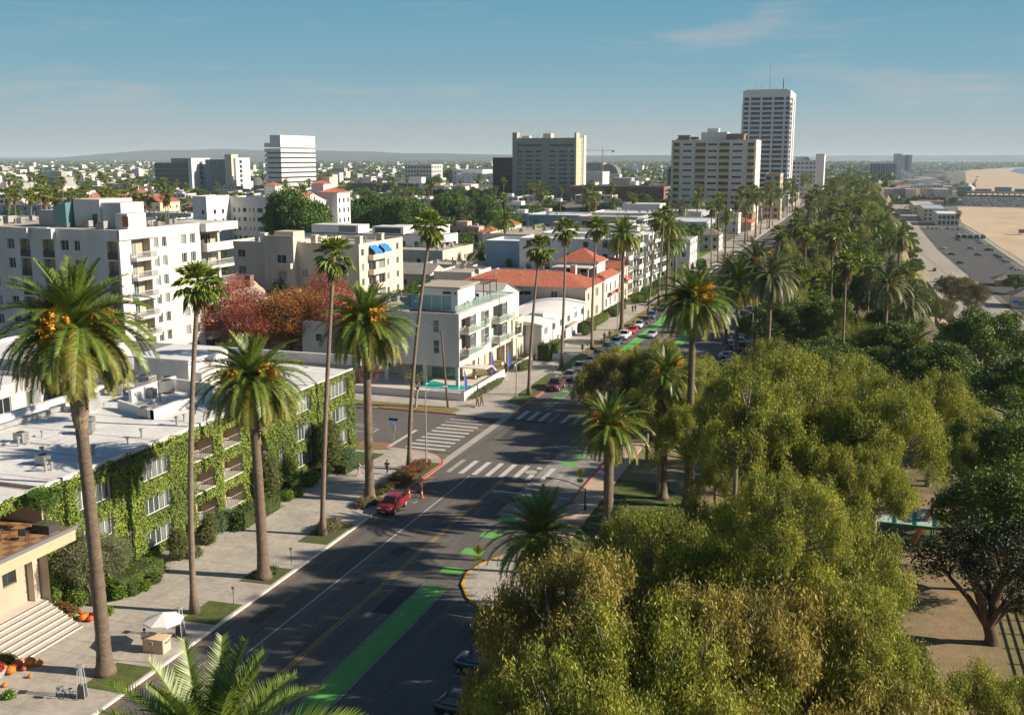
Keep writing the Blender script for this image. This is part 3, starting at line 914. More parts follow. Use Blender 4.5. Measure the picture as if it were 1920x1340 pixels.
def leaf_cloud(centres, per, sig, leaf, width, droop, r, tint_base, size_jit=0.35, flat=0.0):
 """quads; centres (n,3), one group of leaves round each centre"""
 n = len(centres)
 c = np.repeat(centres, per, 0) + r.normal(0, 1, (n * per, 3)) * sig
 d = r.normal(0, 1, (n * per, 3))
 d[:, 2] = d[:, 2] * 0.6 - droop
 d /= np.linalg.norm(d, axis=1)[:, None]
 up = r.normal(0, 1, (n * per, 3))
 up[:, 2] += flat
 s = np.cross(d, up)
 s /= np.linalg.norm(s, axis=1)[:, None] + 1e-9
 L = leaf * (1 + r.uniform(-size_jit, size_jit, (n * per, 1)))
 Wd = width * (1 + r.uniform(-size_jit, size_jit, (n * per, 1)))
 a, b = c, c + d * L
 mid = c + d * L * 0.45
 V = np.stack([a, mid + s * Wd * .5, b, mid - s * Wd * .5], 1).reshape(-1, 3)
 Q = np.arange(len(V)).reshape(-1, 4)
 tt = np.clip(np.repeat(tint_base, per) + r.normal(0, 0.16, n * per), 0, 1)
 return V, Q, np.repeat(tt, 4)
def crown_points(r, lobes, nclump, top_bias=0.25, inner=0.12, holes=0.0):
 """points on the outside of a union of ellipsoid lobes; lobes rows: x y z rx ry rz"""
 lb = np.array(lobes)
 wts = lb[:, 3] * lb[:, 4] * 1.0
 idx = r.choice(len(lb), nclump * 3, p=wts / wts.sum())
 u = r.normal(0, 1, (nclump * 3, 3))
 u[:, 2] += top_bias
 u /= np.linalg.norm(u, axis=1)[:, None]
 rad = 1 - np.abs(r.normal(0, inner, (nclump * 3, 1)))
 p = lb[idx, :3] + u * lb[idx, 3:6] * rad
 keep = np.ones(len(p), bool)
 for L in lb:
  q = (p - L[:3]) / (L[3:6] * 0.78)
  keep &= (q ** 2).sum(1) > 1
 if holes:
  q = np.sin(p[:, 0] * 2.3 + 1.3 * np.sin(p[:, 2] * 1.9)) * np.sin(p[:, 1] * 2.1 + 1.7 * np.sin(p[:, 0] * 1.3)) + 0.5 * np.sin(p[:, 2] * 2.7 + p[:, 1])
  keep &= q > holes - 1
 p = p[keep][:nclump]
 return p
def lobes_for(r, R_, H_, base, n, small=0.42, spread=0.75, core=.55):
 out = [(0, 0, base + H_ * 0.42, R_ * core, R_ * core, H_ * 0.38 * core / .55)]
 for i in range(n):
  a = i * 2.39996 + r.uniform(-.5, .5)
  q = math.sqrt((i + 0.7) / n) * spread
  s = small * r.uniform(0.75, 1.25)
  z = base + H_ * (0.30 + 0.50 * (1 - q * q) + r.uniform(-.12, .12))
  out.append((math.cos(a) * q * R_, math.sin(a) * q * R_, z, R_ * s, R_ * s, H_ * s * r.uniform(0.55, 0.85)))
 return out
def tree_parts(seed, R_, H_, base, nl, nclump, per, leafmat, barkmat, leaf=0.34, width=0.11, droop=0.9, sig=(.34, .34, .42),
    small=0.42, trunk_r=0.35, spread=0.75, twigs=True, inner=0.12, flat=0.0, limb_r=0.42, holes=0.0, fork=None, deep=False, core=.55):
 r = np.random.default_rng(seed)
 rr = random.Random(seed)
 lobes = lobes_for(r, R_, H_, base, nl, small, spread, core)
 pc = crown_points(r, lobes, nclump, inner=inner, holes=holes)
 tb = np.clip(0.42 + 0.26 * np.sin(pc[:, 0] * 0.9 + seed) * np.cos(pc[:, 1] * 0.8) + r.normal(0, .22, len(pc)), 0, 1)
 V, Q, K = leaf_cloud(pc, per, np.array(sig), leaf, width, droop, r, tb, flat=flat)
 cm = np_mesh('crown', V, Q, leafmat, K)
 t = MB()
 fork = fork or base * 0.75 + 0.4
 tw = (rr.uniform(-.5, .5), rr.uniform(-.5, .5))
 t.tube([(0, 0, -12 if deep else -0.2), (0, 0, -0.1), (tw[0] * .3, tw[1] * .3, fork * 0.5), (tw[0], tw[1], fork)], [trunk_r * 1.35, trunk_r * 1.25, trunk_r, trunk_r * 0.85], 8)
 for (x, y, z, a, b, c) in lobes[1:]:
  m1 = (tw[0] + (x - tw[0]) * 0.35 + rr.uniform(-.3, .3), tw[1] + (y - tw[1]) * 0.35 + rr.uniform(-.3, .3), fork + (z - fork) * 0.45)
  m2 = (tw[0] + (x - tw[0]) * 0.75 + rr.uniform(-.3, .3), tw[1] + (y - tw[1]) * 0.75 + rr.uniform(-.3, .3), fork + (z - fork) * 0.72)
  t.tube([(tw[0], tw[1], fork - .1), m1, m2, (x, y, z + c * 0.5)], [trunk_r * limb_r * 1.3, trunk_r * limb_r, trunk_r * limb_r * .6, 0.02], 5, cap=False)
  if twigs:
   for j in range(4):
    e = (x + rr.uniform(-a, a) * 1.1, y + rr.uniform(-b, b) * 1.1, z + rr.uniform(-c, c) * .6 + c * .5)
    t.tube([m2, ((m2[0] + e[0]) / 2, (m2[1] + e[1]) / 2, (m2[2] + e[2]) / 2 + .2), e], [0.08, 0.055, 0.014], 4, cap=False)
 return t.mesh('trunk', barkmat, True), cm
def tree(parts, name, loc, label, cat='tree', group=None, s=1.0, rz=0.0, sz=None, lift=0.0):
 o = thing(name, label, cat, loc, rz, group, (s, s, sz or s))
 put('trunk', parts[0], o, (0, 0, lift))
 put('crown', parts[1], o, (0, 0, lift))
 return o
def clump_me(seed, sx, sy, sz, n, per, m, leaf=0.10, width=0.06, sig=0.05, box=False, droop=0.0, power=2.0):
 """shrub or clipped hedge: leaves over a box or an ellipsoid, with a dark twiggy core"""
 r = np.random.default_rng(seed)
 u = r.normal(0, 1, (n, 3))
 u /= np.linalg.norm(u, axis=1)[:, None]
 if box:
  u = u / np.maximum(np.abs(u).max(1)[:, None], 1e-6) * r.uniform(0.93, 1.02, (n, 1))
  f = r.integers(0, 3, n)
  g = r.uniform(-1, 1, (n, 3))
  sg = np.where(r.uniform(0, 1, n) > 0.5, 1, -1)
  g[np.arange(n), f] = sg
  u = g
 p = u * np.array([sx, sy, sz]) * r.uniform(0.9, 1.04, (n, 1)) + [0, 0, sz]
 tb = np.clip(0.45 + r.normal(0, .2, n), 0, 1)
 V, Q, K = leaf_cloud(p, per, np.array([sig] * 3), leaf, width, droop, r, tb)
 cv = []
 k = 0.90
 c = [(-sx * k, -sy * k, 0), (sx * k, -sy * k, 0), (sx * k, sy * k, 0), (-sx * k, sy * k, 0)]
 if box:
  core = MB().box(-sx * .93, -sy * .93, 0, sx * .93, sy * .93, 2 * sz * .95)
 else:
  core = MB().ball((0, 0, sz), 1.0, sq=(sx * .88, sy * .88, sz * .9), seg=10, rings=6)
 return V, Q, K, core
def shrub(name, loc, sx, sy, sz, m, label, cat='shrub', n=220, per=6, leaf=0.12, width=0.07, sig=0.06, box=False, rz=0.0, group=None, seed=1, droop=0.0, core_m=None):
 V, Q, K, core = clump_me(seed, sx, sy, sz, n, per, m, leaf, width, sig, box, droop)
 o = len(V)
 cf = []
 for f in core.f:
  cf.append((f + (f[-1],))[:4] if len(f) == 3 else f)
 me = np_mesh('shrub', V, Q, m, K)
 ob = put(name, me, None, loc, rz)
 tag(ob, label, cat, group)
 cm = core.mesh('inner_twigs', core_m or twig_core)
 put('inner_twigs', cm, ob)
 return ob
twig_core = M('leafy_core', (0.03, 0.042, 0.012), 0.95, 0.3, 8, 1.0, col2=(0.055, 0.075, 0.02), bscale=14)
# ================================================================ BUILDING KIT
glass_dark = M('window_glass_dark', (0.022, 0.03, 0.034), 0.06, spec=0.6)
glass_blue = M('window_glass_tinted', (0.045, 0.085, 0.10), 0.08, spec=0.7)
glass_light = M('window_glass_curtained', (0.22, 0.235, 0.235), 0.15, 0.25, 1.4, spec=0.5, stretch=(1, 1, 0.1))
glass_teal = M('glass_panel_teal', (0.10, 0.22, 0.22), 0.08, spec=0.7)
frame_white = M('window_frame_white', (0.66, 0.66, 0.64), 0.5)
frame_dark = M('window_frame_dark', (0.08, 0.075, 0.07), 0.5)
white_wall = M('white_plaster', (0.55, 0.53, 0.50), 0.85, 0.10, 0.5, 0.12, bscale=6, stretch=(1, 1, .16), detail=7)
bright_white = M('white_paint_wall', (0.65, 0.63, 0.60), 0.85, 0.09, 0.5, 0.1, bscale=6, stretch=(1, 1, .16), detail=7)
cream_wall = M('cream_plaster', (0.62, 0.54, 0.42), 0.85, 0.10, 0.5, 0.12, bscale=6, stretch=(1, 1, .16), detail=7)
beige_wall = M('beige_plaster', (0.52, 0.45, 0.37), 0.88, 0.10, 0.5, 0.15, bscale=6, stretch=(1, 1, .16), detail=7)
tan_wall = M('tan_plaster', (0.42, 0.35, 0.27), 0.88, 0.08, 0.3, 0.15)
pink_wall = M('pink_plaster', (0.50, 0.36, 0.30), 0.88, 0.08, 0.3)
grey_wall = M('grey_plaster', (0.34, 0.33, 0.32), 0.88, 0.08, 0.3)
brick_wall = M('brown_brick_wall', (0.20, 0.12, 0.09), 0.9, 0.15, 0.6)
yellow_wall = M('yellow_plaster', (0.60, 0.47, 0.24), 0.85, 0.06, 0.3)
roof_white = M('white_membrane_roof', (0.62, 0.61, 0.60), 0.85, 0.06, 0.25, 0.15, col2=(0.70, 0.69, 0.68), bscale=4)
roof_grey = M('grey_gravel_roof', (0.36, 0.34, 0.31), 0.95, 0.10, 0.3, 0.5, col2=(0.43, 0.41, 0.375), bscale=10)
roof_tan = M('tan_roof', (0.42, 0.36, 0.29), 0.95, 0.10, 0.3, 0.4, col2=(0.37, 0.33, 0.28), bscale=10)
roof_brown = M('brown_shingle_roof', (0.19, 0.165, 0.14), 0.95, 0.18, 0.8, 0.7, bscale=10)
roof_blue = M('bluegrey_roof', (0.33, 0.38, 0.42), 0.8, 0.08, 0.3)
tile_red = M('red_clay_tile', (0.33, 0.095, 0.055), 0.85, 0.3, 1.1, 0.4, col2=(0.47, 0.17, 0.10), bscale=8)
metal_grey = M('galvanised_metal', (0.36, 0.36, 0.355), 0.5, 0.15, 1.5, metal=0.3)
metal_dark = M('dark_metal', (0.06, 0.06, 0.065), 0.5)
metal_white = M('white_metal', (0.62, 0.62, 0.62), 0.45)
blue_cloth = M('blue_awning_cloth', (0.03, 0.19, 0.55), 0.8)
wood_tan = M('wood_tan', (0.42, 0.27, 0.15), 0.7, 0.15, 2)
wood_pole = M('creosoted_pole', (0.16, 0.105, 0.075), 0.9, 0.25, 2, stretch=(1, 1, .15))
WIN = {}
rw = random.Random(5)
def win_mesh(w, h, style):
 k = (round(w, 2), round(h, 2), style)
 if k in WIN:
  return WIN[k]
 fr, pn = MB(), MB()
 t = 0.07 if style not in ('far', 'fard') else 0.05
 fm = frame_dark if style in ('dark', 'fard') else frame_white
 fr.box(0, 0, 0, w, .07, t); fr.box(0, 0, h - t, w, .07, h)
 fr.box(0, 0.001, t, t, .069, h - t); fr.box(w - t, 0.001, t, w, .069, h - t)
 if style == 'two' or style == 'dark':
  fr.box(w / 2 - .03, .005, t, w / 2 + .03, .065, h - t)
 if style == 'four':
  for i in (1, 2, 3):
   fr.box(w * i / 4 - .03, .005, t, w * i / 4 + .03, .065, h - t)
 if style == 'sash':
  fr.box(t, .005, h * .48, w - t, .065, h * .48 + .06)
 if style == 'cross':
  fr.box(t, .005, h * .62, w - t, .065, h * .62 + .05)
  fr.box(w / 2 - .025, .006, t, w / 2 + .025, .064, h - t)
 pn.box(t, .03, t, w - t, .045, h - t)
 gm = [pn.mesh('pane', g) for g in (glass_dark, glass_dark, glass_blue, glass_light)]
 WIN[k] = (fr.mesh('window', fm), gm)
 return WIN[k]
def window(parent, x, y, z, ang, w, h, style='two', depth=0.12, pane=True, gi=None):
 f, ps = win_mesh(w, h, style)
 ox, oy = -math.sin(ang) * depth, math.cos(ang) * depth
 if pane:
  o = put('window', f, parent, (x + ox, y + oy, z), ang)
  put('pane', ps[rw.randrange(4) if gi is None else gi], o)
 else:
  o = put('window', ps[rw.choice((0, 0, 0, 2)) if gi is None else gi], parent, (x + ox, y + oy, z), ang)
 return o
def facade(mb, x0, y0, x1, y1, z0, z1, ops=(), depth=0.25, m=0):
 L = math.hypot(x1 - x0, y1 - y0)
 dx, dy = (x1 - x0) / L, (y1 - y0) / L
 nx, ny = -dy * depth, dx * depth
 us = sorted({0.0, L} | {o[0] for o in ops} | {o[2] for o in ops})
 vs = sorted({0.0, z1 - z0} | {o[1] for o in ops} | {o[3] for o in ops})
 def P(u, v, i=0):
  return (x0 + dx * u + nx * i, y0 + dy * u + ny * i, z0 + v)
 for a, b in zip(us[:-1], us[1:]):
  run = None
  for c, d in zip(vs[:-1], vs[1:]):
   cu, cv = (a + b) / 2, (c + d) / 2
   hole = any(o[0] < cu < o[2] and o[1] < cv < o[3] for o in ops)
   if not hole:
    if run is None:
     run = [c, d]
    else:
     run[1] = d
   if hole and run:
    mb.quad(P(a, run[0]), P(b, run[0]), P(b, run[1]), P(a, run[1]), m)
    run = None
  if run:
   mb.quad(P(a, run[0]), P(b, run[0]), P(b, run[1]), P(a, run[1]), m)
 for o in ops:
  a, c, b, d = o[:4]
  mb.quad(P(a, c), P(a, c, 1), P(b, c, 1), P(b, c), m)
  mb.quad(P(a, d), P(b, d), P(b, d, 1), P(a, d, 1), m)
  mb.quad(P(a, c), P(a, d), P(a, d, 1), P(a, c, 1), m)
  mb.quad(P(b, c), P(b, c, 1), P(b, d, 1), P(b, d), m)
def wins(parent, x0, y0, x1, y1, z0, ops, style='two', depth=0.15, pane=True, gi=None):
 ang = math.atan2(y1 - y0, x1 - x0)
 c, s = math.cos(ang), math.sin(ang)
 for o in ops:
  st = o[4] if len(o) > 4 else style
  if st is None:
   continue
  window(parent, x0 + c * o[0], y0 + s * o[0], z0 + o[1], ang, o[2] - o[0], o[3] - o[1], st, depth, pane, gi)
def wgrid(L, n, floors, w, h, fh, sill, margin=None, z_off=0.0, skip=0.0, rnd=None):
 """n windows per floor evenly over a wall of length L"""
 out = []
 m = margin if margin is not None else (L / n - w) / 2
 step = (L - 2 * m - w) / max(1, n - 1)
 for f in range(floors):
  for i in range(n):
   if rnd and rnd.random() < skip:
    continue
   u = m + i * step
   out.append((u, z_off + f * fh + sill, u + w, z_off + f * fh + sill + h))
 return out
SIDES = {'S': lambda a, b, c, d: (a, b, c, b), 'E': lambda a, b, c, d: (c, b, c, d), 'N': lambda a, b, c, d: (c, d, a, d), 'W': lambda a, b, c, d: (a, d, a, b)}
def block(root, x0, y0, x1, y1, z0, z1, wm, rm, par=0.5, pw=0.22, style='two', pane=True, depth=0.2, roof=True, wname='wall', cap=None, **sides):
 mb = MB()
 mats = [wm, cap or wm]
 for k, fn in SIDES.items():
  ops = sides.get(k, ())
  s = fn(x0, y0, x1, y1)
  facade(mb, *s, z0, z1, ops, depth)
  wins(root, *s, z0, ops, style, depth * 0.6, pane)
 if par > 0:
  a, b, c, d = x0 + pw, y0 + pw, x1 - pw, y1 - pw
  for p, q in (((x0, y0, c, b), 0), ((c, y0, x1, d), 0), ((a, d, x1, y1), 0), ((x0, b, a, y1), 0)):
   mb.add([(p[0], p[1], z1), (p[2], p[1], z1), (p[2], p[3], z1), (p[0], p[3], z1)], [(0, 1, 2, 3)], 1)
  zz = z1 - par
  mb.quad((a, b, z1), (c, b, z1), (c, b, zz), (a, b, zz))
  mb.quad((c, b, z1), (c, d, z1), (c, d, zz), (c, b, zz))
  mb.quad((c, d, z1), (a, d, z1), (a, d, zz), (c, d, zz))
  mb.quad((a, d, z1), (a, b, z1), (a, b, zz), (a, d, zz))
  mb.build(wname, mats, root)
  if roof:
   MB().quad((a, b, zz), (c, b, zz), (c, d, zz), (a, d, zz)).build('roof', rm, root)
 else:
  mb.build(wname, mats, root)
  if roof:
   MB().quad((x0, y0, z1), (x1, y0, z1), (x1, y1, z1), (x0, y1, z1)).build('roof', rm, root)
UNIT = None
def ac_unit(parent, x, y, z, s=1.0, rz=0.0):
 global UNIT
 if UNIT is None:
  m = MB().box(-.6, -.45, 0.12, .6, .45, 1.0).box(-.5, -.4, 0, -.35, .4, .12).box(.35, -.4, 0, .5, .4, .12)
  m.cyl(0, 0, 1.0, 1.08, .36, seg=10, m=1)
  for i in range(4):
   m.box(-.605, -.35, .25 + i * .18, -.6, .35, .32 + i * .18, 1).box(.6, -.35, .25 + i * .18, .605, .35, .32 + i * .18, 1)
  UNIT = m.mesh('rooftop_unit', [metal_grey, metal_dark])
 return put('rooftop_unit', UNIT, parent, (x, y, z), rz, s)
VENT = None
def vent(parent, x, y, z, s=1.0):
 global VENT
 if VENT is None:
  m = MB().cyl(0, 0, 0, .55, .09, seg=7)
  m.cyl(0, 0, .55, .68, .17, seg=7)
  VENT = m.mesh('roof_vent', metal_grey)
 return put('roof_vent', VENT, parent, (x, y, z), 0, s)
def clutter(parent, x0, y0, x1, y1, z, n, seed):
 r = random.Random(seed)
 for i in range(n):
  x, y = r.uniform(x0 + 1, x1 - 1), r.uniform(y0 + 1, y1 - 1)
  if r.random() < 0.45:
   ac_unit(parent, x, y, z, r.uniform(.8, 1.3), r.choice((0, 1.571)))
  else:
   vent(parent, x, y, z, r.uniform(.9, 1.6))
def tile_roof(parent, x0, y0, x1, y1, z, h, over=0.4, hip=True, axis=None, m=None, pitchw=0.42, name='roof'):
 """barrel-tile hip or gable roof: raised courses running up each slope"""
 m = m or tile_red
 x0 -= over; y0 -= over; x1 += over; y1 += over
 lx, ly = x1 - x0, y1 - y0
 if axis is None:
  axis = 'x' if lx >= ly else 'y'
 mb = MB()
 def slope(p, d, n, L, D, ends):
  k = max(2, int(L / pitchw))
  for i in range(k):
   u0, u1 = L * i / k, L * (i + 1) / k
   um = (u0 + u1) / 2
   def T(u):
    return min(D, u, L - u) if ends else D
   t0, t1, tm = T(u0), T(u1), T(um)
   def P(u, t, up=0.0):
    return (p[0] + d[0] * u + n[0] * t, p[1] + d[1] * u + n[1] * t, z + h * t / D + up)
   mb.add([P(u0, 0), P(um, 0, .12), P(um, tm, .12), P(u0, t0)], [(0, 1, 2, 3)])
   mb.add([P(um, 0, .12), P(u1, 0), P(u1, t1), P(um, tm, .12)], [(0, 1, 2, 3)])
 if hip:
  D = min(lx, ly) / 2
  slope((x0, y0), (1, 0), (0, 1), lx, D, True)
  slope((x1, y1), (-1, 0), (0, -1), lx, D, True)
  slope((x1, y0), (0, 1), (-1, 0), ly, D, True)
  slope((x0, y1), (0, -1), (1, 0), ly, D, True)
 elif axis == 'x':
  D = ly / 2
  slope((x0, y0), (1, 0), (0, 1), lx, D, False)
  slope((x1, y1), (-1, 0), (0, -1), lx, D, False)
 else:
  D = lx / 2
  slope((x1, y0), (0, 1), (-1, 0), ly, D, False)
  slope((x0, y1), (0, -1), (1, 0), ly, D, False)
 mb.box(x0 + .05, y0 + .05, z - 0.18, x1 - .05, y1 - .05, z - 0.01, 1)
 return mb.build(name, [m, white_wall], parent)
def gable_end(mb, x0, y0, x1, y1, z, h, m=0):
 mx, my = (x0 + x1) / 2, (y0 + y1) / 2
 mb.add([(x0, y0, z), (x1, y1, z), (mx, my, z + h)], [(0, 1, 2)], m)
def plain_gable(parent, x0, y0, x1, y1, z, h, axis, rm, wm, over=0.4, name='roof'):
 mb, wb = MB(), MB()
 o = over
 if axis == 'x':
  my = (y0 + y1) / 2
  mb.quad((x0 - o, y0 - o, z - .1), (x1 + o, y0 - o, z - .1), (x1 + o, my, z + h), (x0 - o, my, z + h))
  mb.quad((x1 + o, y1 + o, z - .1), (x0 - o, y1 + o, z - .1), (x0 - o, my, z + h), (x1 + o, my, z + h))
  for x in (x0, x1):
   wb.add([(x, y0, z), (x, y1, z), (x, my, z + h - .1)], [(0, 1, 2)])
 else:
  mx = (x0 + x1) / 2
  mb.quad((x1 + o, y0 - o, z - .1), (x1 + o, y1 + o, z - .1), (mx, y1 + o, z + h), (mx, y0 - o, z + h))
  mb.quad((x0 - o, y1 + o, z - .1), (x0 - o, y0 - o, z - .1), (mx, y0 - o, z + h), (mx, y1 + o, z + h))
  for y in (y0, y1):
   wb.add([(x0, y, z), (x1, y, z), (mx, y, z + h - .1)], [(0, 1, 2)])
 wb.build('gable', wm, parent)
 return mb.build(name, rm, parent)
def balcony(parent, x0, y0, x1, y1, z, rail='glass', side='ES', hgt=1.0, th=0.18, mat=None):
 """slab with a rail on the named open sides"""
 mat = mat or bright_white
 o = MB().box(x0, y0, z - th, x1, y1, z).build('balcony', mat, parent)
 mb = MB()
 t = 0.05 if rail == 'glass' else 0.12
 segs = []
 if 'S' in side: segs.append((x0, y0 + .02, x1, y0 + .02 + t))
 if 'N' in side: segs.append((x0, y1 - .02 - t, x1, y1 - .02))
 if 'E' in side: segs.append((x1 - .02 - t, y0 + .1, x1 - .02, y1 - .1))
 if 'W' in side: segs.append((x0 + .02, y0 + .1, x0 + .02 + t, y1 - .1))
 for a, b, c, d in segs:
  if rail == 'bars':
   mb.box(a, b, z + hgt - .06, c, d, z + hgt, 0)
   L = max(c - a, d - b)
   k = max(3, int(L / 0.28))
   for i in range(k + 1):
    f = i / k
    if c - a > d - b:
     x = a + (c - a - .03) * f
     mb.box(x, b, z, x + .03, d, z + hgt - .06)
    else:
     y = b + (d - b - .03) * f
     mb.box(a, y, z, c, y + .03, z + hgt - .06)
  else:
   mb.box(a, b, z + (.06 if rail == 'glass' else 0), c, d, z + hgt - .05)
   mb.box(a - .01, b - .01, z + hgt - .05, c + .01, d + .01, z + hgt, 1)
 mb.build('railing', {'glass': [glass_rail, metal_white], 'solid': [mat, mat], 'bars': [metal_white, metal_white], 'darkbars': [metal_dark, metal_dark]}[rail], o)
 return o
def glass_mat(name, col, alpha, rough=0.05):
 m = M(name, col, rough, spec=0.6)
 m.node_tree.nodes['Principled BSDF'].inputs['Alpha'].default_value = alpha
 return m
glass_rail = glass_mat('railing_glass', (0.28, 0.42, 0.38), 0.42)
glass_clear = glass_mat('clear_window_glass', (0.10, 0.13, 0.13), 0.35)
curtain_m = M('white_curtain', (0.72, 0.72, 0.71), 0.9, 0.12, 2.0, stretch=(1, 5, 0.05))
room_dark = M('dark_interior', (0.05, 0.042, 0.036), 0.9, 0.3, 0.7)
room_tan = M('room_wall_tan', (0.42, 0.32, 0.22), 0.9, 0.1, 0.7)
CH_ME = {}
def chair_mesh(m):
 if m.name not in CH_ME:
  c = MB().box(-.28, -.28, .38, .28, .28, .45).box(-.28, .22, .45, .28, .30, .92)
  for sx in (-1, 1):
   for sy in (-1, 1):
    c.box(sx * .25 - .02, sy * .25 - .02, 0, sx * .25 + .02, sy * .25 + .02, .38)
   c.box(sx * .28 - .03, -.25, .58, sx * .28 + .03, .25, .63)
  CH_ME[m.name] = c.mesh('chair', m)
 return CH_ME[m.name]
def chair(loc, rz, m, label, group):
 o = put('patio_chair', chair_mesh(m), None, loc, rz)
 return tag(o, label, 'chair', group)
def lounge_mesh():
 c = MB().box(-.9, -.3, .25, .5, .3, .36)
 c.add([(.5, -.3, .25), (1.0, -.3, .68), (1.0, .3, .68), (.5, .3, .25), (.5, -.3, .36), (.95, -.3, .76), (.95, .3, .76), (.5, .3, .36)],
   [(0, 1, 2, 3), (4, 7, 6, 5), (0, 4, 5, 1), (3, 2, 6, 7), (1, 5, 6, 2)])
 for x in (-.8, .4):
  for y in (-.27, .23):
   c.box(x, y, 0, x + .04, y + .04, .25)
 return c
# ================================================================ IVY HOTEL
hotel = thing('ivy_hotel', 'long low white-roofed hotel with its street front covered in green ivy', 'hotel')
HX = -60.0
ROWS = ((1.0, 2.9), (4.1, 6.0), (7.35, 9.3))
def hz_(y):            # the eaves drop slightly towards the corner
 return 10.7 - 0.9 * max(0, (y - 62)) / 53
ops = []
lits = []
for (a, b, st) in ((65.9, 70.0, 'four'), (74.2, 78.0, 'four')):
 for z0, z1 in ROWS:
  ops.append((a - 62.3, z0, b - 62.3, z1, st))
for (a, b) in ((81.6, 84.9), (86.4, 89.8), (91.4, 94.6)):
 for z0, z1 in ROWS:
  ops.append((a - 62.3, z0 - .15, b - 62.3, z1 + .15, 'loggia'))
for (a, b) in ((100.9, 104.3), (108.7, 113.4)):
 for z0, z1 in ROWS:
  ops.append((a - 62.3, z0 - .1, b - 62.3, z1 + .1, 'four'))
ops.append((71.6 - 62.3, 2.2, 72.4 - 62.3, 4.2, 'two'))
ops.append((97.0 - 62.3, 2.4, 97.9 - 62.3, 4.6, 'two'))
OPS = [o for o in ops]
wallb = MB()
facade(wallb, HX, 62.3, HX, 115.2, 0, 9.9, ops, 0.3)
facade(wallb, HX, 115.2, -100, 115.2 + 4, 0, 9.8, (), 0.3)
facade(wallb, -100, 119, -100, 62.3, 0, 9.8, (), 0.3)
facade(wallb, -72, 62.3, HX, 62.3, 0, 10.7, (), 0.3)
wallb.build('wall', tan_wall, hotel)
for (a, z0, b, z1, st) in ops:
 y0, y1 = 62.3 + a, 62.3 + b
 w, h = y1 - y0, z1 - z0
 if st == 'loggia':
  rm = MB()
  x2 = HX - 1.9
  rm.quad((x2, y0, z0), (x2, y1, z0), (x2, y1, z1), (x2, y0, z1), 1)
  rm.quad((HX - .3, y0, z0), (x2, y0, z0), (x2, y0, z1), (HX - .3, y0, z1), 1)
  rm.quad((HX - .3, y1, z0), (x2, y1, z0), (x2, y1, z1), (HX - .3, y1, z1), 1)
  rm.quad((HX - .3, y0, z0), (HX - .3, y1, z0), (x2, y1, z0), (x2, y0, z0), 0)
  rm.quad((HX - .3, y0, z1), (HX - .3, y1, z1), (x2, y1, z1), (x2, y0, z1), 0)
  rm.build('loggia_room', [concrete, room_tan], hotel)
  window(hotel, x2 + .06, y0 + .25, z0 + .05, math.pi / 2, 1.7, h - .3, 'two', 0.0, gi=3)
  rl = MB().box(HX + .02, y0 - .1, z0 - .12, HX + .16, y1 + .1, z0)
  rl.build('ledge', white_wall, hotel)
  rb = MB().box(HX - .14, y0, z0 + .82, HX - .10, y1, z0 + .88)
  [rb.box(HX - .13, y0 + .35 * i, z0, HX - .11, y0 + .35 * i + .025, z0 + .82) for i in range(int((y1 - y0) / .35) + 1)]
  rb.build('balustrade', metal_grey, hotel)
  chair((HX - 0.9, y0 + 1.0, z0), R(70), metal_white, 'white chair in the loggia %s floor, %s bay of the ivy front' % ({1: 'ground', 4: 'first', 7: 'top'}[int(z0 + .3)], {81: 'nearest', 86: 'middle', 91: 'farthest'}[int(y0)]), 'chairs in the hotel loggias')
  tbl = MB().cyl(0, 0, .42, .46, .3, seg=10).cyl(0, 0, 0, .42, .04, seg=6)
  tag(tbl.build('side_table', metal_white, None, (HX - 1.0, y0 + 2.3, z0)), 'small round white table in the loggia %s floor, %s bay of the ivy front' % ({1: 'ground', 4: 'first', 7: 'top'}[int(z0 + .3)], {81: 'nearest', 86: 'middle', 91: 'farthest'}[int(y0)]), 'table', 'tables in the hotel loggias')
 else:
  fr = MB()
  n = 5 if w > 3 else 2
  fr.box(0, 0, 0, w, .09, .07).box(0, 0, h - .07, w, .09, h)
  for i in range(n + 1):
   x = (w - .07) * i / n
   fr.box(x, .005, .07, x + .07, .085, h - .07)
  o = fr.build('window', frame_white, hotel, (HX - .16, y0, z0), math.pi / 2)
  MB().box(.07, .04, .07, w - .07, .05, h - .07).build('pane', glass_clear, o)
  full = z0 > 6.8 or w < 2
  spans = [(0.05, w - .05)] if full else [(w * .72, w - .05), (0.03, w * .12)]
  for (c0, c1) in spans:
   cu = MB()
   k = max(3, int((c1 - c0) / 0.16))
   for i in range(k):
    x0_, x1_ = c0 + (c1 - c0) * i / k, c0 + (c1 - c0) * (i + 1) / k
    d0, d1 = (.18, .27) if i % 2 else (.27, .18)
    cu.quad((x0_, d0, .06), (x1_, d1, .06), (x1_, d1, h - .06), (x0_, d0, h - .06))
   cu.build('curtain', curtain_m, o)
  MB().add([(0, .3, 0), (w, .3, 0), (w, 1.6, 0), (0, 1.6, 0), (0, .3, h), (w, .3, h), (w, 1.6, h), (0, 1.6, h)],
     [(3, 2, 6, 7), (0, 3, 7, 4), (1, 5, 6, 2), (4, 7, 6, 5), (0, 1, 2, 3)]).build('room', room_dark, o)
  MB().box(-.06, -.16, -.10, w + .06, .0, 0.0).build('sill', frame_white, o)
r = np.random.default_rng(21)
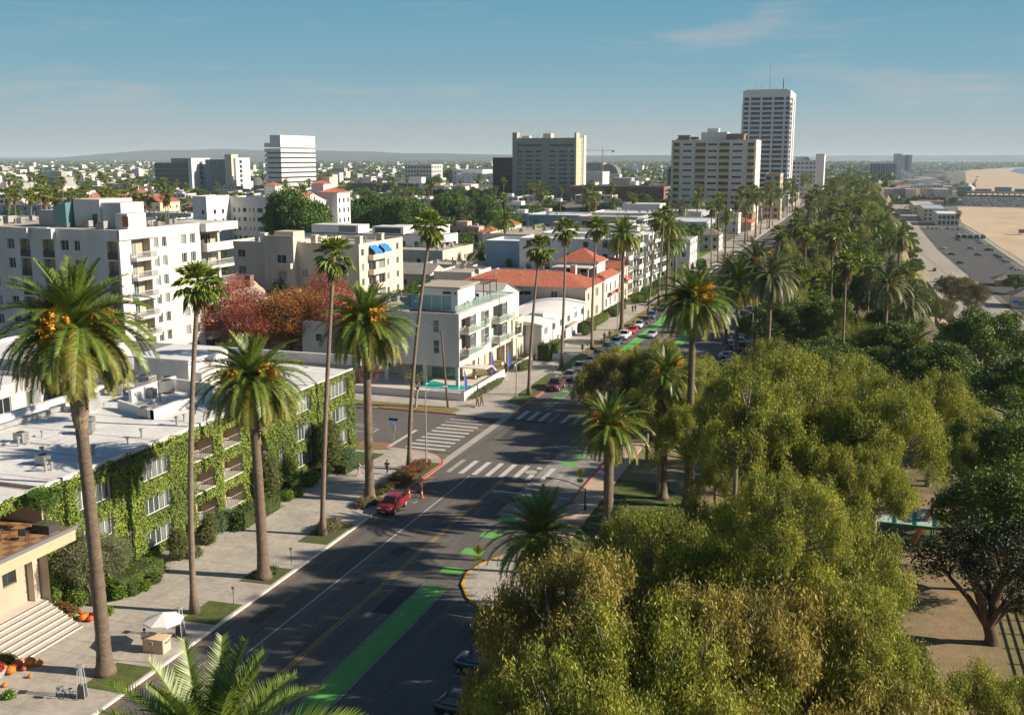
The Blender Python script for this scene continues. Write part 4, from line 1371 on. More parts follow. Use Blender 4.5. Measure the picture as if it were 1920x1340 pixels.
def ivy_on(p0, p1, z0, z1, dens, openings, seed, thick=0.42, up=0.28):
 r = np.random.default_rng(seed)
 L = math.hypot(p1[0] - p0[0], p1[1] - p0[1])
 n = int(L * (z1 - z0) * dens)
 u = r.uniform(0, L, n)
 v = r.uniform(z0, z1 + up, n)
 keep = np.ones(n, bool)
 for (a, c, b, d, *_) in openings:
  j = 0.10 * np.sin(u * 7.0 + c) + 0.08 * np.sin(v * 9.0)
  keep &= ~((u > a + 0.04 + j * .6) & (u < b - 0.04 + j * .6) & (v > c + 0.02 + j * .4) & (v < d - 0.10 - np.abs(j) * 1.4))
 zt = z1 + up * (0.5 + 0.5 * np.sin(u * 2.1 + seed))
 keep &= v < zt
 u, v = u[keep], v[keep]
 n = len(u)
 bump = 0.5 + 0.5 * np.sin(u * 1.15 + 1.7 * np.sin(v * 0.9)) * np.sin(v * 1.3 + 1.1 * np.sin(u * 0.7))
 bump = bump * 0.7 + 0.3 * (0.5 + 0.5 * np.sin(u * 5.1 + v * 3.3))
 dpt = 0.03 + thick * bump * r.uniform(0.55, 1.0, n)
 dx, dy = (p1[0] - p0[0]) / L, (p1[1] - p0[1]) / L
 nx, ny = dy, -dx
 c = np.stack([p0[0] + dx * u + nx * dpt, p0[1] + dy * u + ny * dpt, v], 1)
 tan = np.array([dx, dy, 0])
 nor = np.array([nx, ny, 0])
 a = r.uniform(-0.8, 0.8, (n, 1))
 down = np.array([0, 0, -1]) * np.cos(a) + tan * np.sin(a) + nor * r.uniform(0.0, 0.8, (n, 1))
 down /= np.linalg.norm(down, axis=1)[:, None]
 side = np.cross(down, nor + r.normal(0, .5, (n, 3)))
 side /= np.linalg.norm(side, axis=1)[:, None]
 s = r.uniform(0.10, 0.19, (n, 1))
 V = np.stack([c, c + down * s * .5 + side * s * .55, c + down * s, c + down * s * .5 - side * s * .55], 1).reshape(-1, 3)
 patch = 0.5 + 0.35 * np.sin(u * 0.35 + 2 * np.sin(v * 0.4)) * np.cos(v * 0.5 + seed)
 K = np.repeat(np.clip(patch * 0.85 - .1 + r.normal(0.18, 0.22, n), 0, 1), 4)
 return V, np.arange(len(V)).reshape(-1, 4), K
Vs = ivy_on((HX, 62.3), (HX, 115.2), 0.1, 9.75, 95, OPS, 1)
Vt = ivy_on((HX, 50.0), (HX, 62.3), 9.75, 10.7, 105, [], 2)
ob_ = put('ivy', np_mesh('ivy', *Vs[:2], ivy_leaf, Vs[2]), hotel)
ob_['kind'] = 'stuff'
ob_ = put('ivy', np_mesh('ivy', *Vt[:2], ivy_leaf, Vt[2]), hotel)
ob_['kind'] = 'stuff'
Vp = ivy_on((HX, 62.3), (HX, 98), 9.75, 10.55, 100, [], 5, 0.35, 0.25)
ob_ = put('ivy', np_mesh('ivy', *Vp[:2], ivy_leaf, Vp[2]), hotel)
ob_['kind'] = 'stuff'
MB().box(HX - .001, 50.0, 9.75, HX + .05, 62.3, 10.65).build('vine_band', M('vine_stems', (0.05, 0.075, 0.02), 0.95, 0.4, 3), hotel)
stem = MB()
facade(stem, HX + .02, 62.3, HX + .02, 115.2, 0.05, 9.85, [(a, c, b, d) for a, c, b, d, _ in OPS], 0.0)
stem.build('vine_stems', MATS['vine_stems'], hotel)
rf = MB()
rf.quad((HX + .05, 50, 10.35), (HX + .05, 98, 10.35), (-78.5, 98, 10.35), (-78.5, 50, 10.35))
rf.quad((HX + .0, 98, 9.75), (HX + .0, 115.2, 9.75), (-100, 119, 9.75), (-100, 98, 9.75))
rf.quad((-78.5, 50, 10.35), (-78.5, 98, 10.35), (-80, 98, 10.35), (-80, 50, 10.35))
rf.build('roof', M('hotel_membrane', (0.56, 0.55, 0.53), .85, .10, .35, .15, col2=(.70, .69, .67), detail=8), hotel)
pr = MB()
pr.box(HX - .35, 50, 10.35, HX, 98, 10.72)
pr.box(HX - .35, 98.2, 9.75, HX - .02, 115.2, 10.0)
pr.box(-100, 118.0, 9.75, HX - .4, 118.4, 11.0)
pr.box(-79.2, 50, 10.35, -78.6, 92, 11.35)
pr.box(-79.2, 97.6, 9.7, HX - .4, 98.0, 10.6)
pr.build('parapet', bright_white, hotel)
court = MB()
cpts = [(-66.0, 84.0), (-66.2, 88.0), (-65.5, 91.0), (-66.0, 94.0), (-67.4, 95.6)]
for a, b in zip(cpts[:-1], cpts[1:]):
 court.prism([(a[0], a[1]), (b[0], b[1]), (b[0] - .45, b[1]), (a[0] - .45, a[1])], 10.35, 11.3)
court.prism([(-66.0, 84.0), (-66.45, 84.0), (-72.5, 86.6), (-72.5, 87.0)][::-1], 10.35, 11.3)
court.prism([(-67.4, 95.6), (-67.4, 96.0), (-73.8, 97.2), (-73.8, 96.8)], 10.35, 11.5)
court.prism([(-73.4, 89.5), (-73.0, 89.5), (-73.0, 97.2), (-73.4, 97.2)], 10.35, 11.7)
court.build('screen_wall', bright_white, hotel)
pent = MB().box(-80.5, 99.5, 9.76, -73.0, 107.5, 13.0)
pent.box(-73.1, 100, 9.76, -71.6, 104, 11.6)
pent.build('stair_penthouse', white_wall, hotel)
MB().box(-80.9, 99.1, 13.0, -72.6, 107.9, 13.18).build('penthouse_roof', roof_white, hotel)
for (x, y, s) in ((-68.6, 77.5, 1.1), (-74.6, 66, 1.4), (-72.4, 94.8, 1.4), (-74.3, 93.2, 1.5), (-75.8, 95.4, 1.6), (-74.2, 97.3, 1.2), (-76.9, 92, 1.2), (-70.2, 79.6, 1.0), (-78.0, 112, 1.3), (-81, 113.5, 1.3), (-84, 113, 1.2), (-87, 114.5, 1.3), (-68.2, 86.5, .9)):
 ac_unit(hotel, x, y, 10.35 if y < 98 else 9.76, s, 0.3 * (x % 2))
for i in range(34):
 x, y = rw.uniform(-77, -62), rw.uniform(52, 96)
 (vent if i % 3 else ac_unit)(hotel, x, y, 10.36, rw.uniform(.5, 1.1))
pp_r = MB()
for i in range(9):
 x, y = rw.uniform(-77, -64), rw.uniform(52, 94)
 pp_r.tube([(x, y, 10.45), (x + rw.uniform(-1, 1), y + rw.uniform(2, 7), 10.45)], .06, 5)
 pp_r.tube([(x, y, 10.45), (x - rw.uniform(2, 6), y, 10.45)], .05, 5)
pp_r.build('roof_pipe', metal_grey, hotel)['kind'] = 'stuff'
for (x, y) in ((-65, 60), (-63.4, 66.5), (-63.2, 72), (-62.8, 78), (-62.6, 83), (-62.9, 92), (-68, 62), (-71.5, 72), (-67, 70), (-70.6, 91), (-69.4, 88.4), (-66, 102), (-69, 110), (-75, 114), (-90, 110), (-93, 103)):
 vent(hotel, x, y, 10.35 if y < 98 else 9.76, 1.3)
sm = MB()
for k in range(7):
 y = 52 + k * 6.4
 sm.box(-78.4, y, 10.352, HX - .4, y + .05, 10.375)
for k in range(3):
 sm.box(-99, 102 + k * 5, 9.76, HX - .5, 102.05 + k * 5, 9.78)
sm.build('roof_seam', roof_grey, hotel)
duct = MB()
duct.box(-77.6, 70, 10.5, -77.1, 84, 10.95).box(-76.2, 84, 10.35, -74.4, 86.4, 12.0).box(-75.8, 61, 10.35, -73.8, 64, 11.5)
duct.build('duct', metal_grey, hotel)
block(hotel, -108, 62, -92.2, 98, 0, 10.5, white_wall, roof_white, S=wgrid(15, 4, 3, 1.6, 1.6, 3.1, 1.0), E=wgrid(36, 8, 3, 2.2, 1.8, 3.1, 1.0))
st = MB()                          # stepped dark-edged stair wall down into the court
for i in range(12):
 st.box(-86.0 + i * .45, 88 + i * .5, 0, -85.4 + i * .45, 92 + i * .5, 9.0 - i * .35)
st.build('garden_stair', beige_wall, hotel)
ent = thing('entrance_pavilion', 'cream entrance canopy with tiled roof terrace at the ivy hotel door', 'porch')
eb = MB()
eb.box(-62.0, 40, 7.25, -57.0, 62.3, 7.62)
eb.build('canopy_slab', M('canopy_cream', (0.46, 0.38, 0.25), 0.7, 0.04, 1), ent)
MB().box(-57.02, 40, 7.62, -56.8, 62.4, 7.92).build('gutter_edge', M('gutter_dark', (0.16, 0.16, 0.17), 0.6), ent)
MB().box(-57.1, 40, 6.7, -56.95, 62.2, 7.25).build('fascia', MATS['canopy_cream'], ent)
tl = M('terracotta_deck', (0.20, 0.105, 0.05), 0.8, 0.1, 1)
tl2 = M('terracotta_deck_light', (0.34, 0.19, 0.09), 0.8, 0.1, 1)
tiles = [MB().box(-.44, -.44, 0, .44, .44, .03).mesh('deck_tile', m) for m in (tl, tl2)]
MB().box(-66, 40, 7.62, -57.02, 62.3, 7.66).build('deck', tl, ent)
for i in range(8):
 for j in range(13):
  put('deck_tile', tiles[(i + j) % 2], ent, (-57.6 - i * .9, 51.3 + j * .9 - .4, 7.665))
w2 = MB()
w2.box(-66.3, 40, 7.62, -66, 62.3, 10.4)
w2.box(-72, 62.1, 7.62, -60, 62.29, 10.4)
w2.build('terrace_wall', tan_wall, ent)
d2 = MB()
facade(d2, -61.6, 44, -61.6, 62.3, 0.0, 7.25, [(4.6, 1.1, 7.4, 4.6), (8.8, 1.1, 11.8, 4.8), (15.2, 3.2, 16.6, 5.4)], 0.3)
d2.build('entrance_wall', tan_wall, ent)
window(ent, -61.6, 48.6, 1.1, math.pi / 2, 2.8, 3.5, 'dark', 0.2, gi=0)
window(ent, -61.6, 52.8, 1.1, math.pi / 2, 3.0, 3.7, 'dark', 0.2, gi=0)
window(ent, -61.6, 59.2, 3.2, math.pi / 2, 1.4, 2.2, 'dark', 0.2, gi=0)
for y in (51.9, 57.2, 61.9):
 MB().box(-61.5, y - .3, 1.1, -60.9, y + .3, 6.9).build('column', beige_wall, ent)
for i in range(8):
 MB().box(-64, 49.0, 0.0, -55.9 - i * .62, 61.0 + i * .18, 0.28 + i * .14).build('step', M('step_stone', (0.56, 0.50, 0.44), 0.8, 0.06, 1), ent)
for i in range(8):
 MB().box(-56.02 - i * .62, 49.0, 0.262 + i * .14, -55.885 - i * .62, 61.0 + i * .18, 0.285 + i * .14).build('step_nosing', M('nosing_dark', (0.09, 0.08, 0.07), 0.8), ent)
for i, (x, y, a) in enumerate(((-60.2, 57.6, 20), (-58.8, 58.9, 200), (-61.4, 59.0, 100), (-59.2, 56.2, 150), (-60.4, 54.6, 60), (-58.5, 53.6, 10))):
 chair((x, y, 7.7), R(a), metal_dark, 'dark terrace armchair, %s from the planted tree end of the tiled roof terrace' % ('first', 'second', 'third', 'fourth', 'fifth', 'sixth')[i], 'armchairs on the tiled roof terrace')
tag(MB().box(-59.3, 60.3, 7.7, -57.7, 61.5, 8.35).box(-59.2, 60.4, 8.351, -57.8, 61.4, 8.36, 1).build('planter_box', [metal_dark, MATS['planting_soil']]), 'dark square planter box at the end of the tiled roof terrace', 'planter')
TERR = tree_parts(77, 1.3, 1.9, 0.9, 5, 160, 26, ficus_leaf, bark, 0.14, 0.07, 0.4, (.12, .12, .12), trunk_r=.05, twigs=False)
tree(TERR, 'potted_tree', (-58.5, 60.9, 8.3), 'small leafy tree growing in the terrace planter box')
# ================================================================ BUILDINGS ALONG THE STREETS
apt = thing('apartment_block', 'big white seven-storey apartment block with corner balconies behind the ivy hotel', 'apartment block')
AX, AY, AZ = -109.3, 133.6, 25.0
FH = 3.1
sops, eops = [], []
for f in range(8):
 t = AZ - 3.4 - f * FH          # sill height of each floor
 if t < 0.2:
  continue
 for (a, b, lo, st) in ((-131.2, -129.8, 0, 'two'), (-128.7, -126.6, -1.2, 'log'), (-124.2, -121.8, -1.2, 'log'), (-120.6, -119.0, 0, 'two'), (-118.0, -116.8, 0, 'two'), (-111.7, -109.7, -1.2, 'log'), (-134.6, -133.2, 0, 'two'), (-139.5, -138.0, 0, 'two'), (-143.6, -141.6, -1.2, 'log')):
  sops.append((a + 148, t + lo, b + 148, t + 1.65, st))
 for (a, b, lo, st) in ((136.4, 141.0, -1.2, 'bal'), (141.9, 143.1, 0, 'two'), (144.0, 145.2, 0, 'two'), (149.1, 150.5, 0, 'two'), (151.6, 153.0, 0, 'two')):
  eops.append((a - AY, t + lo, b - AY, t + 1.65, st))
mb = MB()
facade(mb, -148, AY, AX, AY, 0, AZ, sops, 0.35)
facade(mb, AX, AY, AX, 154.5, 0, AZ, eops, 0.35)
facade(mb, AX, 154.5, -148, 154.5, 0, AZ)
facade(mb, -148, 154.5, -148, AY, 0, AZ)
mb.box(-148, AY - .5, AZ, -122.5, AY + .2, AZ + .15).box(-120.3, AY - .25, AZ - 1.3, AX + .25, AY, AZ).box(AX, AY - .25, AZ - 1.6, AX + .3, 142, AZ + .05)
mb.box(-129.2, AY - .9, AZ - 1.6, -126.2, AY - .01, AZ + .05).box(-124.6, AY - .9, AZ - 1.6, -121.4, AY - .01, AZ + .05)
mb.build('wall', white_wall, apt)
for o in sops:
 if o[4] == 'log':
  x0, x1 = o[0] - 148, o[2] - 148
  MB().quad((x0, AY + 1.3, o[1]), (x1, AY + 1.3, o[1]), (x1, AY + 1.3, o[3]), (x0, AY + 1.3, o[3])).quad((x0, AY + .35, o[1]), (x1, AY + .35, o[1]), (x1, AY + 1.3, o[1]), (x0, AY + 1.3, o[1])).quad((x0, AY + .35, o[3]), (x0, AY + 1.3, o[3]), (x1, AY + 1.3, o[3]), (x1, AY + .35, o[3])).quad((x0, AY + .35, o[1]), (x0, AY + 1.3, o[1]), (x0, AY + 1.3, o[3]), (x0, AY + .35, o[3])).quad((x1, AY + .35, o[1]), (x1, AY + .35, o[3]), (x1, AY + 1.3, o[3]), (x1, AY + 1.3, o[1])).build('loggia', tan_wall, apt)
  window(apt, x0 + .1, AY + 1.28, o[1], 0, x1 - x0 - .2, 2.3, 'two', 0)
  MB().box(x0, AY + .05, o[1] + .9, x1, AY + .1, o[1] + .96).box(x0, AY + .06, o[1], x1, AY + .08, o[1] + .9).build('railing', metal_dark, apt)
 else:
  wins(apt, -148, AY, AX, AY, 0, [o[:4]], 'two', .2)
for o in eops:
 if o[4] == 'bal':
  y0, y1 = o[0] + AY, o[2] + AY
  MB().quad((AX - 1.4, y0, o[1]), (AX - 1.4, y1, o[1]), (AX - 1.4, y1, o[3]), (AX - 1.4, y0, o[3])).quad((AX - .3, y1, o[1]), (AX - 1.4, y1, o[1]), (AX - 1.4, y1, o[3]), (AX - .3, y1, o[3])).quad((AX - .3, y0, o[3]), (AX - .3, y1, o[3]), (AX - 1.4, y1, o[3]), (AX - 1.4, y0, o[3])).build('loggia', tan_wall, apt)
  window(apt, AX - 1.36, y0 + .3, o[1], math.pi / 2, 2.6, 2.3, 'four', 0)
  balcony(apt, AX - 1.4, y0 - .3, AX + 1.1, y1 + .2, o[1], 'bars', 'ES', 0.95, 0.45, white_wall)
 else:
  wins(apt, AX, AY, AX, 154.5, 0, [o[:4]], 'two', .2)
for f in range(7):
 z = AZ - 4.6 - f * FH
 balcony(apt, AX - 2, 155, AX + 1.0, 163, z, 'solid' if f % 3 < 1 else 'bars', 'ES', 1.0, 0.5, white_wall)
 MB().box(AX - 5, 156.5, z, AX - 2.1, 162.5, z + 2.6).build('inner_wall', tan_wall, apt)
 window(apt, AX - 2.05, 157.4, z + .1, math.pi / 2, 3.0, 2.2, 'four', -.01)
MB().box(AX - 9, 154.6, 0, AX - 5, 164, AZ - .2).box(AX - 5, 154.6, AZ - 1.6, AX + 1.2, 164.4, AZ - .2).box(AX - .2, 159.2, 0, AX + .3, 159.8, AZ - 1.6).build('balcony_tower', white_wall, apt)
MB().quad((-148, AY, AZ - .05), (AX, AY, AZ - .05), (AX, 154.5, AZ - .05), (-148, 154.5, AZ - .05)).build('roof', roof_tan, apt)
MB().box(-122.2, 139, AZ - .04, -117, 147, 29.4).box(-117.0, 139.3, AZ - .04, -113.2, 145, 28.9).build('lift_house', white_wall, apt)
MB().box(-111.7, 136, AZ - .04, -109.4, 140.5, 27.4).build('stair_house', white_wall, apt)
MB().box(-110.3, 135.9, AZ + .4, -109.2, 135.98, 27.0).build('vent_panel', M('rust_panel', (0.32, 0.12, 0.06), 0.8), apt)
MB().box(-118.5, 138.92, AZ, -117.6, 138.99, AZ + 2.1).build('door', frame_dark, apt)
MB().box(-128.5, 138, AZ - .04, -124.4, 144, AZ + 2.6).build('roof_shed', grey_wall, apt)
MB().add([(-124.9, 137.5, AZ + 3.2), (-122.5, 137.5, AZ + 3.9), (-122.5, 139.5, AZ + 3.9), (-124.9, 139.5, AZ + 3.2), (-124.9, 137.5, AZ), (-122.5, 137.5, AZ), (-122.5, 139.5, AZ), (-124.9, 139.5, AZ)], [(0, 1, 2, 3), (4, 5, 1, 0), (5, 6, 2, 1), (7, 4, 0, 3)]).build('tank_screen', glass_teal, apt)
clutter(apt, -146, 134, -111, 152, AZ, 26, 4)
for (x, y) in ((-114.2, 135.3), (-113.4, 135.6), (-104 - 6, 144), (-111.5, 149), (-112, 151)):
 ac_unit(apt, x, y, AZ, .8)
wl_ = thing('white_lowrise', 'white stepped block with deep balconies at the left edge behind the hotel court', 'building')
block(wl_, -112, 100, -94, 116, 0, 11.5, white_wall, roof_white, S=wgrid(18, 4, 3, 2.2, 1.9, 3.4, 1.2), E=wgrid(16, 3, 3, 2.6, 2.0, 3.4, 1.0))
for k in range(3):
 balcony(wl_, -94, 102, -92.4, 112, 3.2 + 3.3 * k, 'solid', 'ES', 1.0, .3, white_wall)
cr = thing('cream_apartments', 'cream flat-roofed apartment house with two blue awnings and stacked balconies', 'apartment building')
CX, CY, CZ = -105.5, 207.0, 17.3
ce = []
for f in range(5):
 z = 1.3 + f * 3.3
 for a in (1.0, 14.0, 19.3):
  ce.append((a, z, a + 1.4, z + 1.6))
 ce.append((4.6, z - .9, 8.4, z + 1.5))
 ce.append((9.8, z - .9, 13.2, z + 1.5))
block(cr, -122, CY, CX, CY + 23, 0, CZ, cream_wall, roof_grey, par=.8, E=ce, S=[(2, 9.5, 3.5, 11.3), (2, 6.2, 3.5, 8)], style='two', depth=.3)
for f in range(5):
 z = 0.45 + f * 3.3
 balcony(cr, CX, CY + 4.3, CX + 1.4, CY + 13.4, z, 'solid', 'ES', 0.95, .25, cream_wall)
for y in (CY + 4.8, CY + 9.9):
 MB().add([(CX + .02, y, 16.6), (CX + .02, y + 3.6, 16.6), (CX + 1.7, y + 3.6, 15.2), (CX + 1.7, y, 15.2), (CX + 1.7, y, 14.8), (CX + 1.7, y + 3.6, 14.8)], [(0, 3, 2, 1), (3, 4, 5, 2)]).build('awning', blue_cloth, cr)
block(cr, -139.5, CY, -122.02, CY + 18, 0, CZ - .1, beige_wall, roof_white, par=.4, S=[(3, 13.6, 5, 15.4), (12.5, 13.6, 14.4, 15.8), (3, 9.8, 5, 11.6), (12.5, 9.8, 14.4, 11.9)], wname='wing_wall')
block(cr, -128.5, CY - 1.6, -121, CY, 0, CZ + 1.5, beige_wall, roof_tan, par=.2, S=[(3.2, 12, 5.6, 14.6), (3.2, 8.5, 5.6, 11)], wname='bay_wall')
balcony(cr, -124.6, CY - 2.8, -121.2, CY - 1.6, 11.8, 'solid', 'ES', 1, .25, beige_wall)
MB().box(-128, CY + 2, CZ, -123, CY + 7, CZ + 2.2).box(-119, CY + 3, CZ, -116.5, CY + 6, CZ + 1.2).build('stair_house', beige_wall, cr)
for (x, y) in ((-133, CY + 4), (-118.6, CY + 2), (-107.5, CY + 2), (-107, CY + 12)):
 MB().box(x, y, CZ - .8, x + 1.3, y + 1.3, CZ + 1.4).box(x - .12, y - .12, CZ + 1.4, x + 1.42, y + 1.42, CZ + 1.6).build('chimney', cream_wall, cr)
clutter(cr, -138, CY, -107, CY + 20, CZ - .4, 22, 8)
def house(name, label, x0, y0, x1, y1, h, wm, rm, rh=0, axis='x', cat='house', fl=2, nS=3, nE=3, wh=1.3, seed=0, n=3, hip=None, group=None, pane=False, ww=1.2):
 o = thing(name, label, cat, group=group)
 fh = (h - .6) / fl
 S_, E_ = wgrid(x1 - x0, nS, fl, ww, wh, fh, .9) if nS else (), wgrid(y1 - y0, nE, fl, ww, wh, fh, .9) if nE else ()
 if rh > 0:
  block(o, x0, y0, x1, y1, 0, h, wm, rm, par=0, roof=False, S=S_, E=E_, pane=pane, style='two' if pane else 'far')
  if hip is not None:
   tile_roof(o, x0, y0, x1, y1, h + .1, rh, hip=hip, axis=axis, m=rm)
  else:
   plain_gable(o, x0, y0, x1, y1, h, rh, axis, rm, wm)
 else:
  block(o, x0, y0, x1, y1, 0, h, wm, rm, S=S_, E=E_, pane=pane, style='two' if pane else 'far')
  clutter(o, x0, y0, x1, y1, h - .45, n, seed)
 return o
gr = house('grey_roof_house', 'long low building with wide flat weathered grey roof behind the autumn trees', -116, 176, -80, 200, 7.8, tan_wall, roof_grey, seed=3, n=7, nS=6, nE=4)
house('brown_roof_house', 'house with steep dark brown shingle roof below the cream apartments', -150, 190, -127, 204, 6.0, tan_wall, roof_brown, 4.6, 'x', nS=4)
gh = house('gabled_house', 'white gable-fronted house with grey shingle roof among the red trees', -124, 168, -112, 184, 6.0, white_wall, M('grey_shingle', (0.30, 0.28, 0.24), 0.95, .12, .8, .5), 4.2, 'y', pane=True, nS=2)
MB().box(-119.5, 183, 6, -118.1, 184.4, 12.5).build('chimney', brick_wall, gh)
gh2 = house('gabled_house', 'grey-roofed house with white dormer gable left of the red brick chimney', -138, 170, -126, 182, 5.5, white_wall, MATS['grey_shingle'], 4.0, 'x', pane=True, nS=3)
house('low_grey_house', 'low flat pale grey house just behind the modern white condominium', -92, 158, -72.5, 174, 8.2, white_wall, roof_grey, seed=9, n=6, nS=3)
house('pyramid_roof_house', 'house with low pyramid grey roof beside the rooftop terrace', -84, 190, -68, 206, 8.6, white_wall, M('pale_grey_roof', (0.40, .38, .34), .9, .1, .5), 2.6, 'x', nS=3)
cd_ = thing('white_condominium', 'modern white condominium on columns with glass balconies and a corner pool', 'apartment building')
DX, DY, DZ, DB = -59.4, 150.0, 11.8, 3.5
de = [(1.0, 5.4, 7.6, 8.6, 'r'), (1.0, 8.9, 7.6, 11.0, 'r'), (10.2, 5.6, 12.4, 8.2, 'w'), (10.2, 8.8, 12.4, 11.0, 'w'),
  (15.8, 5.0, 23.4, 7.9, 'r'), (15.8, 8.4, 23.4, 11.0, 'r'), (26.5, 6, 28, 7.6, 'w')]
mb = MB()
facade(mb, DX, DY, DX, 180.0, DB, DZ, [(a, b - DB, c, d - DB) for a, b, c, d, _ in de], 0.25)
facade(mb, -73, DY, DX, DY, DB, DZ, [(9.2, 2.0, 10.2, 4.2), (9.2, 5.4, 10.2, 7.4)], 0.25)
facade(mb, DX, 180, -73, 180, DB, DZ)
facade(mb, -73, 180, -73, DY, DB, DZ)
mb.quad((-73, DY, DB), (-73, 180, DB), (DX, 180, DB), (DX, DY, DB))
mb.quad((-73, DY, DZ - .25), (DX, DY, DZ - .25), (DX, 180, DZ - .25), (-73, 180, DZ - .25))
mb.box(-73, DY - .01, DZ - .001, DX + .01, DY + .3, DZ + .2).box(DX - .3, DY + .31, DZ - .001, DX + .011, 180, DZ + .2)
mb.build('wall', white_wall, cd_)
wins(cd_, -73, DY, DX, DY, DB, [(9.2, 2.0, 10.2, 4.2), (9.2, 5.4, 10.2, 7.4)], 'sash', .1)
for (a, b, c, d, k) in de:
 y0, y1 = DY + a, DY + c
 if k == 'w':
  window(cd_, DX + .3, y0, b, math.pi / 2, y1 - y0, d - b, 'sash', 0.1, gi=2)
  MB().box(DX, y0 - .1, b - .1, DX + .5, y0, d + .1).box(DX, y1, b - .1, DX + .5, y1 + .1, d + .1).box(DX, y0, d, DX + .5, y1, d + .1).box(DX, y0, b - .1, DX + .5, y1, b).build('window_surround', white_wall, cd_)
  balcony(cd_, DX + .5, y0, DX + .9, y1, b, 'glass', 'ES', 1.0, .1)
  continue
 x2 = DX - 1.8
 rm = MB().quad((x2, y0, b), (x2, y1, b), (x2, y1, d), (x2, y0, d)).quad((DX - .25, y1, b), (x2, y1, b), (x2, y1, d), (DX - .25, y1, d)).quad((DX - .25, y0, b), (x2, y0, b), (x2, y0, d), (DX - .25, y0, d)).quad((DX - .25, y0, d), (DX - .25, y1, d), (x2, y1, d), (x2, y0, d)).quad((DX - .25, y0, b), (x2, y0, b), (x2, y1, b), (DX - .25, y1, b))
 rm.build('loggia', white_wall, cd_)
 window(cd_, x2 + .05, y0 + 1.0, b + .02, math.pi / 2, 2.4, d - b - .3, 'two', 0, gi=2)
 window(cd_, x2 + .05, y0 + 4.2, b + .02, math.pi / 2, 2.0, d - b - .3, 'two', 0, gi=2)
 window(cd_, DX - .3, y1 - 1.6, b + .3, math.pi / 2, 1.5, d - b - .5, 'cross', 0, gi=2)
 balcony(cd_, DX - .2, y0 - .6, DX + 1.5, y1 + .2, b - .02, 'glass', 'ES', 1.0, .22, cream_wall)
 chair((DX + .3, y0 + 1.4, b), R(90), wood_tan, 'tan balcony armchair on the %s %s balcony of the white condominium' % ('upper' if b > 8 else 'lower', 'near' if a < 5 else 'far'), 'chairs on the condominium balconies')
for (x, y) in ((-59.9, 150.5), (-65.5, 150.5), (-72.3, 150.5), (-59.9, 158), (-59.9, 166), (-59.9, 173), (-59.9, 179)):
 MB().box(x - .25, y - .25, 0.1, x + .25, y + .25, DB).build('column', white_wall, cd_)
MB().box(-72.8, 156, 0.05, -62, 179, DB - .01).build('ground_floor', beige_wall, cd_)
MB().box(-70.5, 155.9, 0.3, -67.8, 155.97, 3.1).box(-66.6, 155.9, 0.3, -62.6, 155.97, 3.2).build('door', glass_teal, cd_)
MB().box(-67.2, 156, 0.3, -66.2, 155.96, 2.6).build('panel', white_wall, cd_)
st = MB()
for i in range(9):
 st.box(-58.6, 158.0 + i * .42, 2.2 - i * .24, -56.8, 158.5 + i * .42, 2.42 - i * .24)
st.build('stair', white_wall, cd_)
MB().box(-62, 157.98 - 3, 2.3, -56.8, 157.99, 2.42).build('landing', white_wall, cd_)
MB().box(-68.4, 151.2, DZ - .2, -60.6, 152.0, DZ + .35).build('roof_kerb', metal_dark, cd_)
MB().box(-68.4, 156.2, DZ - .2, -62.0, 164, DZ + 3.4).build('roof_room', bright_white, cd_)
MB().box(-69.0, 155.6, DZ + 3.4, -61.4, 165.0, DZ + 3.62).build('roof_room_roof', roof_tan, cd_)
MB().box(-64.6, 156.14, DZ + 2.4, -63.2, 156.19, DZ + 2.8).box(-62.6, 156.14, DZ + 2.4, -62.3, 156.19, DZ + 2.7).build('window', glass_dark, cd_)
for i in range(4):
 MB().box(-68.4 + i * 1.75, 152.1, DZ + .35, -66.7 + i * 1.75, 152.16, DZ + 2.7).build('glass_screen', glass_mat('screen_glass', (0.16, 0.36, 0.38), 0.65), cd_)
for i in range(12):
 MB().box(-60.9, 152.2 + i * 2.1, DZ, -60.85, 154.2 + i * 2.1, DZ + 1.1).build('glass_panel', glass_rail, cd_)
pg = MB()
for x in (-66, -61.6):
 for y in (167, 170.3, 173.6):
  pg.box(x, y, DZ, x + .12, y + .12, DZ + 2.9)
for y in (167, 168.7, 170.3, 172, 173.6):
 pg.box(-66.2, y, DZ + 2.9, -61.2, y + .08, DZ + 3.0)
pg.box(-66, 167, DZ + 2.75, -65.9, 173.7, DZ + 2.9).box(-61.6, 167, DZ + 2.75, -61.5, 173.7, DZ + 2.9)
pg.build('pergola', metal_dark, cd_)
MB().box(-70, 165.2, DZ - .2, -66.5, 166.2, DZ + 2.3).build('planter_wall', tan_wall, cd_)
for i, (x, y) in enumerate(((-63.5, 169), (-64.5, 171), (-62.6, 172.5), (-62.4, 166), (-62, 160.4), (-61.7, 158))):
 chair((x, y, DZ), R(50 * i), (metal_dark, blue_cloth, metal_dark, metal_white, metal_dark, metal_dark)[i], ('dark', 'blue', 'dark', 'white', 'dark', 'dark')[i] + ' roof terrace seat, %s from the glass corner' % ('sixth', 'fifth', 'fourth', 'third', 'second', 'first')[i], 'seats on the condominium roof terrace')
for i, (x, y) in enumerate(((-62.6, 164.8), (-61.6, 163.3), (-66, 167.6))):
 shrub('potted_plant', (x, y, DZ), .45, .45, .5, hedge_leaf, 'round potted plant on the roof terrace, %s from the white roof room' % ('second', 'nearest', 'farthest')[i], 'potted plant', n=90, group='potted plants on the roof terrace')
clutter(cd_, -72.5, 166, -67, 179, DZ - .2, 5, 3)
pc = MB().box(-76, 142.3, 0.0, -56.0, 156, 0.32).box(-59, 156, 0, -55.6, 162, 0.3)
tag(pc.build('pool_deck', M('pool_deck_stone', (0.55, 0.50, 0.44), .8, .08, .6)), kind='structure')
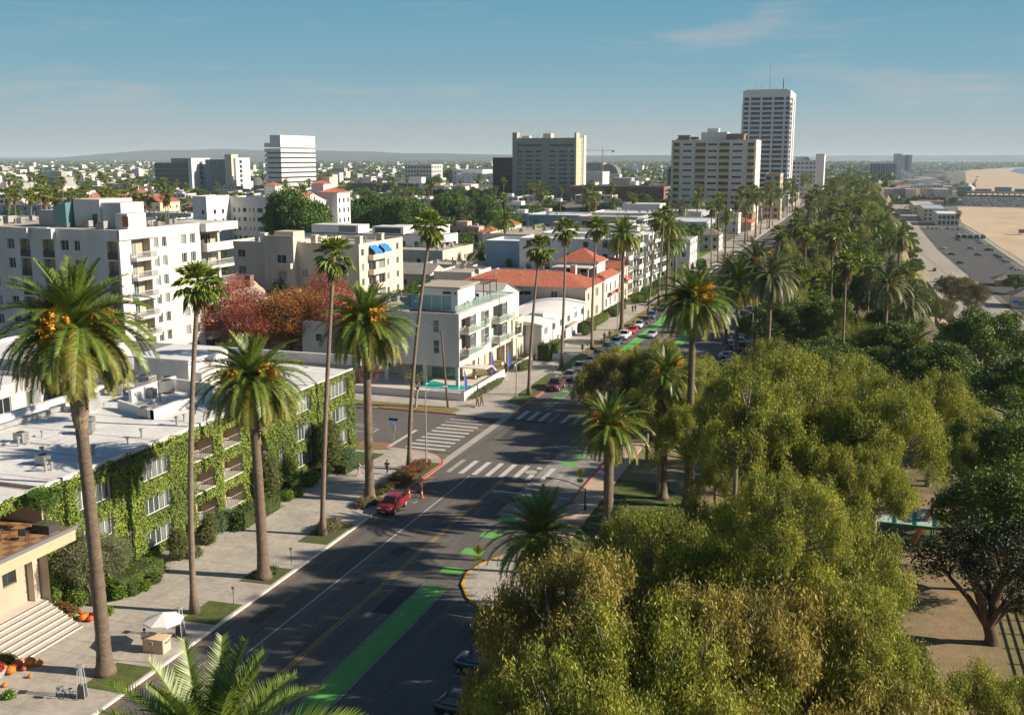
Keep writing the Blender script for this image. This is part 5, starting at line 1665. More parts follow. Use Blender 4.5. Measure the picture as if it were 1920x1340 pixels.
pool = thing('swimming_pool', 'turquoise pool set in the pale deck of the white condominium', 'swimming pool')
pts = [(a, b + 3.3) for a, b in ((-67.5, 145.2), (-62, 144.2), (-57.6, 144.6), (-56.8, 146.4), (-58.2, 148.2), (-61.5, 147.4), (-65, 149.4), (-67.8, 148.0))]
MB().prism(pts, 0.30, 0.335).build('water', M('pool_water', (0.02, 0.42, 0.36), 0.06, spec=.6), pool)
cp = MB()
for a, b in zip(pts, pts[1:] + pts[:1]):
 d = Vector((b[0] - a[0], b[1] - a[1], 0)).normalized() * .18
 cp.prism([a, b, (b[0] + d.y, b[1] - d.x), (a[0] + d.y, a[1] - d.x)], .32, .40)
cp.build('coping', bright_white, pool)
wallp = thing('garden_wall', 'low white wall round the pool court at the street corner', 'wall')
mb = MB().box(-80, 141.9, 0.1, -55.7, 142.15, 1.25).box(-55.69, 141.9, 0.1, -55.45, 160.5, 1.35)
mb.box(-57.5, 160.3, 0.1, -55.7, 160.5, 1.3)
mb.build('wall', bright_white, wallp)
MB().box(-80, 141.85, 1.26, -55.7, 142.2, 1.34).box(-55.72, 141.85, 1.36, -55.4, 160.5, 1.43).build('coping', white_wall, wallp)
wallq = thing('garden_wall', 'short white wall along the pavement in front of the second white house', 'wall')
MB().box(-55.5, 165.5, 0.1, -55.25, 177, 1.2).build('wall', bright_white, wallq)
MB().box(-55.55, 165.45, 1.2, -55.2, 177.05, 1.27).build('coping', white_wall, wallq)
for i, (x, y) in enumerate(((-56.0, 143.4), (-57.2, 158.9), (-56.0, 163.8))):
 f = thing('flag', 'tall blue feather flag at the pool court, %s from the street corner' % ('first', 'second', 'third')[i], 'flag', (x, y, 0.2), 0, 'blue feather flags at the pool court')
 MB().cyl(0, 0, 0, 4.6, .03, seg=5).build('pole', metal_white, f)
 fm = MB()
 n = 8
 for k in range(n):
  z0, z1 = 1.0 + 3.4 * k / n, 1.0 + 3.4 * (k + 1) / n
  w0 = 0.42 * math.sin(math.pi * min(1, .25 + .75 * k / n)) + .1
  w1 = 0.42 * math.sin(math.pi * min(1, .25 + .75 * (k + 1) / n)) + .04
  fm.quad((0, 0, z0), (w0 * .7, w0 * .7 + .04 * (k % 2), z0), (w1 * .7, w1 * .7 + .04 * ((k + 1) % 2), z1), (0, 0, z1))
 fm.build('cloth', M('flag_blue', (0.05, 0.09, 0.42), .7), f)
wh = thing('curved_roof_house', 'low white two-storey house with shallow curved pale roof', 'house')
block(wh, -67, 182, -55.6, 214, 0, 5.6, bright_white, roof_white, par=0, roof=False, E=wgrid(32, 6, 1, 2.3, 1.4, 3, 3.4) + wgrid(32, 5, 1, 1.3, 1.6, 3, .5, margin=5), pane=True, style='two')
rb = MB()
for k in range(8):
 x0, x1 = -67.4 + k * 1.53, -67.4 + (k + 1) * 1.53
 z0, z1 = 5.65 + .75 * math.sin(math.pi * k / 8), 5.65 + .75 * math.sin(math.pi * (k + 1) / 8)
 rb.quad((x0, 181.4, z0), (x1, 181.4, z1), (x1, 214.6, z1), (x0, 214.6, z0))
 rb.quad((x0, 181.4, z0), (x0, 181.4, 5.5), (x1, 181.4, 5.5), (x1, 181.4, z1))
rb.quad((-55.16, 181.4, 5.5), (-55.16, 214.6, 5.5), (-55.16, 214.6, 5.65), (-55.16, 181.4, 5.65), 0)
rb.build('roof', roof_white, wh)
MB().box(-60, 189, 6.1, -57.5, 192, 6.7).build('roof_planter', bright_white, wh)
MB().box(-66, 184, 6.0, -64.4, 185.6, 7.1).build('chimney', bright_white, wh)
block(wh, -66, 175.5, -59, 181.9, 0, 7.4, cream_wall, roof_grey, E=[(1, 4.2, 5, 6.2)], S=[(1, 4.2, 3, 6.2)], wname='side_wing')
MB().box(-55.6, 198, 3.0, -54.4, 204, 3.2).build('porch_roof', roof_tan, wh)
rh = thing('red_tile_house', 'long beige house with wide red clay-tile hip roof facing the avenue', 'house')
block(rh, -86, 216, -56.2, 230, 0, 8.3, beige_wall, roof_tan, par=0, roof=False, E=[(2, 5.4, 3.5, 7.0), (9, 5.4, 11.5, 7.4), (9, 1.4, 11.5, 3.4), (2, 1.4, 3.5, 3.4)], S=[(4, 6.2, 6, 7.4), (14, 6.4, 17.5, 7.4), (22, 6.0, 23.5, 7.6), (8, 6.2, 9, 7.4)], pane=True)
tile_roof(rh, -86, 216, -56.2, 230, 8.4, 2.7, .6, True)
MB().box(-62, 224.6, 9.5, -60.8, 226, 12.4).build('chimney', beige_wall, rh)
MB().box(-83, 219.6, 10.2, -82, 220.6, 11.4).build('chimney', beige_wall, rh)
for (x, y, z) in ((-72, 219.5, 9.8), (-65, 218.6, 9.5), (-78, 219.4, 9.9)):
 vent(rh, x, y, z, 1.4)
for k, (x, y) in enumerate(((-56.1, 232.2), (-56.1, 250.2))):
 pass
r2 = thing('red_tile_villa', 'white villa with peaked red tile roof, columned balcony and small tiled awnings', 'house')
block(r2, -70, 236, -57, 252, 0, 8.0, white_wall, roof_tan, par=0, roof=False, E=[(2, 4.6, 3.6, 6.6), (6, 4.6, 7.6, 6.6), (11, 4.6, 12.6, 6.6), (2, 1.2, 3.6, 3.2), (6, 1.2, 7.6, 3.2), (11, 1.2, 12.6, 3.2)], S=[(8.5, 4.6, 11, 7.2), (4, 5, 6, 7)], pane=True)
block(r2, -70, 243, -60.5, 252, 8.0, 11.2, white_wall, roof_tan, par=0, roof=False, S=[(1, .7, 3, 2.4), (5, .7, 7, 2.4)], wname='upper_wall', pane=True)
tile_roof(r2, -70, 243, -60.5, 252, 11.3, 3.0, .6, True)
tile_roof(r2, -60.4, 236, -57, 252, 8.1, 1.2, .4, True)
tile_roof(r2, -56.9, 240, -55.9, 244, 4.1, .5, .2, False, 'y', name='tiled_awning')
tile_roof(r2, -56.9, 247, -55.9, 251, 4.1, .5, .2, False, 'y', name='tiled_awning')
cl = MB()
for i in range(5):
 cl.cyl(-69 + i * 2.0, 236.6, 8.1, 10.4, .14, seg=8)
cl.box(-70, 236.3, 10.4, -60.6, 243, 10.6)
cl.build('colonnade', white_wall, r2)
MB().box(-60.2, 233.4, 0, -57.4, 235.8, 7.6).build('bay', white_wall, r2)
tile_roof(r2, -60.2, 233.4, -57.4, 235.8, 7.7, 1.0, .3, True, name='bay_roof')
r3 = thing('tile_gable_house', 'narrow yellow-beige house end with two stepped red tile gables by the white condominiums', 'house')
block(r3, -68, 253.5, -57, 262, 0, 8.8, cream_wall, roof_tan, par=0, roof=False, E=[(1.5, 5, 2.7, 6.8), (5, 5, 6.2, 6.8), (5, 1.4, 6.2, 3.2)], pane=True)
tile_roof(r3, -68, 253.5, -57, 262, 8.9, 2.2, .4, False, 'x')
tile_roof(r3, -57, 256, -55.8, 261.5, 5.6, .9, .3, False, 'y', name='tiled_awning')
f1 = house('flat_grey_house', 'flat-roofed pale house with white rim among garden palms behind the red roof', -92, 240, -71, 262, 7.2, white_wall, roof_grey, seed=2, n=5, nS=5, nE=4)
house('flat_blue_house', 'flat bluish-roofed low house between the red roofs', -88, 232, -71.5, 239.5, 6.0, tan_wall, roof_blue, seed=5, n=4, nS=3)
for i, (x1, y0, y1, z) in enumerate(((-61.0, 264, 277, 15.2), (-59.2, 278.5, 292, 15.6), (-58.0, 293.5, 314, 14.6))):
 c = thing('balcony_condominium', ('nearest', 'middle', 'farthest')[i] + ' white five-storey balcony condominium with green glass rails on the avenue', 'apartment building', group='white balcony condominiums on the avenue')
 L = y1 - y0
 e = []
 for f in range(5):
  for a in (1.0, L * .36, L * .68):
   e.append((a, .5 + f * 3, a + L * .24, 2.7 + f * 3))
 block(c, x1 - 26, y0, x1, y1, 0, z, bright_white, roof_white, E=e, S=wgrid(26, 5, 5, 1.4, 1.5, 3, 1.0), pane=False, style='far', depth=.6)
 for f in range(5):
  for j, (a, b) in enumerate(((.6, L * .46), (L * .54, L - .6))):
   balcony(c, x1, y0 + a, x1 + 1.7 + (.5 if j else 0), y0 + b, .3 + 3 * f, 'glass' if (f + j) % 2 else 'solid', 'ES', 1.0, .25)
 MB().box(x1 - 8, y0 + 3, z, x1 - 4, y0 + 7, z + 2.4).build('lift_house', bright_white, c)
 clutter(c, x1 - 25, y0, x1 - 1, y1, z - .5, 7, i)
bl = thing('blue_white_block', 'wide bluish-white block with blank side wall and white roof parapets behind the garden palms', 'building')
block(bl, -104, 284, -66, 300, 0, 12.6, M('bluish_plaster', (0.52, 0.56, 0.60), .85, .05, .3), roof_white, par=.8, S=[(22, 4, 30, 8), (32, 2, 37, 9)], pane=False, style='far')
MB().box(-84, 286, 12.5, -66, 298, 14.6).box(-66.02, 296, 12.5, -64, 304, 18.0).build('roof_parapet_block', bright_white, bl)
cw = thing('white_terrace_block', 'white four-storey block with curved corner balconies and rooftop sunrooms', 'apartment building')
cx, cy, cz = -133, 318, 12.6
block(cw, -176, 300, -126, 318, 0, 12.0, bright_white, roof_grey, S=wgrid(50, 11, 3, 1.6, 1.5, 3.4, 2.0), E=wgrid(18, 3, 3, 3, 1.8, 3.4, 1.6), pane=False, style='far')
MB().box(-172, 304, 12, -155, 312, 14.6).box(-150, 304, 12, -139, 312, 14.4).box(-134, 306, 12, -128, 316, 14.8).build('sunroom', bright_white, cw)
MB().box(-162, 303.9, 12.4, -156, 303.98, 14.2).box(-149, 303.9, 12.3, -140, 303.98, 14.0).build('window', glass_blue, cw)
for f in range(3):
 mbv = MB()
 p = [(-126 + 2.6 * math.sin(math.pi * k / 8), 301 + 16 * k / 8) for k in range(9)]
 mbv.prism([(-126, 301)] + p + [(-126, 317)], 3.2 + f * 3.4, 4.4 + f * 3.4)
 mbv.build('balcony', bright_white, cw)
tb = house('tan_long_block', 'long tan-roofed cream block with row of tall windows beside the utility pole', -122, 330, -100, 372, 11.0, cream_wall, roof_tan, seed=6, n=10, nS=4, nE=9, fl=3, wh=1.9)
house('small_beige_house', 'small beige two-storey house with roof deck below the white terrace block', -113, 258, -98, 270, 8.0, beige_wall, roof_grey, seed=7, n=5, nS=3, nE=3)
house('small_grey_house', 'small grey hip-roofed house left of the curved balconies', -118, 243, -104, 254, 7.0, beige_wall, M('slate_roof', (0.25, .24, .23), .9, .15, .6), 2.2, 'x', nS=3)
ts = house('white_step_house', 'white house with slanting solar canopy on the roof beyond the grey roofs', -100, 236, -90, 250, 8.6, white_wall, roof_tan, seed=8, n=2, nS=2)
MB().add([(-92, 238, 9.6), (-90, 241, 13.4), (-91, 242, 13.4), (-93, 239, 9.6)], [(0, 1, 2, 3), (3, 2, 1, 0)]).build('roof_canopy', cream_wall, ts)
w2s = thing('white_motel', 'long white two-storey block with dark window strips beyond the garden palms', 'building')
block(w2s, -118, 392, -84, 404, 0, 8.5, white_wall, roof_white, S=wgrid(34, 8, 2, 2.6, 1.1, 3.6, 2.0), E=wgrid(12, 3, 2, 1.5, 1.2, 3.6, 2.0), pane=False, style='far')
clutter(w2s, -118, 392, -84, 404, 8.1, 8, 3)
house('bluegrey_block', 'blue-grey block with white rooftop boxes beyond the white motel', -142, 440, -104, 470, 11.5, M('bluegrey_wall', (0.30, 0.36, 0.42), .85, .06, .3), roof_white, seed=13, n=12, nS=4, nE=5, fl=3)
house('teal_roof_house', 'low house with flat teal-edged roof behind the white motel', -122, 414, -92, 430, 10.0, tan_wall, M('teal_roof', (0.20, 0.33, 0.33), .8, .1, .3), seed=14, n=6, nS=5, nE=3, fl=3)
house('red_cap_house', 'small white house with red tile cap left of the white motel', -143, 404, -135, 412, 9.0, white_wall, tile_red, 2.4, 'x', hip=True, nS=2)
house('red_cap_house', 'small cream house with red tile cap below the long white motel', -139, 372, -132, 380, 8.0, cream_wall, tile_red, 2.2, 'x', hip=True, nS=2)
dk = thing('dark_glass_block', 'wide low modern block with dark recessed window band and pale roof parapet', 'building')
block(dk, -118, 488, -72, 520, 0, 11.6, grey_wall, roof_white, par=.6, S=[(14, 2, 45, 8.8)], E=[(2, 3, 30, 9)], style=None, wname='wall')
for i in range(10):
 window(dk, -104 + i * 3.1, 488.1, 2, 0, 3.0, 6.8, 'fard', .1, False, 0)
MB().box(-110, 490, 11.5, -92, 505, 14.6).box(-118.1, 486.9, 9.0, -72, 487.9, 11.0).build('parapet', white_wall, dk)
clutter(dk, -116, 490, -74, 518, 11.1, 14, 9)
wb = thing('white_box_building', 'plain white two-storey box with dark window pairs by the avenue beyond the cross street', 'building')
block(wb, -84, 436, -62, 470, 0, 10.0, M('bluewhite_wall', (0.58, 0.62, 0.66), .85, .04, .3), roof_white, S=[(3, 6.4, 7.5, 7.6), (3, 2.6, 7.5, 3.8)], E=wgrid(34, 5, 2, 3, 2, 4, 1.5), pane=False, style='far')
for i, (y, x1) in enumerate(((350, -68), (366, -67), (382, -66))):
 pass
dkc = thing('dark_balcony_block', 'dark block with long white balcony slabs beside the bright lawn', 'apartment building')
block(dkc, -100, 372, -78, 392, 0, 15, grey_wall, roof_grey, E=wgrid(20, 4, 4, 3.4, 2, 3.6, .8), S=wgrid(22, 4, 4, 2.6, 1.8, 3.6, .8), pane=False, style='far')
for f in range(4):
 balcony(dkc, -78, 372, -75.5, 391, 3.4 + f * 3.5, 'glass', 'ES', 1, .3)
wx, wy, _ = G(397, 512, 0)
H4 = thing('white_tile_hotel', 'large white hotel with rows of small windows and red clay-tile gables', 'hotel')
hx_, hy_ = wx, wy
zt = 23.0
E0 = G(386, 368, zt)
S0 = G(358, 368, zt)
ex, ey = E0[0], E0[1]
D1 = 62
block(H4, E0[0] - 5.6, ey, ex, ey + 14, 0, zt, bright_white, roof_white, S=[(3.6, zt - 6.3, 4.6, zt - 4.8), (3.6, zt - 9.6, 4.6, zt - 8.1), (3.6, zt - 13, 4.6, zt - 11.5)], E=[(4, zt - 6.3, 5.6, zt - 4.8), (4, zt - 9.6, 5.6, zt - 8.1), (9, zt - 6.3, 10.4, zt - 4.8), (9, zt - 9.6, 10.4, zt - 8.1)], pane=False, style='far')
ops = []
for f in range(5):
 z = zt - 6.0 - f * 3.3
 for (a, w) in ((1.4, .9), (3.4, .8), (5.4, 1.4), (8.0, .5), (9.5, .5), (11.2, 2.2), (14.9, 1.3), (17.2, .6), (19.3, 2.0)):
  ops.append((a, z, a + w, z + 1.5))
ops = [(a * 1.0, b, c * 1.0, d) for a, b, c, d in ops]
block(H4, ex + .02, ey + 14, ex + 22.6, ey + 26, 0, zt - .6, bright_white, roof_white, S=ops, pane=False, style='far', wname='long_wall')
gx = ex + 22.6
block(H4, gx, ey + 9, gx + 9, ey + 27, 0, zt - 2.0, bright_white, roof_white, par=0, roof=False, S=[(3, zt - 7, 4.4, zt - 5.2)], E=wgrid(18, 3, 5, 1.2, 2.0, 3.4, 2.4), pane=False, style='far', wname='gable_wing')
tile_roof(H4, gx, ey + 9, gx + 9, ey + 27, zt - 1.9, 2.8, .4, False, 'x')
gb = MB()
gable_end(gb, gx + 9, ey + 9, gx + 9, ey + 27, zt - 1.9, 2.6)
gb.build('gable', bright_white, H4)
block(H4, gx + 4, ey + 30, gx + 12, ey + 40, 0, zt + .6, bright_white, roof_white, par=0, roof=False, E=wgrid(10, 3, 6, 1.2, 1.7, 3.6, 2), pane=False, style='far', wname='stair_tower')
tile_roof(H4, gx + 4, ey + 30, gx + 12, ey + 40, zt + .7, 1.4, .5, True)
block(H4, gx + 1, ey + 31, gx + 6, ey + 37, zt, zt + 3.6, bright_white, roof_white, par=0, roof=False, wname='tower')
tile_roof(H4, gx + 1, ey + 31, gx + 6, ey + 37, zt + 3.7, 1.2, .4, True)
block(H4, ex + 7, ey + 26.1, ex + 11.5, ey + 31, zt - 1, zt + 3.0, bright_white, roof_white, par=0, roof=False, wname='tower')
tile_roof(H4, ex + 7, ey + 26.1, ex + 11.5, ey + 31, zt + 3.1, 1.2, .4, True)
tile_roof(H4, ex + 15, ey + 27, ex + 22, ey + 33, zt - .4, 1.6, .4, True)
clutter(H4, ex, ey + 14, gx - 2, ey + 25, zt - 1.1, 7, 31)
def px_house(name, label, px, py, z, w, d, wm, rm, rh, axis, hip=False, **k):
 """x, y of the roof-line corner nearest the avenue, seen at column px and row py, z metres up"""
 g = G(px, py, z)
 return house(name, label, g[0] - w, g[1], g[0], g[1] + d, z, wm, rm, rh, axis, hip=hip, **k)
px_house('yellow_gable_house', 'yellow-cream gabled house with red tile roof left of the white tile hotel', 300, 380, 14, 15, 16, M('pale_yellow', (0.62, .52, .34), .85, .05, .3), tile_red, 3.6, 'y', False, nS=4, fl=4)
px_house('red_roof_rowhouse', 'dim-walled row house with long red tile roof behind the tall apartment block', 240, 376, 15, 26, 14, tan_wall, tile_red, 2.6, 'x', False, nS=4, fl=4)
px_house('red_roof_rowhouse', 'row house with red tile roof at the far side of the palm cluster', 205, 368, 14, 12, 12, tan_wall, tile_red, 2.6, 'x', True, nS=3, fl=4)
px_house('red_roof_rowhouse', 'small white house with red tile roof right of the tall palm clump', 268, 362, 12, 11, 10, white_wall, tile_red, 2.2, 'x', True, nS=2, fl=3)
px_house('white_flat_house', 'long white flat house at the left edge behind the tall apartment block', 80, 410, 14, 60, 14, white_wall, roof_white, 0, 'x', nS=9, fl=4, n=8)
px_house('white_flat_house', 'bluish flat house with parapet behind the rooftop lift houses', 95, 385, 12, 60, 14, M('shade_blue_wall', (0.35, 0.42, 0.48), .85, .05, .3), M('rust_roof', (0.34, .19, .12), .9, .1, .4), 0, 'x', nS=9, fl=4, n=3)
px_house('white_flat_house', 'small white cube house at the left edge of the town', 40, 372, 12, 14, 12, bright_white, roof_white, 0, 'x', nS=3, fl=3, n=3)
px_house('white_long_roof', 'long low pale building with cluttered roof between the apartment block and the white hotel', 358, 400, 10, 55, 12, white_wall, roof_white, 0, 'x', nS=12, fl=3, n=18)
px_house('white_long_roof', 'long grey-roofed low building below the white hotel front', 372, 412, 9, 50, 12, tan_wall, roof_grey, 0, 'x', nS=9, fl=2, n=12)
px_house('orange_roof_lodge', 'low white lodge with flat orange-rimmed roof before the white hotel', 445, 413, 9.5, 34, 16, bright_white, roof_tan, 0, 'x', nS=7, fl=3, n=4)
px_house('cream_row_house', 'low cream row of houses right of the autumn trees and the cream apartments', 830, 470, 9, 26, 26, cream_wall, roof_tan, 0, 'x', nS=5, fl=2, n=8, nE=5)
px_house('red_tile_row', 'row of low white houses with red tile roof edges behind the round green tree', 745, 382, 9, 60, 9, bright_white, tile_red, 1.8, 'x', False, nS=9, fl=2)
px_house('brown_brick_hotel', 'dark brown flat-topped brick hotel with small windows left of the cream tower', 1245, 350, 17, 66, 30, brick_wall, M('dull_teal_roof', (.12, .16, .15), .9), 0, 'x', nS=14, fl=4, n=8)
px_house('brown_brick_lowrise', 'brown brick lowrise with pale roof edge in front of the brick hotel', 1240, 358, 12, 60, 20, brick_wall, roof_tan, 0, 'x', nS=12, fl=3, n=6)
px_house('white_warehouse', 'wide blank white building right of the tan tower', 1130, 322, 22, 36, 30, white_wall, roof_white, 0, 'x', nS=0, nE=0, n=9)
px_house('white_office_lowrise', 'white low offices with square windows left of the black glass cube', 940, 326, 20, 50, 30, bright_white, roof_white, 0, 'x', nS=9, fl=4, n=10)
px_house('white_office_lowrise', 'white stepped building in front of the black glass cube', 905, 318, 24, 34, 30, bright_white, roof_white, 0, 'x', nS=5, fl=5, n=6)
px_house('blue_awning_block', 'low white block with teal roof edge below the black glass cube', 953, 342, 11, 42, 14, white_wall, M('teal_edge_roof', (.05, .2, .24), .8), 0, 'x', nS=7, fl=2, n=5)
px_house('dark_teal_office', 'long dark blue-green glass office behind the red-roofed row', 785, 345, 14, 70, 22, M('dark_blue_wall', (.035, .06, .08), .4), roof_blue, 0, 'x', nS=0, nE=0, n=4)
px_house('white_balcony_house', 'white building with blue windows right of the avenue palms', 1230, 400, 12, 30, 26, bright_white, roof_white, 0, 'x', nS=5, fl=3, n=8)
# ================================================================ TOWERS
t1 = thing('white_tower', 'tallest white office tower with dark window columns and rooftop masts', 'tower')
TX, TY = -61.2, 862.0
TW, TD, TH = 36.5, 62.0, 88.0
so_ = []
for f in range(21):
 z = 6 + f * 3.72
 for (a, w) in ((1.0, 3.8), (6.3, 7.4), (15.2, 7.4), (24.2, 7.4), (33.2, 2.6)):
  so_.append((a, z, a + w, z + 2.35))
eo = []
for f in range(21):
 z = 6 + f * 3.72
 for a in (2.0, 10, 30, 50):
  eo.append((a, z, a + (6 if a < 20 else 2.5), z + 2.2))
block(t1, TX - TW, TY, TX, TY + TD, 0, TH, M('tower_white', (0.66, .65, .66), .7, .02, .2), roof_white, par=.6, S=so_, E=eo, style='fard', pane=False, depth=1.0)
pl = MB()
for a in (-.35, 5.2, 14.2, 23.2, 31.9, 36.3):
 pl.box(TX - TW + a, TY - .7, 0, TX - TW + a + .9, TY - .01, TH - 10)
pl.box(TX + .01, TY + 16, 0, TX + 1.0, TY + 24, TH - 5).box(TX + .01, TY + 40, 0, TX + 1.0, TY + 46, TH - 5)
pl.build('pier', MATS['tower_white'], t1)
MB().box(TX - TW + 2, TY + 2, TH, TX - 2, TY + TD - 2, TH + .8).build('plant_deck', roof_grey, t1)
for (x, h, r_) in ((TX - 17, 22, .16), (TX - 6.5, 9, .3), (TX - 23, 6, .15), (TX - 27, 5, .15), (TX - 12, 4, .2)):
 MB().cyl(x, TY + 9, TH, TH + h, r_, r_ * .5, seg=6).build('mast', metal_dark, t1)
dm = MB()
for k in range(5):
 dm.box(TX - 6.9, TY + 8.6, TH + 3 + k * 1.3, TX - 6.1, TY + 9.4, TH + 3.8 + k * 1.3)
dm.build('antenna', metal_dark, t1)
t2 = thing('cream_tower', 'broad cream apartment tower of twelve storeys with balconies and roof pavilions', 'tower')
X2, Y2 = -57.0, 573.0
W2_, D2_, H2 = 45.0, 26.0, 45.4
so2 = []
cols = ((1.2, 3.2, 'b'), (6.2, 4.8, 'w'), (13.0, 5.4, 'b'), (19.6, 5.0, 'w'), (25.6, 5.4, 'b'), (32.6, 5.2, 'w'), (40.6, 3.4, 'b'))
fh2 = 3.42
for f in range(13):
 z = H2 - 3.2 - f * fh2
 if z < 1:
  continue
 for (a, w, k) in cols:
  so2.append((a, z + (0 if k == 'b' else .25), a + w, z + (1.75 if k == 'b' else 1.35)))
block(t2, X2 - W2_, Y2, X2, Y2 + D2_, 0, H2, M('tower_cream', (0.62, .585, .52), .8, .03, .3), roof_grey, par=.8, S=so2, E=wgrid(D2_, 4, 12, 1.6, 1.4, fh2, 2.6), style='fard', pane=False, depth=.7)
for f in range(12):
 z = H2 - 3.2 - f * fh2
 for (a, w, k) in cols:
  if k == 'b' and z > 1:
   MB().box(X2 - W2_ + a - .15, Y2 - .9, z - .95, X2 - W2_ + a + w + .15, Y2 - .02, z + .0).build('balcony', M('tower_ochre', (0.55, .43, .20), .8), t2)
MB().box(X2 - 30, Y2 + 5, H2 - .5, X2 - 16, Y2 + 16, H2 + 4.2).box(X2 - 27, Y2 + 7, H2 + 4.2, X2 - 21, Y2 + 13, H2 + 6.2).build('lift_house', MATS['tower_cream'], t2)
MB().box(X2 - 42, Y2 + 3, H2 - .5, X2 - 36, Y2 + 10, H2 + 2.4).box(X2 - 35.5, Y2 + 4, H2 - .5, X2 - 32, Y2 + 10, H2 + 1.7).box(X2 - 15, Y2 + 3, H2 - .5, X2 - 7, Y2 + 12, H2 + 3.0).build('roof_pavilion', M('pavilion_brown', (.22, .16, .10), .8), t2)
MB().box(X2 - 42.6, Y2 + 2.4, H2 + 2.4, X2 - 35.4, Y2 + 10.5, H2 + 2.65).box(X2 - 15.6, Y2 + 2.4, H2 + 3.0, X2 - 6.4, Y2 + 12.5, H2 + 3.3).build('pavilion_roof', roof_grey, t2)
clutter(t2, X2 - 44, Y2 + 1, X2 - 1, Y2 + 4, H2 - .5, 8, 4)
MB().box(X2 - 34, Y2 - 20, 0, X2 + 1, Y2 - .95, 7.5).box(X2 - 20, Y2 - 20.01, 7.5, X2 - 2, Y2 - 8, 9.0).build('podium', M('podium_rust', (.28, .16, .11), .85, .1, .3), t2)
t3 = thing('greygreen_tower', 'grey-green slab tower with window strips, corner turrets and ochre end wall', 'tower')
X3, Y3 = -199.0, 732.0
W3, D3, H3 = 47.0, 26.0, 50.0
so3 = []
for f in range(13):
 z = H3 - 7.2 - f * 3.15 - (0 if f else -1.2)
 if z < 2:
  continue
 for (a, w) in (((3.5, 18.5), (27.5, 18)) if f == 0 else ((3.5, 3.4), (9, 5.8), (17, 4.2), (27.5, 4.4), (34.5, 6), (43, 3.2))):
  so3.append((a, z, a + w, z + 1.5))
block(t3, X3 - W3, Y3, X3, Y3 + D3, 0, H3, M('tower_greygreen', (0.33, .335, .28), .85, .05, .2), roof_grey, par=.6, S=so3, E=[(14, 5 + f * 3.15, 15.6, 6.6 + f * 3.15) for f in range(14)], style='fard', pane=False, depth=.6)
MB().box(X3 - W3 - .5, Y3 - .6, 0, X3 - W3 + 3, Y3 + 6, H3 + 4).build('turret', MATS['tower_greygreen'], t3)
MB().box(X3 - .9, Y3 - .6, 0, X3 + .6, Y3 + 8, H3 + 3.6).build('turret', M('tower_ochre2', (0.50, .41, .27), .8, .05, .3), t3)
MB().box(X3 + .01, Y3 + 20, 0, X3 + .7, Y3 + 27, H3 + 2).box(X3 + .01, Y3 + 8.2, 0, X3 + .3, Y3 + 13, H3 - 2).build('end_wall', cream_wall, t3)
MB().box(X3 - 26, Y3 + 5, H3 - .5, X3 - 20, Y3 + 12, H3 + 3.2).box(X3 - 42, Y3 + 4, H3 - .5, X3 - 36, Y3 + 9, H3 + 1.6).build('lift_house', cream_wall, t3)
for x in (-24.5, -22.5, -34, -31):
 MB().cyl(X3 + x, Y3 + 8, H3 + (3.2 if x > -26 else 0), H3 + (5.6 if x > -26 else 2.4), .12, seg=5).build('mast', metal_dark, t3)
t4 = thing('striped_office', 'white office block with thin dark continuous window bands', 'office building')
X4, Y4 = -464, 773.7
W4, D4, H4_ = 15.5, 58, 54.5
mb = MB()
mb.box(X4 - 10, Y4 + .3, 0, X4 - .3, Y4 + D4 - .3, H4_ - 11, 1)
mb.box(X4 - W4 + .3, Y4 + 3.3, 0, X4 - 10, Y4 + D4 - .3, H4_ - 11, 1)
mb.build('window_band', [glass_dark, glass_dark], t4)
for f in range(13):
 z = H4_ - 13.9 - f * 4.05
 if z < 0:
  continue
 MB().box(X4 - W4, Y4, z, X4, Y4 + D4, z + 2.75).build('floor_band', bright_white, t4)
MB().box(X4 - W4, Y4, H4_ - 9.8, X4, Y4 + D4, H4_ - 6.4).box(X4 - 10, Y4, H4_ - 6.4, X4, Y4 + D4, H4_).build('crown_wall', bright_white, t4)
MB().cyl(X4 - 1, Y4 + 2, H4_, H4_ + 4, .15, seg=5).build('mast', metal_white, t4)
t5 = thing('glass_office', 'dark glass office with white end block and stacked square windows', 'office building')
X5, Y5 = -576.8, 808.8
mb = MB()
mb.box(X5 - 40, Y5, 0, X5 - 1.0, Y5 + 20, 31.5)
mb.build('glass_wall', M('dark_green_glass', (.03, .065, .07), .12, spec=.6), t5)
for f in range(6):
 MB().box(X5 - 40.1, Y5 - .15, 6 + f * 4, X5 - 1, Y5, 6.25 + f * 4).build('mullion', metal_grey, t5)
block(t5, X5 - 3.5, Y5 - .5, X5, Y5 + 28, 0, 35.8, bright_white, roof_white, E=[(12, 12 + 4.3 * f, 17, 15.4 + 4.3 * f) for f in range(5)], S=(), pane=False, style='fard', wname='end_wall')
MB().box(X5 - 24, Y5 + 3, 31.5, X5 - 3.6, Y5 + 16, 35.6).build('plant_room', grey_wall, t5)
t6 = thing('glass_office', 'blue glass office with tall white stair tower right of the dark glass one', 'office building')
X6, Y6 = -541, 818
MB().box(X6 - 28, Y6, 0, X6 - 6, Y6 + 20, 34.5).build('glass_wall', M('steel_blue_glass', (.07, .15, .18), .15, spec=.6), t6)
for k in range(8):
 MB().box(X6 - 27 + k * 2.8, Y6 - .15, 0, X6 - 26.7 + k * 2.8, Y6, 34).build('mullion', metal_grey, t6)
block(t6, X6 - 7, Y6 - .6, X6, Y6 + 10, 0, 39, cream_wall, roof_white, wname='stair_tower')
block(t6, X6 - .01, Y6 + 3, X6 + 2, Y6 + 26, 0, 36, bright_white, roof_white, E=[(6, 10 + 4.2 * f, 10, 13 + 4.2 * f) for f in range(6)], pane=False, style='fard', wname='east_wall')
t7 = thing('dark_office', 'dark blue low office with bright roof clutter left of the striped block', 'office building')
g7 = G(497, 335, 12)
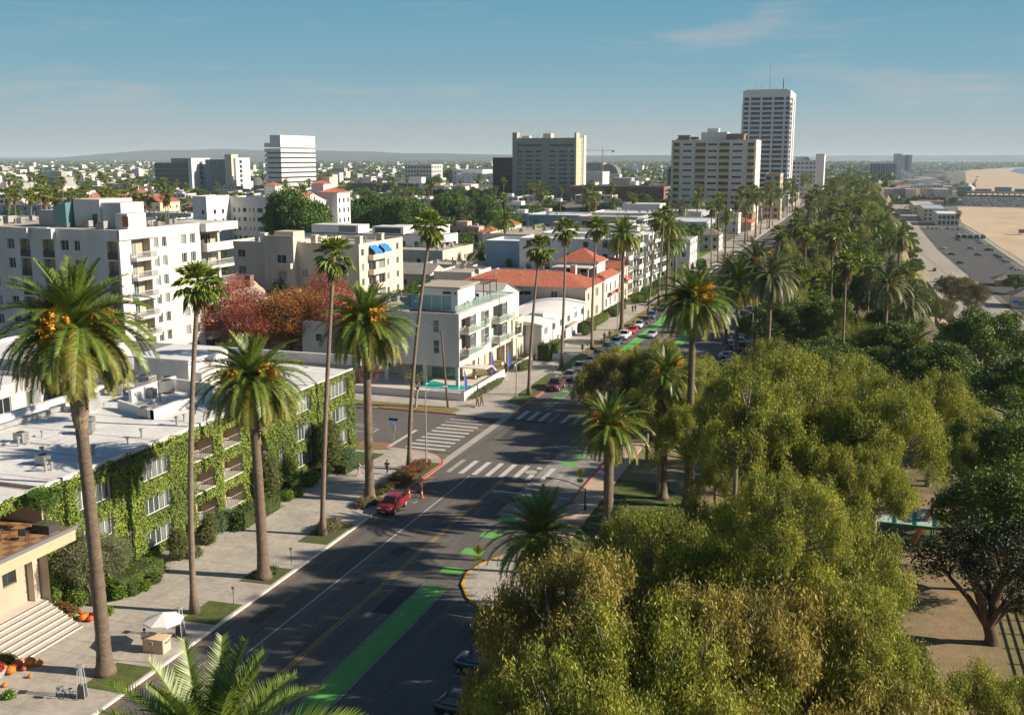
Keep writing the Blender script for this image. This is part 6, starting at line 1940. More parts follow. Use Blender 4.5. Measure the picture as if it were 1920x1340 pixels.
block(t7, g7[0] - 46, g7[1], g7[0], g7[1] + 20, 0, 12, MATS['dark_blue_wall'], roof_grey, S=wgrid(46, 8, 3, 2.2, 1.2, 4, 1.5), pane=False, style='fard')
clutter(t7, g7[0] - 44, g7[1], g7[0], g7[1] + 18, 12, 14, 5)
t8 = thing('black_glass_cube', 'black glass office cube standing left of the grey-green tower', 'office building')
MB().box(-269, 752, 0, -244, 780, 36.2).build('glass_wall', M('black_glass', (.008, .01, .012), .15, spec=.4), t8)
for f in range(9):
 MB().box(-269.05, 751.9, 3.6 + f * 3.8, -243.95, 752, 3.8 + f * 3.8).build('mullion', M('near_black', (.02, .02, .022), .5), t8)
t9 = thing('dark_round_tower', 'dark bottle-shaped tower with rounded shoulders left of the cream tower', 'tower')
g9 = (-160, 940)
mb = MB()
mb.tube([(g9[0], g9[1], 0), (g9[0], g9[1], 24), (g9[0], g9[1], 28), (g9[0], g9[1], 28.1)], [11, 11, 8.5, 7], 20)
mb.tube([(g9[0], g9[1], 28), (g9[0], g9[1], 43), (g9[0], g9[1], 46), (g9[0], g9[1], 48)], [7, 6.6, 5.2, 4.9], 16)
mb.build('shaft', M('dark_tower_glass', (.025, .03, .035), .35), t9)
for k in range(9):
 MB().cyl(g9[0], g9[1], 4 + k * 2.7, 4.25 + k * 2.7, 11.1, seg=20).build('floor_ring', MATS['near_black'], t9)
MB().box(g9[0] + 9, g9[1] + 4, 0, g9[0] + 24, g9[1] + 20, 30).build('annex', tan_wall, t9)
t10 = thing('arched_hall', 'grey building with round glazed gable between the tan tower and the dark tower', 'building')
g10 = G(1160, 325, 8)
block(t10, g10[0] - 70, g10[1], g10[0] - 30, g10[1] + 30, 0, 27, M('hall_grey', (.28, .28, .27), .8), roof_grey, S=wgrid(40, 8, 5, 2, 2.4, 5, 1.6), pane=False, style='fard')
ah = MB()
pts = [(g10[0] - 20 + 19 * math.cos(math.pi * k / 12), 6 + 19 * math.sin(math.pi * k / 12)) for k in range(13)]
ah.add([(p[0], g10[1] - 2, p[1]) for p in pts] + [(p[0], g10[1] + 28, p[1]) for p in pts], [tuple(range(12, -1, -1))] + [(k, k + 1, k + 14, k + 13) for k in range(12)])
ah.build('arched_roof', M('arch_glass', (.16, .16, .13), .4), t10)
for k in range(1, 9):
 MB().box(g10[0] - 39 + k * 4.3, g10[1] - 2.3, 0, g10[0] - 38.7 + k * 4.3, g10[1] - 2.05, 8 + 16 * math.sin(math.pi * k / 9)).build('rib', metal_grey, t10)
ck = thing('tower_crane', 'tan tower crane with long thin jib against the hazy horizon', 'crane')
gc = G(1129, 345, 0)
m = MB()
for s in ((-.8, -.8), (.8, -.8), (.8, .8), (-.8, .8)):
 m.box(gc[0] + s[0] - .14, gc[1] + s[1] - .14, 0, gc[0] + s[0] + .14, gc[1] + s[1] + .14, 46)
for k in range(22):
 z = k * 2.1
 m.tube([(gc[0] - .8, gc[1] - .8, z), (gc[0] + .8, gc[1] - .8, z + 2.1)], .09, 3)
 m.tube([(gc[0] + .8, gc[1] + .8, z), (gc[0] + .8, gc[1] - .8, z + 2.1)], .09, 3)
m.build('mast', M('crane_orange', (.50, .27, .14), .7), ck)
m = MB()
m.box(gc[0] - 36, gc[1] - .5, 45.6, gc[0] + 18, gc[1] - .3, 45.9).box(gc[0] - 36, gc[1] + .3, 45.6, gc[0] + 18, gc[1] + .5, 45.9).box(gc[0] - 36, gc[1] - .1, 46.9, gc[0] + 14, gc[1] + .1, 47.1)
for k in range(24):
 m.tube([(gc[0] - 36 + k * 2.2, gc[1], 45.7), (gc[0] - 34.9 + k * 2.2, gc[1], 47)], .08, 3)
m.tube([(gc[0], gc[1], 46), (gc[0], gc[1], 52)], .35, 4)
m.tube([(gc[0], gc[1], 52), (gc[0] - 26, gc[1], 47)], .06, 3)
m.tube([(gc[0], gc[1], 52), (gc[0] + 14, gc[1], 47)], .06, 3)
m.build('jib', MATS['crane_orange'], ck)
MB().box(gc[0] + 13, gc[1] - .8, 43.6, gc[0] + 17, gc[1] + .8, 45.6).build('counterweight', grey_wall, ck)
t11 = thing('pale_seaside_hotel', 'pale banded hotel with taller end fin right of the white tower', 'hotel')
block(t11, -66, 990, -43.5, 1040, 0, 34, M('hotel_pale', (.56, .58, .60), .8), roof_white, S=wgrid(22, 6, 8, 2.4, 1.5, 3.9, 3), E=(), pane=False, style='fard')
MB().box(-45.5, 988, 0, -38, 1012, 38.8).build('end_fin', bright_white, t11)
MB().box(-45.6, 987.8, 38.8, -37.9, 1012.2, 39.4).build('fin_cap', grey_wall, t11)
MB().box(-64, 996, 34, -52, 1010, 37).build('plant_room', white_wall, t11)
t12 = thing('teal_block', 'teal-blue block with thin orange cornice in front of the pale seaside hotel', 'building')
g12 = G(1537, 325, 19)
MB().box(g12[0] - 29, g12[1], 0, g12[0], g12[1] + 26, 18.2).build('wall', M('teal_wall', (.03, .26, .30), .7), t12)
MB().box(g12[0] - 29.3, g12[1] - .3, 18.2, g12[0] + .3, g12[1] + 26.3, 19).build('cornice', M('orange_cornice', (.52, .24, .06), .7), t12)
t13 = thing('terraced_white_block', 'small white block stepping down in terraces before the teal building', 'building')
g13 = G(1522, 352, 8)
for k in range(5):
 MB().box(g13[0] - 22 + k * 1.5, g13[1] + k * 1.2, k * 3.0, g13[0] - k * 2.6, g13[1] + 20, (k + 1) * 3.0).box(g13[0] - 21 + k * 1.5, g13[1] + k * 1.2 - .05, k * 3 + 1.0, g13[0] - 1.5 - k * 2.6, g13[1] + k * 1.2, k * 3 + 2.2, 1).build('terrace', [bright_white, glass_dark], t13)
t14 = thing('tan_slab_building', 'tan and glass slab tucked beside the cream tower', 'building')
block(t14, -58, 640, -49, 662, 0, 27, M('slab_tan', (.45, .38, .28), .8), roof_grey, S=wgrid(9, 2, 7, 2.6, 2, 3.7, 1), E=wgrid(22, 4, 7, 2, 1.6, 3.7, 1), pane=False, style='fard')
t15 = thing('four_storey_office', 'white office with three dark window rows seen between the striped block and the trees', 'office building')
block(t15, -541, 1190, -505, 1225, 0, 28.2, white_wall, roof_white, S=wgrid(36, 9, 5, 2.6, 2.6, 5.2, 2.6), E=wgrid(30, 6, 5, 2.6, 2.6, 5.2, 2.6), pane=False, style='fard')
t16 = thing('grey_glass_slab', 'grey-blue ribbed slab building with a lighter fin near the beach', 'building')
g16 = G(1694, 326, -25)
block(t16, 3, 2150, 50, 2190, -25, 24, M('slab_blue', (.22, .27, .30), .6), roof_grey, S=[(1 + i * 4.6, 4, 3.6 + i * 4.6, 50) for i in range(10)], pane=False, style='fard')
MB().box(50, 2148, -25, 58, 2196, 28).build('end_fin', white_wall, t16)
for k, (px, h, w) in enumerate(((1683, 50, 26), (1697, 46, 24), (1704, 46, 22))):
 g = G(px, 303, -25)
 d = ray(px, 296)
 Y_ = 3900
 X_ = d[0] / d[1] * Y_
 o = thing('distant_tower', ('left', 'middle', 'right')[k] + ' one of three pale distant towers on the hazy coast', 'tower', group='three pale towers on the hazy coast')
 MB().box(X_ - w / 2, Y_, -25, X_ + w / 2, Y_ + 20, h).build('shaft', M('far_pale', (.40, .46, .52), .8), o)
 for j in range(5):
  MB().box(X_ - w / 2 + 2 + j * w / 5.6, Y_ - .3, 0, X_ - w / 2 + 3.4 + j * w / 5.6, Y_ - .05, h - 4).build('window_strip', MATS['slab_blue'], o)
t17 = thing('white_beach_hotel', 'white beach hotel with grid of windows and raised centre beyond the pier road', 'hotel')
block(t17, 68, 1650, 104, 1680, -25, -2, bright_white, roof_white, S=wgrid(36, 8, 5, 2.6, 2.4, 4.2, 2), pane=False, style='fard')
MB().box(78, 1652, -2, 90, 1670, 6).build('centre_block', bright_white, t17)
t18 = thing('white_arcade_building', 'low white building with tall arcade bays left of the beach hotel', 'building')
block(t18, 8, 1640, 52, 1665, -25, -5, white_wall, roof_blue, S=[(2 + i * 4.2, 3, 4.6 + i * 4.2, 15) for i in range(10)], pane=False, style='fard')
t19 = thing('red_awning_hall', 'long low hall with faded red roof near the pier road', 'building')
block(t19, 62, 1420, 92, 1440, -25, -17, tan_wall, M('faded_red_roof', (.42, .18, .13), .8), par=0, S=wgrid(30, 7, 1, 2.4, 3, 5, 2), pane=False, style='fard')
# ================================================================ STREET PALMS AND TREES
DPH = [(-49.1, 55.4, 24.6, 1, 'tallest thick-trunked date palm nearest the hotel steps, heavy with orange fruit', 150, 15, (-.3, 0), 1.2),
  (-47.8, 74.0, 17.4, 2, 'shorter thick-trunked date palm beside the hotel loggias, with orange fruit', 130, 12, (-.3, 0), 1.1),
  (-48.3, 95.7, 18.8, 3, 'full-crowned date palm over the parked red car by the hotel corner', 140, 9, (.2, 0), 1.14)]
for (x, y, h, sd, lb, n, fr, ln, s) in DPH:
 date_palm('date_palm', (x, y, 0.12), h, n, sd, lb, 'date palms on the hotel pavement', s, fr=fr, lean=ln, boot=6.4 if sd == 1 else 3.2, r0=0.50 if sd == 1 else .48)
for (x, y, h, ln, lb) in ((-49.2, 66.0, 26.4, (1.4, 1), 'slender fan palm between the two date palms nearest the hotel steps'),
       (-48.0, 84.9, 27.0, (1.7, .9), 'slender fan palm between the hotel loggias and the red car'),
       (-48.9, 107.3, 28.3, (2.7, 1.2), 'tallest leaning fan palm in the flower bed at the street corner'),
       (-47.5, 148.9, 22.6, (1.5, .5), 'fan palm on the far corner lawn in front of the white condominium'),
       (-48.7, 171.2, 24.0, (.6, 0), 'thin fan palm rising in front of the red tile roof'),
       (-48.1, 190.4, 23.2, (.6, .3), 'fan palm over the dark parked cars beyond the white houses'),
       (-46.8, 238.3, 22.0, (1.4, .4), 'fan palm leaning right beside the white balcony condominiums'),
       (-47.4, 254, 22.5, (1.0, .4), 'fan palm just beyond the leaning one by the condominium hedges')):
 fan_palm((x, y, 0.12), h, int(y), lb, 'slender fan palms of the avenue', ln, 1.15 if y < 120 else 1.3, skirt=14 if y < 130 else 26)
date_palm('date_palm', (-47.6, 213.7, .1), 20.0, 95, 14, 'dark round-headed date palm over the red and white parked cars', 'date palms along the far pavement', 1.12, fr=0, droop=1.1)
date_palm('date_palm', (-46.8, 262, .1), 19.0, 80, 15, 'date palm crowding the fan palms near the condominium end', 'date palms along the far pavement', 1.0, fr=0)
date_palm('date_palm', (-16.0, 105.1, 0), 21.6, 120, 21, 'big date palm with orange fruit standing over the middle of the park edge', 'date palms on the park side', 1.0, fr=9)
date_palm('date_palm', (-18.9, 106.7, 0), 13.6, 60, 22, 'date palm half hidden inside the willowy trees, only its upright fronds showing', 'date palms on the park side', .75, fr=3)
date_palm('date_palm', (-22.0, 94.4, 0), 10.6, 84, 23, 'short stout date palm with orange fruit by the yellow crossing sign', 'date palms on the park side', 0.92, fr=6, r0=.55, boot=1.8)
date_palm('date_palm', G(1012, 1010, 6.4)[:2] + (0,), 6.4, 84, 24, 'low young date palm spreading over the yellow kerb island', 'date palms on the park side', 1.0, fr=0, r0=.5, boot=1.2, droop=.85)
gp_ = G(395, 1455, 19)
date_palm('date_palm', (gp_[0], gp_[1], 0), 18.6, 95, 25, 'date palm at the bottom of the view, only its frond tips in the picture', 'date palms on the park side', .98, fr=0, droop=.8)
for i, (px, py, z, bx, s, lb) in enumerate(((1385, 532, 14.5, 0, 1.2, 'wide date palm in front of the parking bay, left of the taller one'),
          (1420, 497, 17.5, 0, 1.3, 'tallest wide date palm over the parking bay'),
          (1446, 520, 16.5, 0, 1.15, 'date palm behind and right of the tallest one over the parking bay'),
          (1365, 505, 15, 0, .9, 'date palm peeping left of the pair over the parking bay'))):
 g = G(px, py, z)
 date_palm('date_palm', (g[0], g[1], 0), z, 90, 30 + i, lb, 'date palms over the parking bay', s, fr=4 if i == 1 else 0, pale=(i > 0))
for i, (px, py, z, s, lb) in enumerate(((1688, 447, 14, 1.15, 'dark date palm on the bluff edge against the highway'),
          (1663, 440, 13, 1.0, 'date palm just left of the one on the bluff edge'),
          (1697, 518, 10, 1.0, 'date palm with orange fruit on the bluff over the ramp wall'),
          (1712, 652, 7.0, .95, 'low date palm among the dark trees on the right'),
          (1655, 640, 6.0, .8, 'small date palm half buried left of the low one on the right'))):
 g = G(px, py, z)
 date_palm('date_palm', (g[0], g[1], 0), z, 70, 40 + i, lb, 'date palms at the bluff edge', s, fr=4 if i in (2, 3) else 0)
for i, (px, py, z, lb) in enumerate(((1500, 520, 12, 'yellowish fan palm beside the parking bay, left of three'), (1543, 530, 12, 'yellowish fan palm with dead skirt, upper right of three'), (1530, 566, 9, 'short yellow-leaved fan palm, lowest of three'))):
 g = G(px, py, z)
 fan_palm((g[0], g[1], 0), z, 50 + i, lb, 'three yellowish fan palms in the park', scale=1.5, n=34, skirt=22)
EU = [tree_parts(100 + i, 6.0, 8.4, 2.4, (25, 23, 27, 24)[i], 780, 82, (euc_leaf, euc_leaf_br, euc_leaf, euc_leaf)[i], pale_bark, leaf=0.25, width=0.068, droop=1.7,
     sig=(.24, .24, .44), small=0.21, spread=1.05, trunk_r=.3, inner=.2, holes=.78, deep=True, core=.3) for i in range(4)]
DK = [tree_parts(140 + i, 6.0, 7.4, 2.8, 19, 1000, 30, euc_dark, bark, leaf=0.36, width=0.13, droop=.35, sig=(.36, .36, .26), small=0.25,
     spread=1.0, trunk_r=.3, inner=.2, holes=.6, deep=True, core=.38) for i in range(3)]
EUL = [
 (1090, 1200, 12.5, 0.88, 'b', 'bronze willowy eucalyptus overhanging the dark parked cars'),
 (1025, 1190, 9.5, 0.50, 'b', 'small bronze eucalyptus spilling over the kerb below the young palm'),
 (985, 1265, 7.4, 0.45, 'b', 'low hanging eucalyptus bough over the blue car with red tail lights'),
 (1260, 1110, 12.0, 0.84, 'g', 'broad yellow-green eucalyptus, second crown in from the parking bay'),
 (1215, 1280, 12.5, 0.90, 'b', 'bronze eucalyptus crown with bare pale twigs in the lower middle'),
 (1400, 1130, 12.0, 0.84, 'g', 'yellow-green eucalyptus with grey dead twigs left of the dirt clearing'),
 (1350, 1270, 11.5, 0.94, 'b', 'bronze-green eucalyptus low in the middle of the park'),
 (1530, 1200, 12.0, 0.77, 'g', 'green eucalyptus whose boughs hang over the dirt clearing'),
 (1480, 1320, 9.7, 1.13, 'b', 'bronze-tipped eucalyptus at the bottom edge left of the clearing'),
 (1640, 1320, 6.0, 0.80, 'g', 'small yellow-green eucalyptus at the bottom of the clearing'),
 (1090, 1345, 12.5, 0.79, 'b', 'bronze eucalyptus at the bottom edge next to the dark car roof'),
 (1340, 1020, 10.5, 0.80, 'g', 'green eucalyptus behind the bronze row, right of the short stout palm'),
 (1195, 1025, 11.5, 0.52, 'g', 'small green eucalyptus on the lawn behind the young palm'),
 (1560, 1060, 12.0, 0.74, 'g', 'rounded eucalyptus in front of the green-roofed shelter'),
 (1470, 960, 18.0, 0.53, 'g', 'eucalyptus between the trunks and the shelter roof'),
 (1150, 722, 5.4, .90, 'b', 'olive-brown eucalyptus leaning out over the avenue at the far crosswalk'),
 (1265, 740, 5.2, 1.01, 'g', 'olive eucalyptus around the hidden date palm'),
 (1345, 735, 5.2, 1.06, 'g', 'tall light eucalyptus in front of the parking bay palms'),
 (1420, 800, 18.0, .74, 'g', 'light green eucalyptus in the middle row of the park'),
 (1500, 760, 18.0, .74, 'g', 'bright yellow-green eucalyptus right of the middle row'),
 (1585, 735, 10.5, 1.00, 'g', 'tall bright eucalyptus crown in the centre of the grove'),
 (1650, 800, 18.0, .68, 'g', 'eucalyptus left of the open dry patch'),
 (1560, 870, 15.5, 0.72, 'g', 'drooping eucalyptus with pale limbs in mid grove'),
 (1600, 905, 15.5, .58, 'g', 'eucalyptus whose skirt hides half the shelter roof'),
 (1750, 780, 8.0, 1.00, 'g', 'eucalyptus with pointed tips right of the low date palm'),
 (1818, 845, 8.0, .68, 'g', 'eucalyptus above the curved reddish trunk'),
 (1290, 715, 8.6, .70, 'g', 'thin eucalyptus by the two dark palm trunks'),
 (1380, 890, 6.0, 0.60, 'g', 'light drooping eucalyptus with hooked orange trunk'),
 (1850, 640, 9.5, 1.15, 'd', 'large dark green tree at the right edge against the beach road'),
 (1760, 690, 8.0, 0.90, 'd', 'dark tree behind the pointed eucalyptus'),
 (1910, 730, 8.5, 1.00, 'd', 'dark green tree cut by the right edge'),
 (1880, 850, 8.0, 0.95, 'd', 'shaded dark tree below the big one at the right edge'),
 (1895, 960, 7.0, 0.90, 'd', 'dark tree at the right edge over the fence'),
 (1640, 690, 5.0, 0.80, 'd', 'low dark spreading tree in shade behind the bright grove'),
 (1560, 665, 4.6, 0.80, 'd', 'low grey-green spreading tree behind the street lamp'),
 (1485, 690, 4.6, 0.75, 'd', 'low dark tree left of the grey-green one'),
 (1450, 715, 18.0, .68, 'g', 'tall eucalyptus crown over the middle of the grove'),
 (1385, 745, 16.0, .52, 'g', 'eucalyptus crown left of the tallest in the grove'),
 (1215, 760, 7.0, .50, 'g', 'olive tree filling the lawn behind the short stout palm'),
 (1235, 690, 8.0, .78, 'g', 'olive crown wrapped round the half hidden date palm'),
 (1345, 830, 7.0, .55, 'g', 'thin hanging crown right of the dark palm trunks'),
 (1240, 772, 9.6, .80, 'g', 'airy olive crown in front of the two dark palm trunks'),
 (1300, 812, 9.0, .66, 'g', 'airy crown between the dark palm trunks and the grove'),
 (1170, 690, 6.0, .80, 'b', 'olive-brown crown on the kerb side of the grove'),
 (1870, 1335, 5.0, 0.60, 'g', 'yellow-green tree tips at the bottom right corner'),
]
for i, (px, py, z, s, k, lb) in enumerate(EUL):
 g = G(px, py, z)
 src = EU[3 if i % 3 == 1 else 1] if k == 'b' else (EU[(0, 2, 3)[i % 3]] if k == 'g' else DK[i % 3])
 tree(src, 'eucalyptus' if k != 'd' else 'park_tree', (g[0], g[1], 0), lb, s=s, rz=i * 1.7, sz=s * 1.1, lift=max(-1.6, z / (s * 1.1) - 6.4))
MT = tree_parts(160, 4.6, 5.6, 3.6, 11, 620, 30, M('very_dark_leaf', (0.012, 0.022, 0.008), .5, col2=(0.045, 0.06, 0.018), trans=.1, tintattr=True), M('red_brown_bark', (.10, .06, .045), .9, .3, 2, 1, bscale=5), leaf=.22, width=.1, droop=.1, sig=(.34, .34, .2), small=.27, trunk_r=.42, limb_r=.5, fork=1.3, spread=.95, holes=.7, inner=.25)
tree(MT, 'park_tree', (11.0, 80.9, 0), 'dark many-stemmed tree casting long shadows across the dirt clearing', s=1.1)
rt = random.Random(12)
k = 0
WH = lambda y, x: ('near stretch' if y < 260 else 'middle stretch' if y < 450 else 'far stretch' if y < 750 else 'vanishing end') + (' by the kerb' if x < -8 else ' by the bluff edge' if x > 4 else '')
for y in range(150, 1150, 11):
 for x in ((-12, -2, 8) if y < 250 else (-21, -12, -3, 3)):
  xx, yy = x + rt.uniform(-4, 4), y + rt.uniform(-4, 4)
  if y < 175 and x < -5:
   continue
  kk = rt.random() * (.6 if x > 2 else 1)
  f = min(1, (y - 150) / 500)
  if kk < .40 - .15 * f:
   o = tree(DK[k % 3], 'park_tree', (xx, yy, 0), 'dark evergreen tree in the %s of the bluff-top park' % WH(yy, xx), s=rt.uniform(.75, 1.15), rz=k, group='dark evergreens of the bluff-top park', sz=rt.uniform(.8, 1.25))
  elif kk < .62 and (x < 2 or y > 420):
   o = tree(EU[(0, 2, 3)[k % 3]], 'eucalyptus', (xx, yy, 0), 'olive eucalyptus in the %s of the bluff-top park' % WH(yy, xx), s=rt.uniform(.6, .95), rz=k, group='olive eucalyptus of the bluff-top park', sz=rt.uniform(.8, 1.2))
  elif kk < .84:
   far_date_palm((xx, yy, 0), rt.uniform(9, 15), k, 'bushy date palm in the %s of the bluff-top park' % WH(yy, xx), 'date palms of the bluff-top park', 1.0)
  else:
   far_fan_palm((xx, yy, 0), rt.uniform(12, 20), k, 'tall fan palm in the %s of the bluff-top park' % WH(yy, xx), 'fan palms of the bluff-top park', 1.25)
  k += 1
for i, y in enumerate(range(270, 1250, 12)):
 for x, sd in ((-47.6, 0), (-20.5, 1)):
  if sd and y < 290:
   continue
  xx, yy = x + rt.uniform(-.6, .6), y + rt.uniform(-3, 3)
  if 316 < yy < 333:
   continue
  if rt.random() < (.35 if not sd else .5):
   continue
  if (i + sd) % 3 == 0:
   far_date_palm((xx, yy, 0), rt.uniform(13, 18), i, 'date palm in the %s avenue row, %s' % (('left', 'right')[sd], WH(yy, 0)), 'date palms in the far avenue rows', 1.0)
  else:
   far_fan_palm((xx, yy, 0), rt.uniform(17, 23), i, 'fan palm in the %s avenue row, %s' % (('left', 'right')[sd], WH(yy, 0)), 'fan palms in the far avenue rows', 1.25)
RT = tree_parts(170, 5.2, 7.2, 2.6, 11, 620, 26, red_leaf, bark, leaf=.24, width=.14, droop=.2, sig=(.5, .5, .5), small=.36, trunk_r=.22, inner=.25)
RS = tree_parts(171, 5.0, 7.0, 2.6, 9, 170, 18, red_leaf, bark, leaf=.2, width=.12, droop=.2, sig=(.5, .5, .5), small=.36, trunk_r=.2, inner=.3)
OT = tree_parts(172, 5.2, 7.6, 2.4, 11, 760, 30, orange_leaf, bark, leaf=.24, width=.14, droop=.2, sig=(.42, .42, .45), small=.36, trunk_r=.24, inner=.2)
for (src, px, py, z, s, rz, lb) in ((RT, 425, 590, 8, 1.5, 0, 'pinkish-red autumn tree behind the hotel roof, left of the orange one'),
         (OT, 545, 595, 8, 1.35, 1, 'large orange-red autumn tree behind the hotel between palm crowns'),
         (RT, 608, 560, 9, 1.15, 2, 'tall thin-topped red tree just right of the orange autumn tree'),
         (RT, 648, 606, 7.5, 1.25, 3, 'red autumn tree behind the full-crowned palm'),
         (RT, 480, 620, 6, 1.05, 5, 'low wine-red tree directly behind the hotel parapet'),
         (RS, 295, 590, 7, .95, 4, 'nearly bare reddish tree before the tall apartment block'),
         (RS, 345, 600, 6, .7, 2, 'small sparse red tree right of the nearly bare one'),
         (OT, 784, 622, 7.2, 1.15, 4, 'rust-orange street tree at the corner verge beside the white condominium'),
         (RS, 690, 700, 3, .5, 4, 'small russet shrub tree by the side street wall')):
 g = G(px, py, z)
 tree(src, 'autumn_tree', g[:2] + (0,), lb, s=s, rz=rz, sz=z / 7.0 * .6 + s * .4)
FT = tree_parts(180, 9.0, 8.0, 3.0, 14, 1300, 18, ficus_leaf, bark, leaf=.5, width=.34, droop=.1, sig=(.5, .5, .4), small=.4, trunk_r=.5, twigs=False, inner=.06, flat=.6)
FB = tree_parts(181, 5.0, 6.0, 2.2, 8, 480, 16, ficus_leaf, bark, leaf=.42, width=.3, droop=.1, sig=(.35, .35, .3), small=.42, trunk_r=.3, twigs=False, inner=.08)
FD = tree_parts(182, 5.0, 6.5, 2.2, 9, 420, 14, euc_dark, bark, leaf=.5, width=.3, droop=.2, sig=(.4, .4, .35), small=.4, trunk_r=.3, twigs=False, inner=.1)
for (src, px, py, z, s, sz, lb) in ((FT, 556, 420, 14, 1.25, 2.1, 'huge round dense green tree in front of the white tile hotel'),
         (FT, 690, 404, 12, 1.15, 1.7, 'broad flat green tree right of the huge round one'),
         (FT, 752, 406, 12, 1.15, 1.6, 'second broad flat green tree before the red-tiled row'),
         (FT, 850, 394, 11, 1.15, 1.6, 'domed green tree left of the street palm crowns'),
         (FT, 905, 398, 10, .95, 1.5, 'domed green tree right of its larger neighbour'),
         (FB, 445, 432, 7, 1.3, 1.2, 'green tree behind the corner balconies of the apartment block'),
         (FB, 480, 428, 7, 1.1, 1.1, 'olive green tree left of the huge round one'),
         (FB, 925, 362, 8, 1.9, 1.3, 'flat green tree in front of the cream tower houses'),
         (FB, 985, 372, 7, 1.8, 1.2, 'green tree below the grey-green tower, left'),
         (FB, 1075, 368, 7, 1.8, 1.2, 'green tree below the grey-green tower, right'),
         (FB, 1090, 480, 5, 1.3, 1.2, 'dense green garden tree behind the red tile roofs'),
         (FB, 1120, 475, 5, 1.1, 1.2, 'second dense garden tree left of the peaked red roof'),
         (FD, 850, 330, 14, 2.6, 2.4, 'tall dark tree clump left of the white offices'),
         (FD, 815, 345, 9, 1.8, 1.8, 'dark tree below the tall clump'),
         (FB, 770, 520, 4, .9, .9, 'small green tree by the beige house'),
         (FB, 130, 425, 12, 1.0, 1.0, 'dark green tree top behind the roof tank')):
 g = G(px, py, z)
 tree(src, 'round_tree', g[:2] + (0,), lb, s=s, sz=sz, rz=px)
for i, (px, py, z, k, s, lb) in enumerate((
  (947, 414, 15, 'd', 1.1, 'date palm in front of the white motel'), (1150, 384, 14, 'd', 1.2, 'date palm left of the dark glass block'),
  (870, 402, 10, 'd', 1.1, 'date palm among the domed green trees'), (848, 396, 10, 'd', 1.0, 'date palm left of the other in the green trees'),
  (1308, 374, 17, 'd', 1.2, 'date palm in front of the cream tower base'), (1278, 388, 14, 'd', 1.2, 'dark date palm at the dark balcony block'),
  (1268, 440, 15, 'd', 1.1, 'date palm near the far end of the balcony condominiums'), (1000, 352, 20, 'f', 1.5, 'fan palm left of the grey-green tower foot'),
  (945, 372, 16, 'f', 1.5, 'brown-skirted fan palm over the red-capped house'), (990, 345, 20, 'f', 1.4, 'fan palm beside the grey-green tower foot'),
  (1018, 362, 18, 'f', 1.6, 'brown fan palm in front of the grey-green tower'), (1115, 372, 18, 'f', 1.8, 'fan palm pair leader left of the blue-white roofs'),
  (1188, 372, 17, 'f', 1.5, 'fan palm over the white parapet of the dark glass block'), (1257, 362, 16, 'f', 1.3, 'small fan palm left of the cream tower'),
  (800, 350, 20, 'f', 1.6, 'fan palm left of the dark tree clump'), (770, 358, 17, 'f', 1.5, 'fan palm over the teal office'),
  (350, 352, 16, 'd', 1.0, 'date palm over the white tile hotel wing'), (322, 356, 17, 'f', 1.4, 'fan palm left of the white tile hotel'),
  (615, 332, 17, 'd', 1.3, 'dark date palm right of the striped office'), (1394, 358, 20, 'f', 1.5, 'fan palm right of the cream tower, first of two'),
  (1410, 356, 20, 'f', 1.5, 'fan palm right of the cream tower, second of two'), (1345, 420, 9, 'd', .9, 'small palm on the bright lawn'),
  (1320, 430, 7, 'd', .8, 'small feathery palm at the lawn edge'), (1100, 355, 17, 'f', 1.5, 'fan palm right of the tan end wall'),
  (628, 470, 21, 'x', 1, ''), (905, 470, 8, 'd', .8, 'yellow-green garden palm beside the utility pole'), (928, 468, 7, 'd', .8, 'garden palm right of the yellow-green one'),
  (955, 500, 6, 'd', .7, 'low garden palm behind the red tile roof'), (1020, 500, 5, 'd', .8, 'low garden palm over the flat grey roof'), (1085, 520, 6, 'd', .7, 'low garden palm by the villa colonnade'))):
 if k == 'x':
  continue
 g = G(px, py, z)
 (far_date_palm if k == 'd' else far_fan_palm)(g[:2] + (0,), z, i, lb, 'palms of the town', s)
rt = random.Random(77)
for i in range(64):
 px = rt.choice((rt.uniform(12, 95), rt.uniform(95, 220), rt.uniform(10, 330)))
 py = rt.uniform(325, 372)
 z = rt.uniform(17, 24)
 g = G(px, py, z)
 far_fan_palm(g[:2] + (0,), z, i, 'fan palm in the left palm cluster, %s, %s' % (('at the picture edge', 'over the apartment roof', 'above the lift houses', 'right of the lift houses')[min(3, int(px // 80))], ('tall in front', 'far behind')[py < 348]), 'fan palms at the left horizon', rt.uniform(1.2, 1.6))
